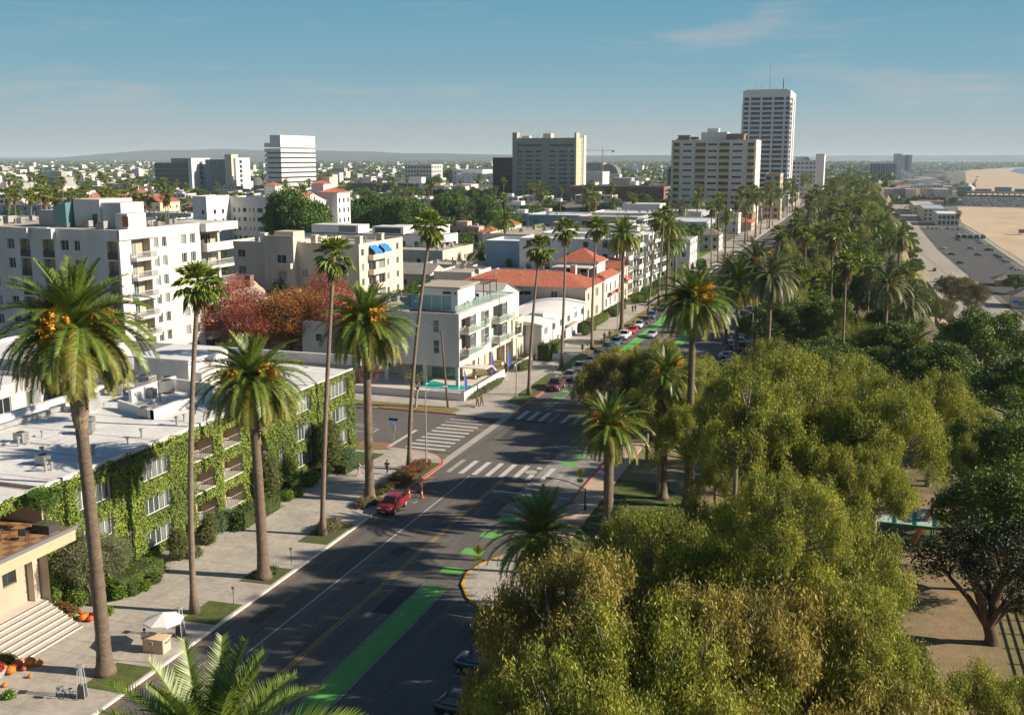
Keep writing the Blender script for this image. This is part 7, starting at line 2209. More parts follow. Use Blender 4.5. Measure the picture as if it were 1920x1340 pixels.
for i, (x, y, a, b, c, m, lb) in enumerate((
  (-57.6, 69.2, 1.1, 3.2, .75, hedge_leaf, 'bright clipped hedge right of the olive tree'),
  (-56.7, 66.2, .5, .5, .45, hedge_leaf, 'small bright ball shrub nearest the olive tree'), (-56.2, 67.3, .55, .55, .5, hedge_dark, 'dark ball shrub second from the olive tree'),
  (-55.9, 68.4, .45, .45, .42, hedge_leaf, 'light ball shrub third from the olive tree'), (-56.0, 69.9, .6, .6, .5, hedge_dark, 'dark ball shrub fourth from the olive tree'),
  (-57.4, 75.2, .95, .95, 1.45, shrub_leaf, 'large brown-green egg-shaped shrub behind the slender palm'),
  (-56.4, 76.2, .7, .7, .4, olive_leaf, 'pale grey-green low shrub in front of the egg-shaped one'),
  (-57.2, 79.4, .8, .8, .7, shrub_leaf, 'round brown-green shrub right of the egg-shaped one'), (-57.8, 80.6, .7, .7, 1.3, shrub_leaf, 'tall narrow brown-green shrub'),
  (-57.9, 83.2, .9, 2.0, .9, aloe_leaf, 'blue-green spiky planting under the loggias'),
  (-56.7, 86.8, .75, 3.8, .85, hedge_dark, 'long dark hedge beside the pavement under the loggias'),
  (-58.6, 92.5, 1.3, 1.4, 2.5, shrub_leaf, 'tall loose shrub beside the second date palm'),
  (-56.6, 92.9, .6, .6, .55, hedge_leaf, 'round yellow-green shrub behind the second date palm trunk'), (-56.2, 94.5, .55, .55, .5, hedge_leaf, 'round yellow-green shrub one further on'),
  (-57.5, 95.6, .9, 1.4, .9, hedge_dark, 'dark hedge mass below the narrow ivy window'), (-57.0, 98.4, .9, 1.5, .8, hedge_leaf, 'bright hedge between dark masses'),
  (-57.2, 101.4, 1.0, 1.2, .8, hedge_dark, 'dark green mound by the tall conical shrub'),
  (-58.0, 104.6, 1.6, 1.6, 3.0, shrub_leaf, 'tall rounded olive shrub at the hotel end by the corner'),
  (-55.8, 103.8, .8, .7, .55, hedge_dark, 'low dark hedge by the person in white'), (-57.8, 108.6, 1.0, 1.6, .7, aloe_leaf, 'blue-green plants on the corner lawn'),
  (-58.9, 63.9, .9, .8, .9, hedge_leaf, 'bright shrub at the foot of the ivy beside the entrance'),
  (-47.9, 103.2, 1.0, 3.0, .6, flower_leaf, 'red-flowering bed around the leaning fan palm'), (-47.8, 107.8, 1.2, 2.0, .5, flower_leaf, 'red-flowering low bed at the corner'),
  (-48.0, 98.6, .9, 1.6, .5, shrub_leaf, 'dull green planting between the cones and the palm'), (-48.1, 94.2, .9, 1.5, .35, dry_leaf, 'dry brown groundcover beside the red car'),
  (-48.0, 86.2, 1.0, 1.6, .55, dry_leaf, 'dry pinkish-brown shrub at the fan palm foot'), (-47.9, 74.6, .9, 1.2, .25, hedge_dark, 'dark groundcover at the second date palm foot'),
  (-53.0, 50.5, .3, .3, .2, hedge_leaf, 'tiny ball plant on the pavement'),
  (-54.6, 150.0, .55, 7.5, .45, olive_leaf, 'grey-green low planting along the pool court wall'),
  (-54.0, 167.5, .7, 2.6, .8, olive_leaf, 'rounded green bush at the end of the pool wall'),
  (-54.2, 186.5, .9, 2.8, .9, hedge_leaf, 'clipped green box hedge before the curved roof house'), (-53.4, 176.8, 1.1, 1.1, 1.5, hedge_dark, 'flat-topped dark hedge block by the second palm'),
  (-53.2, 205, .8, 1.6, 1.1, hedge_dark, 'dark round bush by the red tile house'), (-53.6, 210, .9, 2.4, 1.3, hedge_leaf, 'green hedge by the red tile house corner'),
  (-54.5, 222, .8, 5.0, .8, hedge_leaf, 'long low hedge in front of the red tile house'), (-54.5, 240, .9, 5.5, .8, hedge_dark, 'long low hedge in front of the villa'),
  (-53.0, 258, 2.0, 5.0, 1.2, hedge_leaf, 'yellow-green garden shrubs before the condominiums, nearest patch'), (-52.6, 271, 2.0, 5.0, 1.3, hedge_leaf, 'bright bush mass before the nearest condominium'),
  (-52.8, 285, 2.0, 5.0, 1.5, ficus_leaf, 'leafy garden mass before the middle condominium'), (-52.6, 299, 2.2, 5.0, 1.4, hedge_leaf, 'leafy garden mass before the farthest condominium'),
  (-52.4, 311, 2.2, 4.0, 1.6, ficus_leaf, 'garden shrubs at the cross street corner'), (-50.5, 345, 1.6, 5.0, 1.6, ficus_leaf, 'round bushes by the bright lawn'),
  (-53.5, 232, 1.2, 1.2, 1.0, shrub_leaf, 'reddish-green bush beside the bay of the villa'))):
 big = max(a, b, c)
 boxy = ('hedge' in lb and 'mound' not in lb and 'mass' not in lb)
 n = int(min(900, 70 * (a * b + b * c + a * c) + 80))
 shrub('hedge' if boxy else 'shrub', (x, y, .13 if x > -60 else 0), a, b, c, m, lb, 'hedge' if boxy else 'shrub', n=n, per=7, leaf=.15 if big < 2.5 else .2, width=.09, sig=.09, box=boxy, seed=i + 3)
for i in range(70):
 y = 150 + i * 13 + rt.uniform(-5, 5)
 if i % 2:
  tree(DK[i % 3], 'bluff_tree', (bluff_x(y) + rt.uniform(1, 6), y, -8), 'dark tree on the bluff slope above the highway, %s' % WH(y, 0), s=rt.uniform(.4, .62), rz=i, group='dark trees on the bluff slope')
OLV = tree_parts(190, 2.3, 3.2, 1.4, 9, 520, 26, olive_leaf, pale_bark, leaf=.15, width=.06, droop=.2, sig=(.2, .2, .2), small=.36, trunk_r=.12)
tree(OLV, 'olive_tree', (-58.2, 64.6, .13), 'grey-green olive tree between the entrance steps and the bright hedge', s=1.12, sz=1.2)
tree(OLV, 'olive_tree', (-58.4, 67.6, .13), 'second grey-green olive tree right behind the tall date palm trunk', s=.85, rz=2, sz=.95)
VT = tree_parts(191, 2.1, 2.6, 3.0, 6, 60, 14, olive_leaf, pale_bark, leaf=.15, width=.07, droop=.2, sig=(.2, .2, .2), small=.36, trunk_r=.18)
tree(VT, 'street_tree', (-60.8, 136.0, .1), 'bare forked street tree on the dry verge of the side street', s=1.0)
# ================================================================ VEHICLES
tyre_m = M('tyre_rubber', (.018, .018, .018), .9)
rim_m = M('alloy_rim', (.45, .45, .46), .35, metal=.6)
car_glass = M('car_glass', (.012, .016, .018), .04, spec=.7)
lamp_m = M('headlamp_glass', (.7, .7, .68), .15)
tail_m = M('tail_lamp_red', (.45, .015, .012), .25)
trim_m = M('car_trim_black', (.02, .02, .02), .6)
plate_m = M('number_plate', (.65, .66, .66), .6)
PAINT = {k: M('car_paint_' + k, v, .28, spec=.5, coat=.6) for k, v in dict(
 red=(.22, .008, .014), maroon=(.10, .022, .035), white=(.72, .72, .71), black=(.015, .016, .018), grey=(.12, .125, .13), silver=(.42, .43, .44),
 navy=(.015, .035, .085), blue=(.05, .12, .24), steel=(.16, .22, .28), brightred=(.55, .02, .015), green=(.03, .09, .05), tan=(.40, .33, .22)).items()}
KIND = {  # length, half-width, stations (x, bottom, belt, half-width), greenhouse (front base, front top, rear top, rear base, roof z, roof half-width)
 'sedan': (4.7, .90, [(2.35, .42, .62, .62), (2.2, .28, .72, .80), (1.5, .24, .86, .89), (.75, .24, .93, .90), (-1.4, .24, .97, .90), (-1.95, .26, .97, .86), (-2.25, .30, .93, .80), (-2.35, .42, .80, .66)], (.95, .25, -1.05, -1.75, 1.44, .60)),
 'suv': (4.6, .93, [(2.3, .45, .75, .66), (2.15, .32, .88, .84), (1.6, .28, 1.0, .92), (.9, .28, 1.08, .93), (-1.6, .28, 1.12, .93), (-2.1, .30, 1.12, .90), (-2.28, .40, 1.05, .80)], (1.2, .35, -1.45, -2.08, 1.62, .64)),
 'van': (5.0, .96, [(2.5, .42, .85, .72), (2.35, .32, 1.0, .9), (1.7, .3, 1.12, .95), (1.0, .3, 1.2, .96), (-2.2, .3, 1.22, .96), (-2.45, .35, 1.2, .92)], (1.5, .8, -2.2, -2.42, 1.85, .76)),
 'pickup': (5.4, .95, [(2.7, .45, .85, .74), (2.55, .35, 1.0, .9), (1.9, .32, 1.08, .95), (1.1, .32, 1.12, .95), (-2.5, .32, 1.14, .95), (-2.68, .4, 1.12, .92)], (1.2, .7, -.55, -.85, 1.75, .70)),
}
CARS = {}
WHEEL = {}
def wheel_parts(r=.34):
 if r not in WHEEL:
  t = MB().tube([(0, -.11, 0), (0, .11, 0)], r, 18)
  w = MB().tube([(0, -.118, 0), (0, .118, 0)], r * .64, 10, cap=True)
  for k in range(5):
   a = 2 * math.pi * k / 5
   for sy in (-1, 1):
    w.tube([(0, sy * .121, 0), (r * .6 * math.cos(a), sy * .121, r * .6 * math.sin(a))], .03, 3)
  WHEEL[r] = (t.mesh('tyre', tyre_m, False), w.mesh('rim', rim_m))
 return WHEEL[r]
def car_proto(kind, colour):
 L, hw, st, gh = KIND[kind]
 pm = PAINT[colour]
 body = MB()
 n = 10
 for (x, zb, zt, w) in st:
  body.v += [(x, -w * .86, zb), (x, -w, zb + .14), (x, -w, (zb + zt) / 2), (x, -w * .97, zt - .07), (x, -w * .88, zt),
     (x, w * .88, zt), (x, w * .97, zt - .07), (x, w, (zb + zt) / 2), (x, w, zb + .14), (x, w * .86, zb)]
 for i in range(len(st) - 1):
  for k in range(n):
   body.f.append((i * n + k, i * n + (k + 1) % n, (i + 1) * n + (k + 1) % n, (i + 1) * n + k))
   body.mi.append(0)
 body.f += [tuple(range(n - 1, -1, -1)), tuple((len(st) - 1) * n + k for k in range(n))]
 body.mi += [0, 0]
 fb, ft, rt_, rb, zr, wr = gh
 zb_f = next(z for (x, _, z, _) in st if x <= fb + .01)
 zbelt = zb_f - .02
 wb = hw * .88
 P = {'fbl': (fb, -wb, zbelt), 'fbr': (fb, wb, zbelt), 'rbl': (rb, -wb, zbelt), 'rbr': (rb, wb, zbelt),
   'ftl': (ft, -wr, zr - .05), 'ftr': (ft, wr, zr - .05), 'rtl': (rt_, -wr, zr - .06), 'rtr': (rt_, wr, zr - .06)}
 body.add([(ft - .05, -wr, zr - .06), (ft - .05, wr, zr - .06), (rt_, wr, zr - .07), (rt_, -wr, zr - .07), (ft - .25, -wr * .8, zr), (ft - .25, wr * .8, zr), (rt_ + .15, wr * .8, zr - .01), (rt_ + .15, -wr * .8, zr - .01)],
    [(0, 1, 5, 4), (1, 2, 6, 5), (2, 3, 7, 6), (3, 0, 4, 7), (4, 5, 6, 7)])
 for a, b in (('fbl', 'ftl'), ('fbr', 'ftr'), ('rbl', 'rtl'), ('rbr', 'rtr')):
  body.tube([P[a], P[b]], .045, 4)
 for s in (-1, 1):
  m = ((fb + rb) / 2 - .05, s * wb, zbelt), ((ft + rt_) / 2 - .05, s * wr, zr - .06)
  body.tube(m, .035, 4)
  body.tube([(ft, s * wr, zr - .055), (rt_, s * wr, zr - .065)], .035, 4)
  if kind == 'pickup':
   pass
 meshes = [('body', body.mesh('body', pm, True))]
 meshes.append(('windscreen', MB().quad(P['fbl'], P['fbr'], P['ftr'], P['ftl']).mesh('windscreen', car_glass)))
 meshes.append(('rear_window', MB().quad(P['rbr'], P['rbl'], P['rtl'], P['rtr']).mesh('rear_window', car_glass)))
 meshes.append(('side_window', MB().quad(P['rbl'], P['fbl'], P['ftl'], P['rtl']).mesh('side_window', car_glass)))
 meshes.append(('side_window', MB().quad(P['fbr'], P['rbr'], P['rtr'], P['ftr']).mesh('side_window', car_glass)))
 x0, z0 = st[0][0], st[0][2]
 x1, z1 = st[-1][0], st[-1][2]
 w1 = st[1][3]
 for s in (-1, 1):
  h = MB().box(st[1][0] - .12, s * w1 * .62 - .16, st[1][2] - .16, st[1][0] + .09, s * w1 * .62 + .16, st[1][2] - .015)
  meshes.append(('headlight', h.mesh('headlight', lamp_m)))
  h = MB().box(x1 - .03, s * hw * .66 - .13, z1 - .24, x1 + .16, s * hw * .66 + .13, z1 - .05)
  meshes.append(('tail_light', h.mesh('tail_light', tail_m)))
  h = MB().box(fb - .25, s * (hw * .98) - .02 + (0.0 if s > 0 else -.16), zbelt, fb - .08, s * (hw * .98) + .02 + (.16 if s > 0 else 0), zbelt + .14)
  meshes.append(('mirror', h.mesh('mirror', pm)))
 g = MB().box(x0 - .06, -.45, st[0][1] + .02, x0 + .015, .45, z0 - .04, 0)
 meshes.append(('grille', g.mesh('grille', trim_m)))
 meshes.append(('bumper', MB().box(x1 - .04, -hw * .8, st[-1][1] - .02, x1 + .02, hw * .8, st[-1][1] + .16).mesh('bumper', trim_m)))
 meshes.append(('number_plate', MB().box(x0 + .01, -.22, st[0][1] + .0, x0 + .03, .22, st[0][1] + .12).mesh('number_plate', plate_m)))
 sl_ = MB().box(-L / 2 + .5, -hw * .9, .2, L / 2 - .5, hw * .9, .32)
 meshes.append(('underbody', sl_.mesh('underbody', trim_m)))
 r = .34 if kind == 'sedan' else .37
 return meshes, [(L * .30, -hw + .10), (L * .30, hw - .10), (-L * .29, -hw + .10), (-L * .29, hw - .10)], r
def car(kind, colour, loc, rz, label, group=None, full=True):
 if (kind, colour) not in CARS:
  CARS[(kind, colour)] = car_proto(kind, colour)
 ms, wh, r = CARS[(kind, colour)]
 o = thing('parked_car' if group != 'cars driving on the beach highway' else 'moving_car', label, {'sedan': 'car', 'suv': 'car', 'van': 'van', 'pickup': 'pickup truck'}[kind], loc, rz, group)
 for n, me in ms:
  if full or n in ('body', 'windscreen', 'rear_window', 'side_window', 'underbody', 'tail_light', 'headlight'):
   put(n, me, o)
 tm, rm = wheel_parts(r)
 for (x, y) in wh:
  w = put('wheel', tm, o, (x, y, r))
  if full:
   put('rim', rm, w)
 return o
D_ = -math.pi / 2
car('suv', 'red', (-44.9, 94.1, .01), D_, 'shiny dark red crossover parked facing the camera beside the orange cones', full=True)
LC = [('van', 'maroon', 154.9, 'dark maroon van heading the row of cars parked past the far crosswalk'), ('sedan', 'grey', 163.0, 'dark grey sedan second in the row behind the maroon van'),
  ('pickup', 'steel', 169.6, 'blue-grey pickup third in the row behind the maroon van'), ('sedan', 'silver', 176.4, 'silver-grey saloon fourth in the far kerb row'),
  ('sedan', 'steel', 183.0, 'steel-blue sedan fifth in the far kerb row'), ('suv', 'navy', 190.0, 'dark blue crossover sixth in the far kerb row'),
  ('sedan', 'blue', 197.0, 'blue sedan seventh in the far kerb row, before the white pickup'), ('pickup', 'white', 204.6, 'white pickup between the blue sedan and the bright red car'),
  ('sedan', 'brightred', 211.8, 'bright red saloon in the far kerb row'), ('suv', 'white', 219.0, 'white car just beyond the bright red one'),
  ('sedan', 'maroon', 226, 'dark red car beyond the white crossover'), ('suv', 'blue', 233, 'blue crossover under the date palm crown'),
  ('sedan', 'grey', 247, 'grey saloon near the condominium hedges'), ('suv', 'black', 262, 'black crossover by the condominium gardens'),
  ('sedan', 'silver', 276, 'silver saloon by the middle condominium'), ('sedan', 'white', 290, 'white saloon by the farthest condominium')]
for k, c, y, lb in LC:
 car(k, c, (-44.9, y, .01), D_, lb, 'cars parked along the far kerb')
for i, (k, c, px, py, rz, lb) in enumerate((('suv', 'black', 905, 1335, 0.0, 'black crossover at the bottom edge, roof towards us'), ('sedan', 'navy', 935, 1250, 0, 'dark blue saloon with lit-red tail lamps under the hanging bough'),
           ('suv', 'black', 960, 1190, 0, 'black crossover above the dark blue saloon'), ('suv', 'white', 990, 1150, 0, 'white car mostly hidden by bronze foliage'),
           ('sedan', 'silver', 1060, 1130, 0, 'silver car glimpsed through the bronze foliage'))):
 g = G(px, py, .5)
 car(k, c, (g[0] + (-.8 if i < 3 else .2), g[1], .01), rz + .0, lb, 'cars in the near parking bay')
rc = random.Random(9)
bay = [(150 + 3.7 * k + 1.85, k) for k in range(44)]
cl_ = ['white', 'silver', 'black', 'grey', 'white', 'navy', 'maroon', 'steel', 'white', 'green']
for y, k in bay:
 if rc.random() < .30:
  continue
 c = cl_[rc.randrange(10)]
 kd = rc.choice(('sedan', 'suv', 'sedan', 'van', 'pickup'))
 car(kd, c, (-21.6, y, .01), math.pi if rc.random() < .3 else 0, '%s %s nosed into the far parking bay behind the palms' % (c.replace('steel', 'steel-blue'), {'sedan': 'saloon', 'suv': 'crossover', 'van': 'van', 'pickup': 'pickup'}[kd]), 'cars in the far parking bay', False)
for i, (k, c, x, y, rz, lb) in enumerate((('sedan', 'silver', -40, 208, D_, 'silver car driving towards us past the parked row'), ('suv', 'white', -35.6, 186, -D_, 'white car driving away beside the parking bay'),
           ('pickup', 'blue', -43, 426, D_, 'blue pickup waiting far up the avenue'), ('suv', 'white', -40.3, 432, D_, 'white car beside the blue pickup far up the avenue'),
           ('suv', 'black', -50.5, 325, 0, 'black car turning out of the cross street'), ('sedan', 'black', -60.5, 322, 0, 'dark car waiting in the cross street by the lawn'),
           ('sedan', 'navy', -43.2, 304, D_, 'dark saloon at the cross street corner'), ('sedan', 'white', -34.5, 460, -D_, 'white car far up the avenue on the park side'))):
 car(k, c, (x, y, .01), rz, lb, 'cars on the avenue', False)
# ================================================================ PEOPLE
def skin_part(name, parent, verts, edges, radii, mat):
 me = bpy.data.meshes.new(name)
 me.from_pydata(verts, edges, [])
 me.materials.append(mat)
 o = put(name, me, parent)
 s = o.modifiers.new('s', 'SKIN')
 for i, r in enumerate(radii):
  me.skin_vertices[0].data[i].radius = (r, r)
 me.skin_vertices[0].data[0].use_root = True
 s.use_smooth_shade = True
 b = o.modifiers.new('b', 'SUBSURF')
 b.levels = b.render_levels = 1
 return o
SKINM = M('skin', (.42, .25, .17), .6)
HAIR = {'dark': M('hair_dark', (.025, .018, .014), .7), 'brown': M('hair_brown', (.09, .05, .03), .7), 'fair': M('hair_fair', (.32, .22, .11), .7)}
def cloth(c):
 return M('cloth_%d_%d_%d' % tuple(int(v * 100) for v in c), c, .85)
def person(loc, rz, shirt, legs, label, hair='dark', h=1.7, stride=.28, arm=.25, shorts=False, sleeve=True, cat='person', arm_up=False):
 o = thing('person', label, cat, loc, rz, None, h / 1.72)
 s = stride
 hp, kn = .92, .50
 J = {'pel': (0, 0, .95), 'che': (.02, 0, 1.30), 'nek': (.03, 0, 1.47), 'chn': (.05, 0, 1.55), 'hed': (.05, 0, 1.64),
   'hl': (0, .10, .90), 'hr': (0, -.10, .90), 'kl': (s * .55 + .05, .11, kn), 'kr': (-s * .25 + .05, -.11, kn), 'al': (s, .11, .09), 'ar': (-s, -.11, .11),
   'tl': (s + .17, .12, .04), 'tr': (-s + .15, -.12, .05), 'sl': (.01, .19, 1.40), 'sr': (.01, -.19, 1.40),
   'el': (-arm * .6, .25, 1.14), 'er': (arm * .6, -.25, 1.14), 'wl': (-arm * .4 + .1, .24, .93), 'wr': (arm + .12, -.24, .95),
   'fl': (-arm * .4 + .14, .24, .84), 'fr': (arm + .18, -.24, .87)}
 if arm_up:
  J['er'], J['wr'], J['fr'] = (.22, -.22, 1.16), (.44, -.18, 1.10), (.52, -.17, 1.10)
  J['el'], J['wl'], J['fl'] = (.20, .22, 1.16), (.42, .16, 1.08), (.50, .15, 1.07)
 def S(name, keys, ed, rad, m):
  return skin_part(name, o, [J[k] for k in keys], [(keys.index(a), keys.index(b)) for a, b in ed], rad, m)
 S('body', ['pel', 'che', 'nek', 'chn', 'hed', 'hl', 'hr', 'kl', 'kr', 'al', 'ar', 'tl', 'tr', 'sl', 'sr', 'el', 'er', 'wl', 'wr', 'fl', 'fr'],
  [('pel', 'che'), ('che', 'nek'), ('nek', 'chn'), ('chn', 'hed'), ('pel', 'hl'), ('pel', 'hr'), ('hl', 'kl'), ('hr', 'kr'), ('kl', 'al'), ('kr', 'ar'), ('al', 'tl'), ('ar', 'tr'),
  ('che', 'sl'), ('che', 'sr'), ('sl', 'el'), ('sr', 'er'), ('el', 'wl'), ('er', 'wr'), ('wl', 'fl'), ('wr', 'fr')],
  [.12, .12, .055, .075, .09, .085, .085, .055, .055, .038, .038, .035, .035, .06, .06, .042, .042, .03, .03, .035, .035], SKINM)
 k2 = ['pel', 'che', 'sl', 'sr', 'el', 'er']
 S('shirt', k2, [('pel', 'che'), ('che', 'sl'), ('che', 'sr'), ('sl', 'el'), ('sr', 'er')], [.145, .15, .085, .085, .058, .058], cloth(shirt))
 k3 = ['pel', 'hl', 'hr', 'kl', 'kr'] + ([] if shorts else ['al', 'ar'])
 S('trousers', k3, [('pel', 'hl'), ('pel', 'hr'), ('hl', 'kl'), ('hr', 'kr')] + ([] if shorts else [('kl', 'al'), ('kr', 'ar')]), [.14, .105, .105, .075, .075] + ([] if shorts else [.055, .055]), cloth(legs))
 put('hair', MB().ball((.02, 0, 1.665), .115, sq=(1.05, .9, 1.0), seg=10, rings=6).mesh('hair', HAIR[hair], True), o)
 for q in ('al', 'ar'):
  a = J[q]
  MB().box(a[0] - .07, a[1] - .045, 0, a[0] + .19, a[1] + .045, .09).build('shoe', cloth((.35, .35, .35)), o)
 return o
person(G(673, 894)[:2] + (.13,), 1.2, (.62, .64, .70), (.55, .42, .38), 'person in pale top walking beside the tall olive shrub at the hotel end', 'brown', 1.68)
person(G(726, 891)[:2] + (.13,), 1.6, (.03, .03, .035), (.05, .07, .10), 'person in black walking towards the flower bed at the corner', 'dark', 1.72)
person(G(789, 920)[:2] + (.02,), 2.4, (.34, .20, .13), (.40, .28, .19), 'person in tan clothes bending at the kerb beside the cones', 'brown', 1.66, .35)
person(G(1092, 662)[:2] + (.13,), -1.5, (.42, .04, .05), (.25, .03, .04), 'jogger in red on the far pavement', 'fair', 1.75, .4, shorts=True)
person(G(1133, 640)[:2] + (.13,), 1.5, (.03, .03, .04), (.03, .03, .04), 'person in black beside the pedestrian pair on the far pavement', 'dark', 1.7)
person(G(1143, 636)[:2] + (.13,), 1.5, (.06, .05, .05), (.05, .05, .06), 'taller person in dark clothes right of the one in black', 'dark', 1.78)
person(G(1186, 587)[:2] + (.13,), 1.5, (.05, .05, .06), (.04, .04, .05), 'distant walker in dark clothes near the villa hedge', 'dark', 1.75)
person(G(1191, 585)[:2] + (.13,), 1.5, (.10, .05, .05), (.04, .04, .05), 'distant walker in brown right behind another', 'dark', 1.7)
person(G(895, 764)[:2] + (.05,), -.6, (.05, .045, .045), (.06, .05, .05), 'person in black with a small pale dog at the far corner', 'dark', 1.72)
person(G(903, 762)[:2] + (.05,), -.6, (.08, .04, .03), (.05, .05, .06), 'companion in dark red-brown at the far corner', 'brown', 1.68)
person(G(964, 960)[:2] + (.02,), 1.2, (.10, .06, .04), (.55, .53, .5), 'person in brown top and white trousers crossing by the green dashes', 'brown', 1.7, .35)
person(G(273, 1222)[:2] + (.13,), -.6, (.66, .66, .70), (.06, .06, .08), 'attendant in white shirt behind the hotel valet stand', 'dark', 1.74, .04, .1, arm_up=True)
dg = thing('dog', 'small pale dog at the feet of the people at the far corner', 'dog', G(891, 765)[:2] + (.02,), 2.6)
V = [(-.22, 0, .30), (0, 0, .31), (.2, 0, .32), (.30, 0, .42), (.36, 0, .47), (.45, 0, .45), (.16, .07, .16), (.16, .07, .02), (.16, -.07, .16), (.16, -.07, .02), (-.22, .07, .17), (-.27, .07, .1), (-.22, .07, .02), (-.22, -.07, .17), (-.27, -.07, .1), (-.22, -.07, .02), (-.34, 0, .38), (-.42, 0, .46)]
skin_part('body', dg, V, [(0, 1), (1, 2), (2, 3), (3, 4), (4, 5), (2, 6), (6, 7), (2, 8), (8, 9), (0, 10), (10, 11), (11, 12), (0, 13), (13, 14), (14, 15), (0, 16), (16, 17)],
   [.10, .095, .11, .065, .065, .03, .04, .025, .04, .025, .05, .025, .022, .05, .025, .022, .03, .015], cloth((.60, .55, .48)))
# ================================================================ STREET FURNITURE
def lamp(loc, rz, h, arm, label, m, group='street lamps', drop=0.0):
 o = thing('street_lamp', label, 'street lamp', loc, rz, group)
 MB().cyl(0, 0, 0, .5, .17, .13, 10).cyl(0, 0, .5, h, .10, .065, 10).build('pole', m, o)
 pts = [(arm * t, 0, h - .1 + (.9 + drop) * math.sin(t * 1.6) * .6) for t in (0, .25, .5, .75, 1.0)]
 MB().tube(pts, .045, 6).build('arm', m, o)
 e = pts[-1]
 MB().box(e[0] - .1, -.14, e[2] - .1, e[0] + .6, .14, e[2] + .06).build('lamp_head', metal_grey, o)
 return o
lamp((-25.8, 100.2, .13), math.pi * 1.02, 2.3, 3.6, 'black curved-arm lamp by the park kerb at the stop line', metal_dark, drop=.6)
lamp((-47.2, 108.4, .13), math.pi * .25, 9.2, 2.2, 'pale street lamp in the flower bed at the near corner', metal_grey)
lamp((-49.0, 147.3, .13), 0.0, 9.0, .3, 'pale lamp column on the far corner lawn', metal_grey)
lamp((-47.0, 207.0, .13), 0.0, 10.5, 1.6, 'tall lamp beside the white pickup on the far pavement', metal_grey)
lamp((-47.0, 262.0, .13), 0.0, 10.5, 1.6, 'tall lamp before the balcony condominiums', metal_grey)
lamp((-17.2, 180.0, .13), math.pi, 9.8, 2.2, 'pale lamp in front of the parking bay palms', metal_grey)
lamp(G(1465, 790)[:2] + (0,), math.pi * .9, 8.2, .9, 'white hooked park lamp rising out of the bright grove', metal_white)
lamp((-52.5, 352, .13), 0.0, 10.5, 1.6, 'distant lamp beside the bright lawn', metal_grey)
for i, y in enumerate((420, 500, 580, 660)):
 lamp((-46.8 if i % 2 else -20.8, y, .13), 0 if i % 2 else math.pi, 10.5, 1.6, 'far lamp along the avenue, number %s up from the bright lawn' % ('one', 'two', 'three', 'four')[i], metal_grey)
up = thing('utility_pole', 'leaning bare wooden pole at the far corner verge', 'utility pole')
MB().tube([(-56.3, 137.5, .1), (-57.1, 137.2, 11.6)], [.19, .13], 8).build('pole', wood_pole, up)
def xpole(px, py, zt, label):
 g = G(px, py, zt)
 o = thing('utility_pole', label, 'utility pole', (g[0], g[1], 0), 0, 'wooden utility poles with crossarms')
 MB().cyl(0, 0, 0, zt, .18, .13, 8).build('pole', wood_pole, o)
 for z in (zt - .9, zt - 2.4):
  a = MB().box(-1.6, -.08, z, 1.6, .08, z + .14)
  for x in (-1.4, -.8, .8, 1.4):
   a.cyl(x, 0, z + .14, z + .32, .05, seg=5)
  a.build('crossarm', wood_pole, o)
 return o
o = xpole(670, 445, 18, 'reddish pole with crossarms before the cream apartments')
o = xpole(490, 480, 13, 'utility pole with white transformer behind the brown shingle roof')
MB().cyl(.45, 0, 10.2, 11.4, .32, seg=10).build('transformer', metal_white, o)
xpole(887, 425, 15, 'dark utility pole beside the tan long block')
xpole(990, 396, 17, 'slim dark pole before the white motel')
wr = thing('overhead_wires', 'thin wires sagging between the wooden poles behind the houses', 'wires')
wm_ = MB()
pa, pb = G(490, 480, 13), G(670, 445, 18)
for (a, b) in (((pa[0], pa[1], 12.4), (pb[0], pb[1], 17.3)), ((pa[0] - 1, pa[1], 12.4), (pb[0] - 1, pb[1], 17.3)), ((pb[0], pb[1], 17.3), (-57.1, 137.2, 11.2))):
 a, b = Vector(a), Vector(b)
 wm_.tube([a.lerp(b, t) - Vector((0, 0, 4 * 1.6 * t * (1 - t))) for t in [k / 8 for k in range(9)]], .02, 3)
wm_.build('wire', metal_dark, wr)
sg = thing('street_sign', 'blue street-name sign on a thin pole at the hotel corner', 'street sign', (-54.2, 114.4, .13))
MB().cyl(0, 0, 0, 4.1, .035, seg=6).build('pole', metal_grey, sg)
MB().box(-.62, -.02, 3.75, .62, .02, 4.08).box(-.02, -.6, 3.4, .02, .6, 3.70).build('name_plate', M('sign_blue', (.02, .06, .30), .5), sg)
MB().box(-.25, -.03, 2.2, .25, -.005, 3.3).build('notice_plate', M('sign_white', (.68, .68, .67), .5), sg)
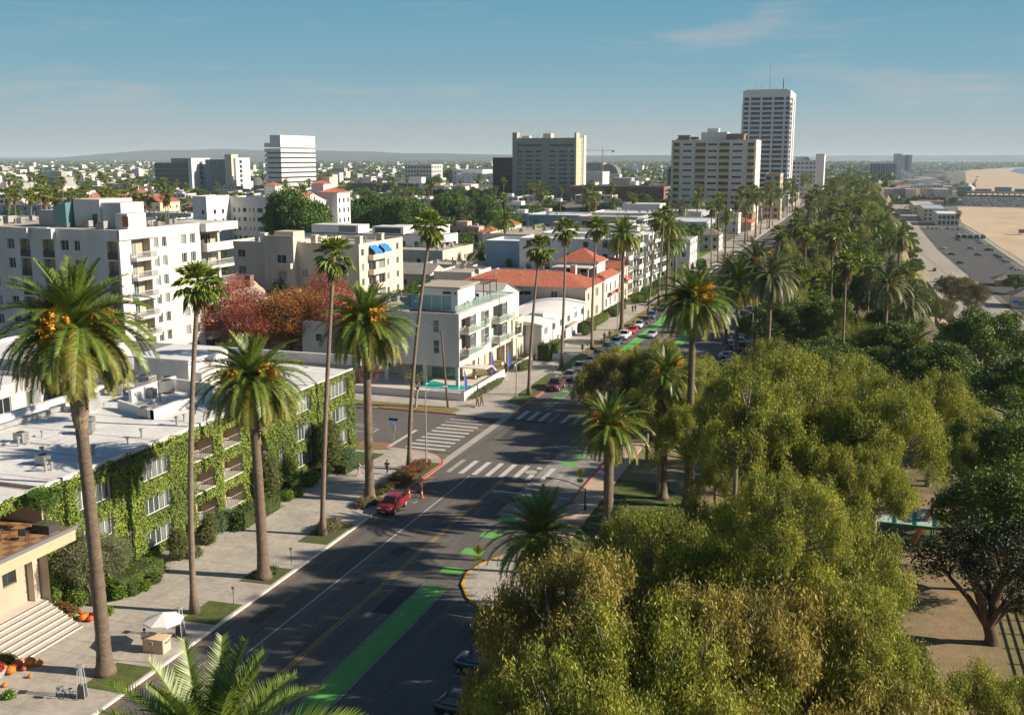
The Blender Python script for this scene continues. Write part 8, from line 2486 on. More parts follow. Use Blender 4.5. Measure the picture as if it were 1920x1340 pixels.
for (loc, lb, hgt) in (((-27.2, 103.4, .13), 'yellow crosswalk warning sign with arrow plate by the stout palm', 2.9), ((-30.3, 80.6, .13), 'yellow diamond sign on the yellow kerb island', 2.3)):
 cs = thing('warning_sign', lb, 'road sign', loc, R(8))
 MB().cyl(0, 0, 0, hgt + .3, .03, seg=6).build('pole', metal_grey, cs)
 ys = M('sign_yellow', (.60, .62, .02), .5)
 MB().add([(0, -.04, hgt - .52), (.52, -.04, hgt), (0, -.04, hgt + .52), (-.52, -.04, hgt), (0, -.03, hgt - .52), (.52, -.03, hgt), (0, -.03, hgt + .52), (-.52, -.03, hgt)],
    [(0, 1, 2, 3), (7, 6, 5, 4), (0, 4, 5, 1), (1, 5, 6, 2), (2, 6, 7, 3), (3, 7, 4, 0)]).build('diamond_plate', ys, cs)
 fg = MB().ball((.02, -.055, hgt + .24), .055, seg=8, rings=4, sq=(1, .2, 1))
 for a, b in (((0, 0, .18), (0, 0, -.02)), ((0, 0, -.02), (-.14, 0, -.26)), ((0, 0, -.02), (.13, 0, -.26)), ((0, 0, .12), (-.14, 0, .0)), ((0, 0, .12), (.14, 0, .02))):
  fg.tube([(a[0], -.055, hgt + a[2]), (b[0], -.055, hgt + b[2])], .028, 4)
 fg.build('walker_symbol', trim_m, cs)
 MB().box(-.34, -.04, hgt - 1.05, .34, -.03, hgt - .65).build('arrow_plate', ys, cs)
 MB().tube([(.22, -.05, hgt - .76), (-.12, -.05, hgt - .93)], .022, 4).tube([(-.16, -.05, hgt - .95), (-.02, -.05, hgt - .95)], .022, 4).tube([(-.16, -.05, hgt - .95), (-.10, -.05, hgt - .83)], .022, 4).build('arrow', trim_m, cs)
for i, (x, y) in enumerate(((-47.0, 57.8), (-47.0, 68.2), (-47.0, 77.3), (-47.1, 160.5), (-47.1, 183.0))):
 o = thing('parking_post', 'thin kerbside post, %s along the pavement from the hotel steps' % ('first', 'second', 'third', 'fourth', 'fifth')[i], 'post', (x, y, .13), 0, 'thin kerbside posts')
 MB().cyl(0, 0, 0, 1.55 if i < 3 else 2.3, .03, seg=6).build('pole', metal_dark, o)
 MB().box(-.13, -.03, 1.4 if i < 3 else 1.95, .13, .03, 1.62 if i < 3 else 2.35).build('plate', metal_grey, o)
for i, (px, py) in enumerate(((767, 932), (791, 933))):
 g = G(px, py)
 c = thing('traffic_cone', 'orange traffic cone with white collar, %s of the two by the red car' % ('left', 'right')[i], 'traffic cone', g[:2] + (.01,), 0, 'orange cones by the red car')
 MB().box(-.22, -.22, 0, .22, .22, .05).cyl(0, 0, .05, .95, .16, .035, 12).build('cone_body', M('cone_orange', (.62, .10, .02), .6), c)
 MB().cyl(0, 0, .5, .68, .108, .080, 12).build('reflective_collar', bright_white, c)
vs = thing('valet_stand', 'pale wooden valet podium under the white parasol', 'podium', (-47.9, 59.6, .13), R(3))
MB().box(-.85, -.55, 0, .85, .45, 1.05).build('cabinet', M('podium_wood', (.56, .40, .25), .6, .06, 1.5), vs)
MB().box(-.95, -.62, 1.05, .95, .52, 1.12).build('counter', M('podium_top', (.60, .46, .30), .5), vs)
MB().box(.852, -.5, .1, .87, .4, .98).build('front_panel', M('podium_panel', (.48, .42, .34), .6), vs)
tx = bpy.data.curves.new('valet_text', 'FONT')
tx.body = 'VALET'
tx.size = .26
tx.extrude = .008
tx.align_x = 'CENTER'
tx.materials.append(metal_dark)
to = bpy.data.objects.new('text_source', tx)
lm = bpy.data.meshes.new_from_object(to)
bpy.data.objects.remove(to)
put('lettering', lm, vs, (.885, 0, .70), rot=(math.pi / 2, 0, math.pi / 2))
ub = thing('parasol', 'white octagonal market parasol over the valet podium', 'umbrella', (-47.6, 60.1, .13))
MB().cyl(0, 0, 0, 2.75, .03, seg=8).cyl(0, 0, 0, .1, .28, seg=12).build('pole', metal_grey, ub)
cb = MB()
for k in range(8):
 a0, a1 = math.pi * 2 * k / 8, math.pi * 2 * (k + 1) / 8
 cb.add([(0, 0, 2.8), (1.45 * math.cos(a0), 1.45 * math.sin(a0), 2.25), (1.45 * math.cos(a1), 1.45 * math.sin(a1), 2.25)], [(0, 1, 2)])
 cb.quad((1.45 * math.cos(a0), 1.45 * math.sin(a0), 2.25), (1.45 * math.cos(a0), 1.45 * math.sin(a0), 2.12), (1.45 * math.cos(a1), 1.45 * math.sin(a1), 2.12), (1.45 * math.cos(a1), 1.45 * math.sin(a1), 2.25))
cb.build('canopy', M('parasol_cloth', (.78, .76, .73), .9, trans=.15), ub)
for k in range(8):
 a0 = math.pi * 2 * k / 8
 MB().tube([(0, 0, 2.78), (1.44 * math.cos(a0), 1.44 * math.sin(a0), 2.235)], .012, 4).build('rib', metal_grey, ub)
for i, (x, y) in enumerate(((-47.7, 62.1), (-48.35, 52.2))):
 ht = thing('patio_heater', ('pyramid patio heater beside the parasol', 'pyramid patio heater with the bicycle leaning on it')[i], 'patio heater', (x, y, .13), R(20 * i), 'pyramid patio heaters', 1.06)
 MB().box(-.27, -.27, 0, .27, .27, .82, taper=.05).build('base', metal_dark, ht)
 fr = MB()
 for sx in (-1, 1):
  for sy in (-1, 1):
   fr.tube([(sx * .26, sy * .26, .0), (sx * .13, sy * .13, 2.12)], .022, 4)
 fr.box(-.14, -.14, 2.08, .14, .14, 2.12)
 fr.build('frame', metal_white, ht)
 MB().cyl(0, 0, .82, 2.08, .055, seg=8).build('glass_tube', glass_mat('tube_glass', (.4, .45, .45), .5), ht)
 MB().box(-.26, -.26, 2.14, .26, .26, 2.2, taper=.1).build('top_cap', metal_grey, ht)
bi = thing('bicycle', 'blue bicycle leaning beside the nearer patio heater', 'bicycle', (-49.0, 51.6, .13), R(190))
for x in (-.52, .52):
 w = MB()
 n = 18
 for k in range(n):
  a0, a1 = 2 * math.pi * k / n, 2 * math.pi * (k + 1) / n
  w.tube([(x + .33 * math.cos(a0), 0, .34 + .33 * math.sin(a0)), (x + .33 * math.cos(a1), 0, .34 + .33 * math.sin(a1))], .022, 4, cap=False)
 for k in range(0, n, 3):
  a0 = 2 * math.pi * k / n
  w.tube([(x, 0, .34), (x + .32 * math.cos(a0), 0, .34 + .32 * math.sin(a0))], .004, 3)
 w.build('wheel', tyre_m, bi)
f = MB()
for a, b in (((-.52, .34), (-.18, .72)), ((-.18, .72), (.34, .74)), ((-.52, .34), (-.06, .32)), ((-.06, .32), (.36, .70)), ((-.06, .32), (-.2, .82)), ((.34, .78), (.52, .34))):
 f.tube([(a[0], 0, a[1]), (b[0], 0, b[1])], .024, 6)
f.build('frame', M('bike_blue', (.06, .20, .42), .4), bi)
MB().box(-.32, -.06, .82, -.10, .06, .87).build('saddle', trim_m, bi)
MB().tube([(.33, -.28, .95), (.33, 0, .98), (.33, .28, .95)], .016, 5).tube([(.34, 0, .76), (.33, 0, .98)], .016, 5).build('handlebar', metal_dark, bi)
MB().box(.42, -.16, .72, .72, .16, .95).build('basket', metal_grey, bi)
pump = [(0.0, M('pumpkin_orange', (.60, .17, .02), .55)), (1, M('pumpkin_red', (.50, .09, .03), .55)), (2, M('squash_green', (.20, .26, .08), .6))]
pm_ = [MB().ball((0, 0, .28), .33, seg=14, rings=7, sq=(1, 1, .82), rib=.05).mesh('pumpkin', m, True) for _, m in pump]
stm = MB().tube([(0, 0, .5), (.03, 0, .6), (.07, 0, .66)], .03, 5).mesh('stalk', M('stalk', (.18, .16, .06), .8))
PK = [(-56.6, 61.9, 0, 1.1), (-56.0, 62.0, 1, .85), (-56.3, 62.9, 0, .8), (-56.9, 62.6, 1, .7), (-58.2, 62.2, 0, .7), (-59.0, 62.1, 0, .6), (-59.8, 62.3, 1, .55), (-57.4, 62.0, 2, .8), (-58.6, 62.8, 0, .55), (-60.4, 62.1, 0, .6), (-57.7, 62.9, 1, .5), (-60.9, 61.8, 1, .5),
  (-55.0, 54.6, 0, 1.2), (-54.4, 54.9, 0, .8), (-55.7, 54.0, 1, 1.0), (-55.4, 53.2, 0, 1.1), (-56.2, 53.4, 0, .8), (-54.9, 53.9, 1, .6), (-53.7, 53.2, 0, .5), (-54.4, 51.6, 0, .6), (-56.0, 54.8, 0, .6)]
for i, (x, y, c, s) in enumerate(PK):
 o = put('pumpkin', pm_[c], None, (x, y, .13 if y < 58 or x > -56.9 else .13), i * .7, s)
 where = 'beside the entrance steps under the olive tree' if y > 58 else 'round the planter bowl at the near side of the steps'
 tag(o, '%s %s %s' % ('large' if s >= 1 else ('medium' if s > .65 else 'small'), ('orange pumpkin', 'reddish pumpkin', 'green squash')[c], where), 'pumpkin', 'pumpkins at the hotel steps')
 put('stalk', stm, o)
pb_ = thing('planter_bowl', 'big pale bowl planter full of red flowers at the lower left edge', 'planter', (-55.9, 52.0, .13))
MB().tube([(0, 0, 0), (0, 0, .3), (0, 0, .75), (0, 0, .8)], [.5, .8, .98, .9], 18).build('bowl', concrete2, pb_)
V_, Q_, K_, co_ = clump_me(8, .85, .85, .25, 260, 6, None, .1, .08, .05)
ob_ = put('flowers', np_mesh('flowers', V_, Q_, M('red_flower', (.30, .015, .015), .6, col2=(.55, .03, .02), tintattr=True), K_), pb_, (0, 0, .65))
shrub('shrub', (-57.0, 54.2, .13), 1.0, .8, .35, shrub_leaf, 'olive-green autumn planting among the pumpkins at the steps', 'shrub', n=160, per=6, seed=60)
shrub('shrub', (-59.4, 62.4, .13), 1.9, .55, .5, flower_leaf, 'russet autumn leaves piled among the pumpkins right of the steps', 'shrub', n=260, per=6, seed=61)
shrub('shrub', (-55.5, 63.2, .13), .6, .5, .42, hedge_leaf, 'bright low ball shrub beside the large pumpkin', 'shrub', n=160, per=6, seed=62)
for i, (x, y, c) in enumerate(((-57.4, 166.5, metal_dark), (-58.3, 168.2, metal_white), (-57.6, 170.2, blue_cloth), (-58.4, 171.6, metal_dark))):
 chair((x, y, .1), i * 1.3, c, ('dark', 'white', 'blue', 'dark')[i] + ' garden chair in the front court, %s from the pool wall' % ('first', 'second', 'third', 'fourth')[i], 'garden chairs in the front court')
sh = thing('park_shelter', 'small park shelter with green-edged pale metal roof panels half hidden by trees', 'shelter')
g = G(1742, 972, 3.2)
gx0, gy0 = g[0], g[1]
for i in range(3):
 MB().add([(gx0 - 4.6 + i * 1.75, gy0 - 1.5, 2.9), (gx0 - 3.0 + i * 1.75, gy0 - 1.5, 2.9), (gx0 - 3.0 + i * 1.75, gy0 + 1.9, 3.5), (gx0 - 4.6 + i * 1.75, gy0 + 1.9, 3.5)], [(0, 1, 2, 3)]).build('roof_panel', M('pale_green_metal', (.40, .50, .42), .5), sh)
rbm = MB()
for i in range(4):
 x = gx0 - 4.75 + i * 1.75
 rbm.add([(x, gy0 - 1.6, 2.85), (x + .16, gy0 - 1.6, 2.85), (x + .16, gy0 + 2, 3.48), (x, gy0 + 2, 3.48), (x, gy0 - 1.6, 3.0), (x + .16, gy0 - 1.6, 3.0), (x + .16, gy0 + 2, 3.62), (x, gy0 + 2, 3.62)], [(0, 1, 5, 4), (1, 2, 6, 5), (2, 3, 7, 6), (3, 0, 4, 7), (4, 5, 6, 7)])
rbm.box(gx0 - 4.75, gy0 - 1.75, 2.8, gx0 + .66, gy0 - 1.6, 3.0)
rbm.build('roof_frame', M('green_frame', (.015, .16, .09), .5), sh)
for (x, y) in ((-4.5, -1.3), (.4, -1.3), (-4.5, 1.7), (.4, 1.7)):
 MB().cyl(gx0 + x, gy0 + y, 0, 2.9 if y < 0 else 3.4, .08, seg=8).build('post', MATS['green_frame'], sh)
ct = thing('bent_eucalyptus', 'bare curved reddish eucalyptus trunk arching over the green shelter roof', 'tree')
g2 = G(1735, 985, 2.0)
pp = [(1745, 960, 4.0), (1762, 935, 5.0), (1774, 905, 6.0), (1779, 870, 7.2), (1776, 835, 8.4), (1790, 815, 9.2)]
base = G(1728, 1010, 0)
MB().tube([(base[0] - 1.0, base[1] - 2, 0)] + [G(a, b, c) for a, b, c in pp], [.32, .26, .23, .2, .17, .13, .05], 8).build('trunk', M('peeling_bark', (.46, .27, .17), .7, .15, 1, .3, col2=(.36, .18, .11)), ct, smooth=True)
fe = thing('rail_fence', 'long pale three-rail fence on the bluff edge right of the dark tree', 'fence')
fp = [(14.2, 60 + 2.6 * i) for i in range(24)]
fm_ = M('fence_rail', (.42, .33, .25), .8, .12, 1)
pmesh = MB().box(-.07, -.07, -.1, .07, .07, 1.25).mesh('post', fm_)
rmesh = MB().box(-.03, 0, -.05, .03, 2.6, .05).mesh('rail', fm_)
for i, (x, y) in enumerate(fp):
 put('post', pmesh, fe, (x, y, 0))
 if i < 23:
  for z in (.4, .75, 1.1):
   put('rail', rmesh, fe, (x, y, z))
for i, (px, py, lb) in enumerate(((1380, 860, 'concrete park wall seen under the trees, left one'), (1500, 845, 'concrete park bench wall by the bright grove'), (1790, 900, 'pale round bench ring in the shade at the right'))):
 g = G(px, py)
 w = thing('park_wall', lb, 'wall', g[:2] + (0,), .2 * i)
 MB().box(-3, -.2, 0, 3, .2, .55).build('wall', concrete2, w)
 MB().box(-3.05, -.26, .55, 3.05, .26, .63).build('coping', concrete, w)
bn = thing('park_bench', 'grey park bench by the shaded shelter at the clearing edge', 'bench', G(1660, 1070)[:2] + (0,), .3)
MB().box(-.9, -.25, .42, .9, .25, .48).build('seat', wood_tan, bn)
MB().box(-.9, .22, .55, .9, .28, .95).build('backrest', wood_tan, bn)
for x in (-.8, .74):
 MB().box(x, -.22, 0, x + .06, .26, .42).build('leg', metal_dark, bn)
# ================================================================ TOWN FILL
FOOT = []
for o in list(bpy.data.objects):
 if o.type == 'MESH' and o.parent is not None and o.name.split('.')[0] in ('wall', 'long_wall', 'gable_wing', 'end_wall', 'glass_wall', 'window_band', 'wing_wall', 'floor_band', 'podium'):
  co = [c[:] for c in o.bound_box]
  FOOT.append((min(c[0] for c in co) - 5, min(c[1] for c in co) - 5, max(c[0] for c in co) + 5, max(c[1] for c in co) + 5))
rq = random.Random(31)
wallc = [bright_white, white_wall, cream_wall, beige_wall, white_wall, bright_white, tan_wall, pink_wall, grey_wall, white_wall]
roofc = [roof_white, roof_grey, roof_tan, roof_white, roof_brown, tile_red, roof_grey, roof_blue, roof_white, tile_red]
PROT = []
for i in range(16):
 w, d, h = rq.uniform(10, 22), rq.uniform(9, 16), rq.choice((4.0, 6.5, 6.5, 9, 9.5, 12))
 wm, rm = wallc[i % 10], roofc[(i * 3 + 1) % 10]
 mb = MB()
 fl = max(1, int(h / 3))
 pitched = rm in (tile_red, roof_brown)
 mb.box(-w / 2, -d / 2, 0, w / 2, d / 2, h, 0, top=False, bottom=False)
 if not pitched:
  mb.box(-w / 2 + .3, -d / 2 + .3, h - .4, w / 2 - .3, d / 2 - .3, h - .35, 0)
  mb.box(-w * .2, -d * .1, h - .4, w * .1, d * .3, h + 1.6, 0)
 wall_me = mb.mesh('wall', wm)
 if pitched:
  rr = MB()
  hh = rq.uniform(1.8, 2.8)
  e = .5
  rr.add([(-w / 2 - e, -d / 2 - e, h - .1), (w / 2 + e, -d / 2 - e, h - .1), (w / 2 + e, d / 2 + e, h - .1), (-w / 2 - e, d / 2 + e, h - .1), (-w / 2 + d / 3, 0, h + hh), (w / 2 - d / 3, 0, h + hh)],
    [(0, 1, 5, 4), (1, 2, 5), (2, 3, 4, 5), (3, 0, 4), (3, 2, 1, 0)])
  roof_me = rr.mesh('roof', rm)
 else:
  roof_me = MB().quad((-w / 2 + .25, -d / 2 + .25, h - .3), (w / 2 - .25, -d / 2 + .25, h - .3), (w / 2 - .25, d / 2 - .25, h - .3), (-w / 2 + .25, d / 2 - .25, h - .3)).mesh('roof', rm)
 wn_ = MB()
 for f in range(fl):
  z = 1.0 + f * 3.0
  k = int(w / 3.2)
  for j in range(k):
   x = -w / 2 + (j + .5) * w / k
   wn_.box(x - .6, -d / 2 - .04, z, x + .6, -d / 2 + .02, z + 1.3)
  k = int(d / 3.4)
  for j in range(k):
   y = -d / 2 + (j + .5) * d / k
   wn_.box(w / 2 - .02, y - .6, z, w / 2 + .04, y + .6, z + 1.3)
 un = MB()
 if not pitched:
  for j in range(rq.randrange(1, 4)):
   x, y = rq.uniform(-w * .4, w * .35), rq.uniform(-d * .35, d * .35)
   un.box(x, y, h - .4, x + 1.4, y + 1.1, h + .7)
 PROT.append((wall_me, roof_me, wn_.mesh('windows', glass_dark), un.mesh('rooftop_unit', metal_grey) if un.v else None, w, d, h,
     {bright_white: 'white', white_wall: 'off-white', cream_wall: 'cream', beige_wall: 'beige', tan_wall: 'tan', pink_wall: 'pinkish', grey_wall: 'grey'}[wm],
     'red tile roof' if rm is tile_red else ('brown pitched roof' if pitched else 'flat roof')))
def in_view(x, y, z=5, marg=60):
 c, s = math.cos(YAW), math.sin(YAW)
 a, b = x * c + y * s, -x * s + y * c
 if b < 10:
  return False
 zz = z - CAMH
 d = b * math.cos(PITCH) - zz * math.sin(PITCH)
 u = b * math.sin(PITCH) + zz * math.cos(PITCH)
 return -marg < 960 + FPX * a / d < 1920 + marg and u / d * FPX < 700
cand = []
WT = lambda x, y: ('near' if y < 330 else 'middle' if y < 560 else 'farther' if y < 850 else 'distant') + (' streets by the avenue' if x > -.18 * y else ' streets behind the cream apartments' if x > -.45 * y else ' streets behind the white tile hotel' if x > -.68 * y else ' streets at the left')
y = 205
while y < 1500:
 step = 24
 x = -66
 while x > -1.1 * y - 60:
  xx, yy = x + rq.uniform(-3, 3), y + rq.uniform(-3, 3)
  if in_view(xx, yy) and not any(a < xx < c and b < yy < d for a, b, c, d in FOOT):
   cand.append((xx, yy))
  x -= 24
 y += step
near = [c for c in cand if c[1] < 1500]
near.sort(key=lambda c: c[0] ** 2 + c[1] ** 2)
built = 0
ntree = 0
for (x, y) in near:
 q = rq.random()
 if (x > -185 and y < 330):
  if rq.random() < .9 and ntree < 290:
   tree(FB if rq.random() < .5 else FD, 'garden_tree', (x, y, 0), 'small rounded tree in the %s' % WT(x, y), s=rq.uniform(.5, .9), rz=x, group='garden trees of the town')
   ntree += 1
  continue
 if q < .52 and built < 285:
  p = PROT[rq.randrange(16)]
  o = thing('town_house', '%s house with %s in the %s' % (p[7], p[8], WT(x, y)), 'house', (x, y, -.05), rq.choice((0, 0, 0, .02)), 'houses of the town', rq.uniform(.85, 1.15))
  put('wall', p[0], o); put('roof', p[1], o)
  wo = put('windows', p[2], o)
  wo['kind'] = 'stuff'
  if p[3]:
   put('rooftop_unit', p[3], o)
  built += 1
 if q < .30 and ntree < 290:
  tree(FD if rq.random() < .6 else FB, 'garden_tree', (x + 11, y + rq.uniform(-5, 5), 0), 'small rounded tree in the %s' % WT(x, y), s=rq.uniform(.6, 1.1), rz=x, group='garden trees of the town')
  ntree += 1
 elif q > .52 and ntree < 290:
  tree(FD if rq.random() < .6 else FB, 'garden_tree', (x, y, 0), 'small rounded tree in the %s' % WT(x, y), s=rq.uniform(.7, 1.4), rz=x, group='garden trees of the town')
  ntree += 1
for i in range(150):
 x, y = rq.uniform(-190, -64), rq.uniform(140, 480)
 if in_view(x, y) and not any(a + 3 < x < c - 3 and b + 3 < y < d - 3 for a, b, c, d in FOOT):
  tree(rq.choice((FB, FB, FD)), 'yard_tree', (x, y, 0), 'small yard tree %s' % ('among the near houses' if y < 250 else 'among the houses towards the dark glass block'), s=rq.uniform(.35, .75), rz=i, sz=rq.uniform(.5, 1.0), group='yard trees between the near houses')
for i in range(110):
 px, py = rq.uniform(10, 1400), rq.uniform(312, 372)
 z = rq.uniform(14, 22)
 g = G(px, py, z)
 if any(a < g[0] < c and b < g[1] < d for a, b, c, d in FOOT) or g[1] > 1500:
  continue
 if px < 230 and py > 360:
  continue
 (far_fan_palm if rq.random() < .75 else far_date_palm)((g[0], g[1], 0), z, i, 'palm above the roofs of the %s' % WT(g[0], g[1]), 'palms above the town roofs', rq.uniform(1.0, 1.5))
nr = np.random.default_rng(5)
def box_field(name, pts, sz, mats, z0=-.1, tops=None):
 n = len(pts)
 w, d, h = sz[:, 0], sz[:, 1], sz[:, 2]
 x, y = pts[:, 0], pts[:, 1]
 zb = pts[:, 2] if pts.shape[1] > 2 else np.full(n, z0)
 V = np.stack([np.stack([x + sx * w / 2, y + sy * d / 2, zb + h * sz_], 1) for sz_ in (0, 1) for sx, sy in ((-1, -1), (1, -1), (1, 1), (-1, 1))], 1).reshape(-1, 3)
 b = (np.arange(n) * 8)[:, None, None]
 F = np.array([[0, 1, 5, 4], [1, 2, 6, 5], [2, 3, 7, 6], [3, 0, 4, 7], [4, 5, 6, 7]])[None] + b
 F = F.reshape(-1, 4)
 wi = nr.integers(0, 4, n)
 ri = nr.integers(4, 7, n)
 mi = np.stack([wi, wi, wi, wi, ri], 1).ravel()
 o = put(name, np_mesh(name, V, F, mats, midx=mi, flat=True))
 return tag(o, kind='stuff')
def scatter(n, y0, y1, x0f, x1f, pw=1.0):
 y = y0 + (y1 - y0) * nr.uniform(0, 1, n) ** pw
 x = np.array([nr.uniform(x0f(v), x1f(v)) for v in y])
 return np.stack([x, y], 1)
maxy = max([c[1] for c in near]) if near else 1500
pts = scatter(3300, 820, 7000, lambda v: -1.15 * v, lambda v: -60 + min(0, 0) if v < 1500 else -30 + (v - 1500) * .04, 1.7)
keep = ~np.array([any(a - 8 < p[0] < c + 8 and b - 8 < p[1] < d + 8 for a, b, c, d in FOOT) for p in pts])
pts = pts[keep]
sz = np.stack([nr.uniform(9, 26, len(pts)), nr.uniform(9, 20, len(pts)), nr.choice([4, 6, 7, 9, 12, 18], len(pts), p=[.25, .3, .2, .15, .07, .03])], 1)
o = box_field('far_town', pts, sz, [bright_white, white_wall, cream_wall, grey_wall, roof_white, roof_grey, tile_red])
o['label'] = 'countless small white and cream houses of the far town under the haze'
def blob_field(name, pts, rad, leafm, per=16):
 n = len(pts)
 c = np.repeat(pts, per, 0)
 r_ = np.repeat(rad, per)[:, None]
 u = nr.normal(0, 1, (n * per, 3))
 u[:, 2] = np.abs(u[:, 2]) * .9
 u /= np.linalg.norm(u, axis=1)[:, None]
 p = c + u * r_ * [1, 1, .75] * nr.uniform(.55, 1.0, (n * per, 1)) + np.stack([0 * r_[:, 0], 0 * r_[:, 0], r_[:, 0] * .35], 1)
 d = nr.normal(0, 1, (n * per, 3)); d /= np.linalg.norm(d, axis=1)[:, None]
 s = np.cross(d, u); s /= np.linalg.norm(s, axis=1)[:, None] + 1e-6
 q = r_ * nr.uniform(.35, .7, (n * per, 1))
 V = np.stack([p - d * q, p + s * q * .8, p + d * q, p - s * q * .8], 1).reshape(-1, 3)
 K = np.repeat(np.clip(np.repeat(nr.uniform(0, .6, n), per) + nr.normal(0, .2, n * per), 0, 1), 4)
 o = put(name, np_mesh(name, V, np.arange(len(V)).reshape(-1, 4), leafm, K))
 return tag(o, kind='stuff')
pts = scatter(12000, 420, 8500, lambda v: -1.15 * v, lambda v: -70 if v < 1300 else 30 + (v - 1300) * .02, 1.5)
keep = ~np.array([any(a < p[0] < c and b < p[1] < d for a, b, c, d in FOOT) for p in pts])
pts = pts[keep]
rad = nr.uniform(3.0, 6.5, len(pts)) * (1 + pts[:, 1] / 6000)
o = blob_field('far_tree_cover', np.concatenate([pts, np.zeros((len(pts), 1))], 1), rad, euc_dark)
o['label'] = 'far tree cover between the houses, fading into haze'
# ================================================================ THE COAST BELOW THE BLUFF
def GP(l, z):
 return [G(a, b, z) for a, b in l]
hwm = M('highway_concrete', (.29, .265, .235), .9, .12, .12, .2, col2=(.35, .32, .285), stretch=(1, .15, 1))
def gsheet(name, px, z, m):
 return sheet(name, [(p[0], p[1]) for p in GP(px, LOW)], z, m)
gsheet('beach_highway', [(1822, 700), (1757, 557), (1694, 468), (1688, 425), (1671, 381), (1713, 381), (1724, 428), (1757, 468), (1820, 522), (1905, 590), (1990, 660)], LOW, hwm)
gsheet('ramp_road', [(1785, 668), (1716, 545), (1690, 480), (1696, 480), (1752, 568), (1815, 660)], LOW + .02, pinkcon)
gsheet('parking_lot', [(1727, 428), (1800, 425), (1921, 512), (1960, 545), (1960, 620), (1880, 557), (1822, 519), (1760, 466)], LOW, lot_asphalt)
gsheet('boardwalk', [(1806, 424), (1812, 424), (1935, 500), (1935, 512)], LOW + .01, concrete)
gsheet('pier_parking_lot', [(1668, 380), (1765, 386), (2000, 392), (2000, 368), (1720, 366)], LOW, lot_asphalt)
gsheet('side_road', [(1862, 700), (1900, 640), (1990, 650), (1990, 720)], LOW + .03, lot_asphalt)
def line_marks(name, pts, w, m, z):
 mb = MB()
 P = GP(pts, LOW)
 for a, b in zip(P[:-1], P[1:]):
  d = Vector((b[0] - a[0], b[1] - a[1])).normalized()
  n = (-d.y * w / 2, d.x * w / 2)
  mb.quad((a[0] - n[0], a[1] - n[1], z), (a[0] + n[0], a[1] + n[1], z), (b[0] + n[0], b[1] + n[1], z), (b[0] - n[0], b[1] - n[1], z))
 return tag(mb.build(name, m), kind='structure')
line_marks('highway_median', [(1850, 572), (1793, 529), (1727, 474), (1704, 443), (1694, 405), (1690, 381)], .9, M('median_yellow', (.36, .23, .08), .8, .2, 1, col2=(.27, .22, .14)), LOW + .03)
line_marks('lane_line', [(1830, 630), (1775, 545), (1712, 472), (1694, 430), (1681, 385)], .25, pwhiteworn, LOW + .02)
line_marks('lane_line', [(1905, 640), (1806, 536), (1742, 470), (1714, 432), (1702, 385)], .25, pwhiteworn, LOW + .02)
for nm, pts, h, m, lb in (('highway_wall', [(1822, 700), (1800, 613), (1757, 557), (1694, 468)], 1.6, M('green_beige_wall', (.34, .36, .28), .8, .1, .3), 'long pale green-grey wall between the ramp and the highway'),
       ('ramp_wall', [(1790, 668), (1747, 583), (1716, 545)], 1.5, MATS['green_beige_wall'], 'short pale retaining wall on the bluff side of the ramp')):
 P = GP(pts, LOW)
 mb = MB()
 for a, b in zip(P[:-1], P[1:]):
  mb.prism([(a[0] - .25, a[1]), (a[0] + .25, a[1]), (b[0] + .25, b[1]), (b[0] - .25, b[1])], LOW - .1, LOW + h)
 tag(mb.build(nm, m), lb, 'wall')
P = GP([(1805, 421), (1842, 443), (1880, 470), (1935, 505)], LOW)
bw = thing('beach_rail', 'thin blue-grey rail between the boardwalk and the sand', 'fence')
for a, b in zip(P[:-1], P[1:]):
 n = max(4, int(math.dist(a[:2], b[:2]) / 9))
 for i in range(n):
  t = i / n
  MB().box(-.12, -.12, 0, .12, .12, 1.3).build('post', M('rail_blue', (.20, .32, .36), .6), bw, (a[0] + (b[0] - a[0]) * t, a[1] + (b[1] - a[1]) * t, LOW))
 mb = MB().tube([(a[0], a[1], LOW + 1.3), (b[0], b[1], LOW + 1.3)], .07, 4)
 mb.build('rail', MATS['rail_blue'], bw)
bh = thing('beach_club_building', 'boxy white beach building with blue-green glass front at the end of the car park', 'building')
g = G(1790, 424, LOW)
block(bh, g[0] - 15, g[1] + 4, g[0] + 4, g[1] + 60, LOW, LOW + 11, M('beach_white', (.55, .60, .60), .8), roof_white, S=[(1 + i * 3.6, 1, 3.8 + i * 3.6, 4.6) for i in range(5)] + [(1 + i * 3.6, 6, 3.8 + i * 3.6, 9.4) for i in range(5)], pane=False, style='far')
block(bh, g[0] - 24, g[1] + 70, g[0] - 2, g[1] + 170, LOW, LOW + 12.5, white_wall, roof_blue, S=wgrid(22, 5, 3, 2.4, 2, 3.8, 1.5), pane=False, style='far', wname='rear_wall')
block(bh, g[0] - 28, g[1] + 200, g[0] - 4, g[1] + 330, LOW, LOW + 10, beige_wall, roof_grey, S=wgrid(24, 6, 2, 2.4, 2, 3.8, 1.5), pane=False, style='far', wname='far_wall')
sh2 = thing('beach_cafe_tent', 'long low white arched canopy in the beach car park', 'canopy')
g = G(1812, 447, LOW)
for i in range(5):
 x = g[0] - 8 + i * 4.4
 MB().add([(x, g[1] - 2, LOW + 2.6), (x + 4.2, g[1] - 2, LOW + 2.6), (x + 4.2, g[1] + 5, LOW + 2.6), (x, g[1] + 5, LOW + 2.6), (x + 2.1, g[1] - 2, LOW + 3.7), (x + 2.1, g[1] + 5, LOW + 3.7)], [(0, 4, 5, 3), (4, 1, 2, 5), (0, 1, 4), (3, 5, 2)]).build('canopy_bay', MATS['beach_white'], sh2)
 MB().box(x, g[1] - 1.9, LOW, x + .25, g[1] - 1.7, LOW + 2.6).box(x + .6, g[1], LOW, x + 3.8, g[1] + 4, LOW + 2.3).build('stall', M('bluegreen_stall', (.10, .20, .20), .7), sh2)
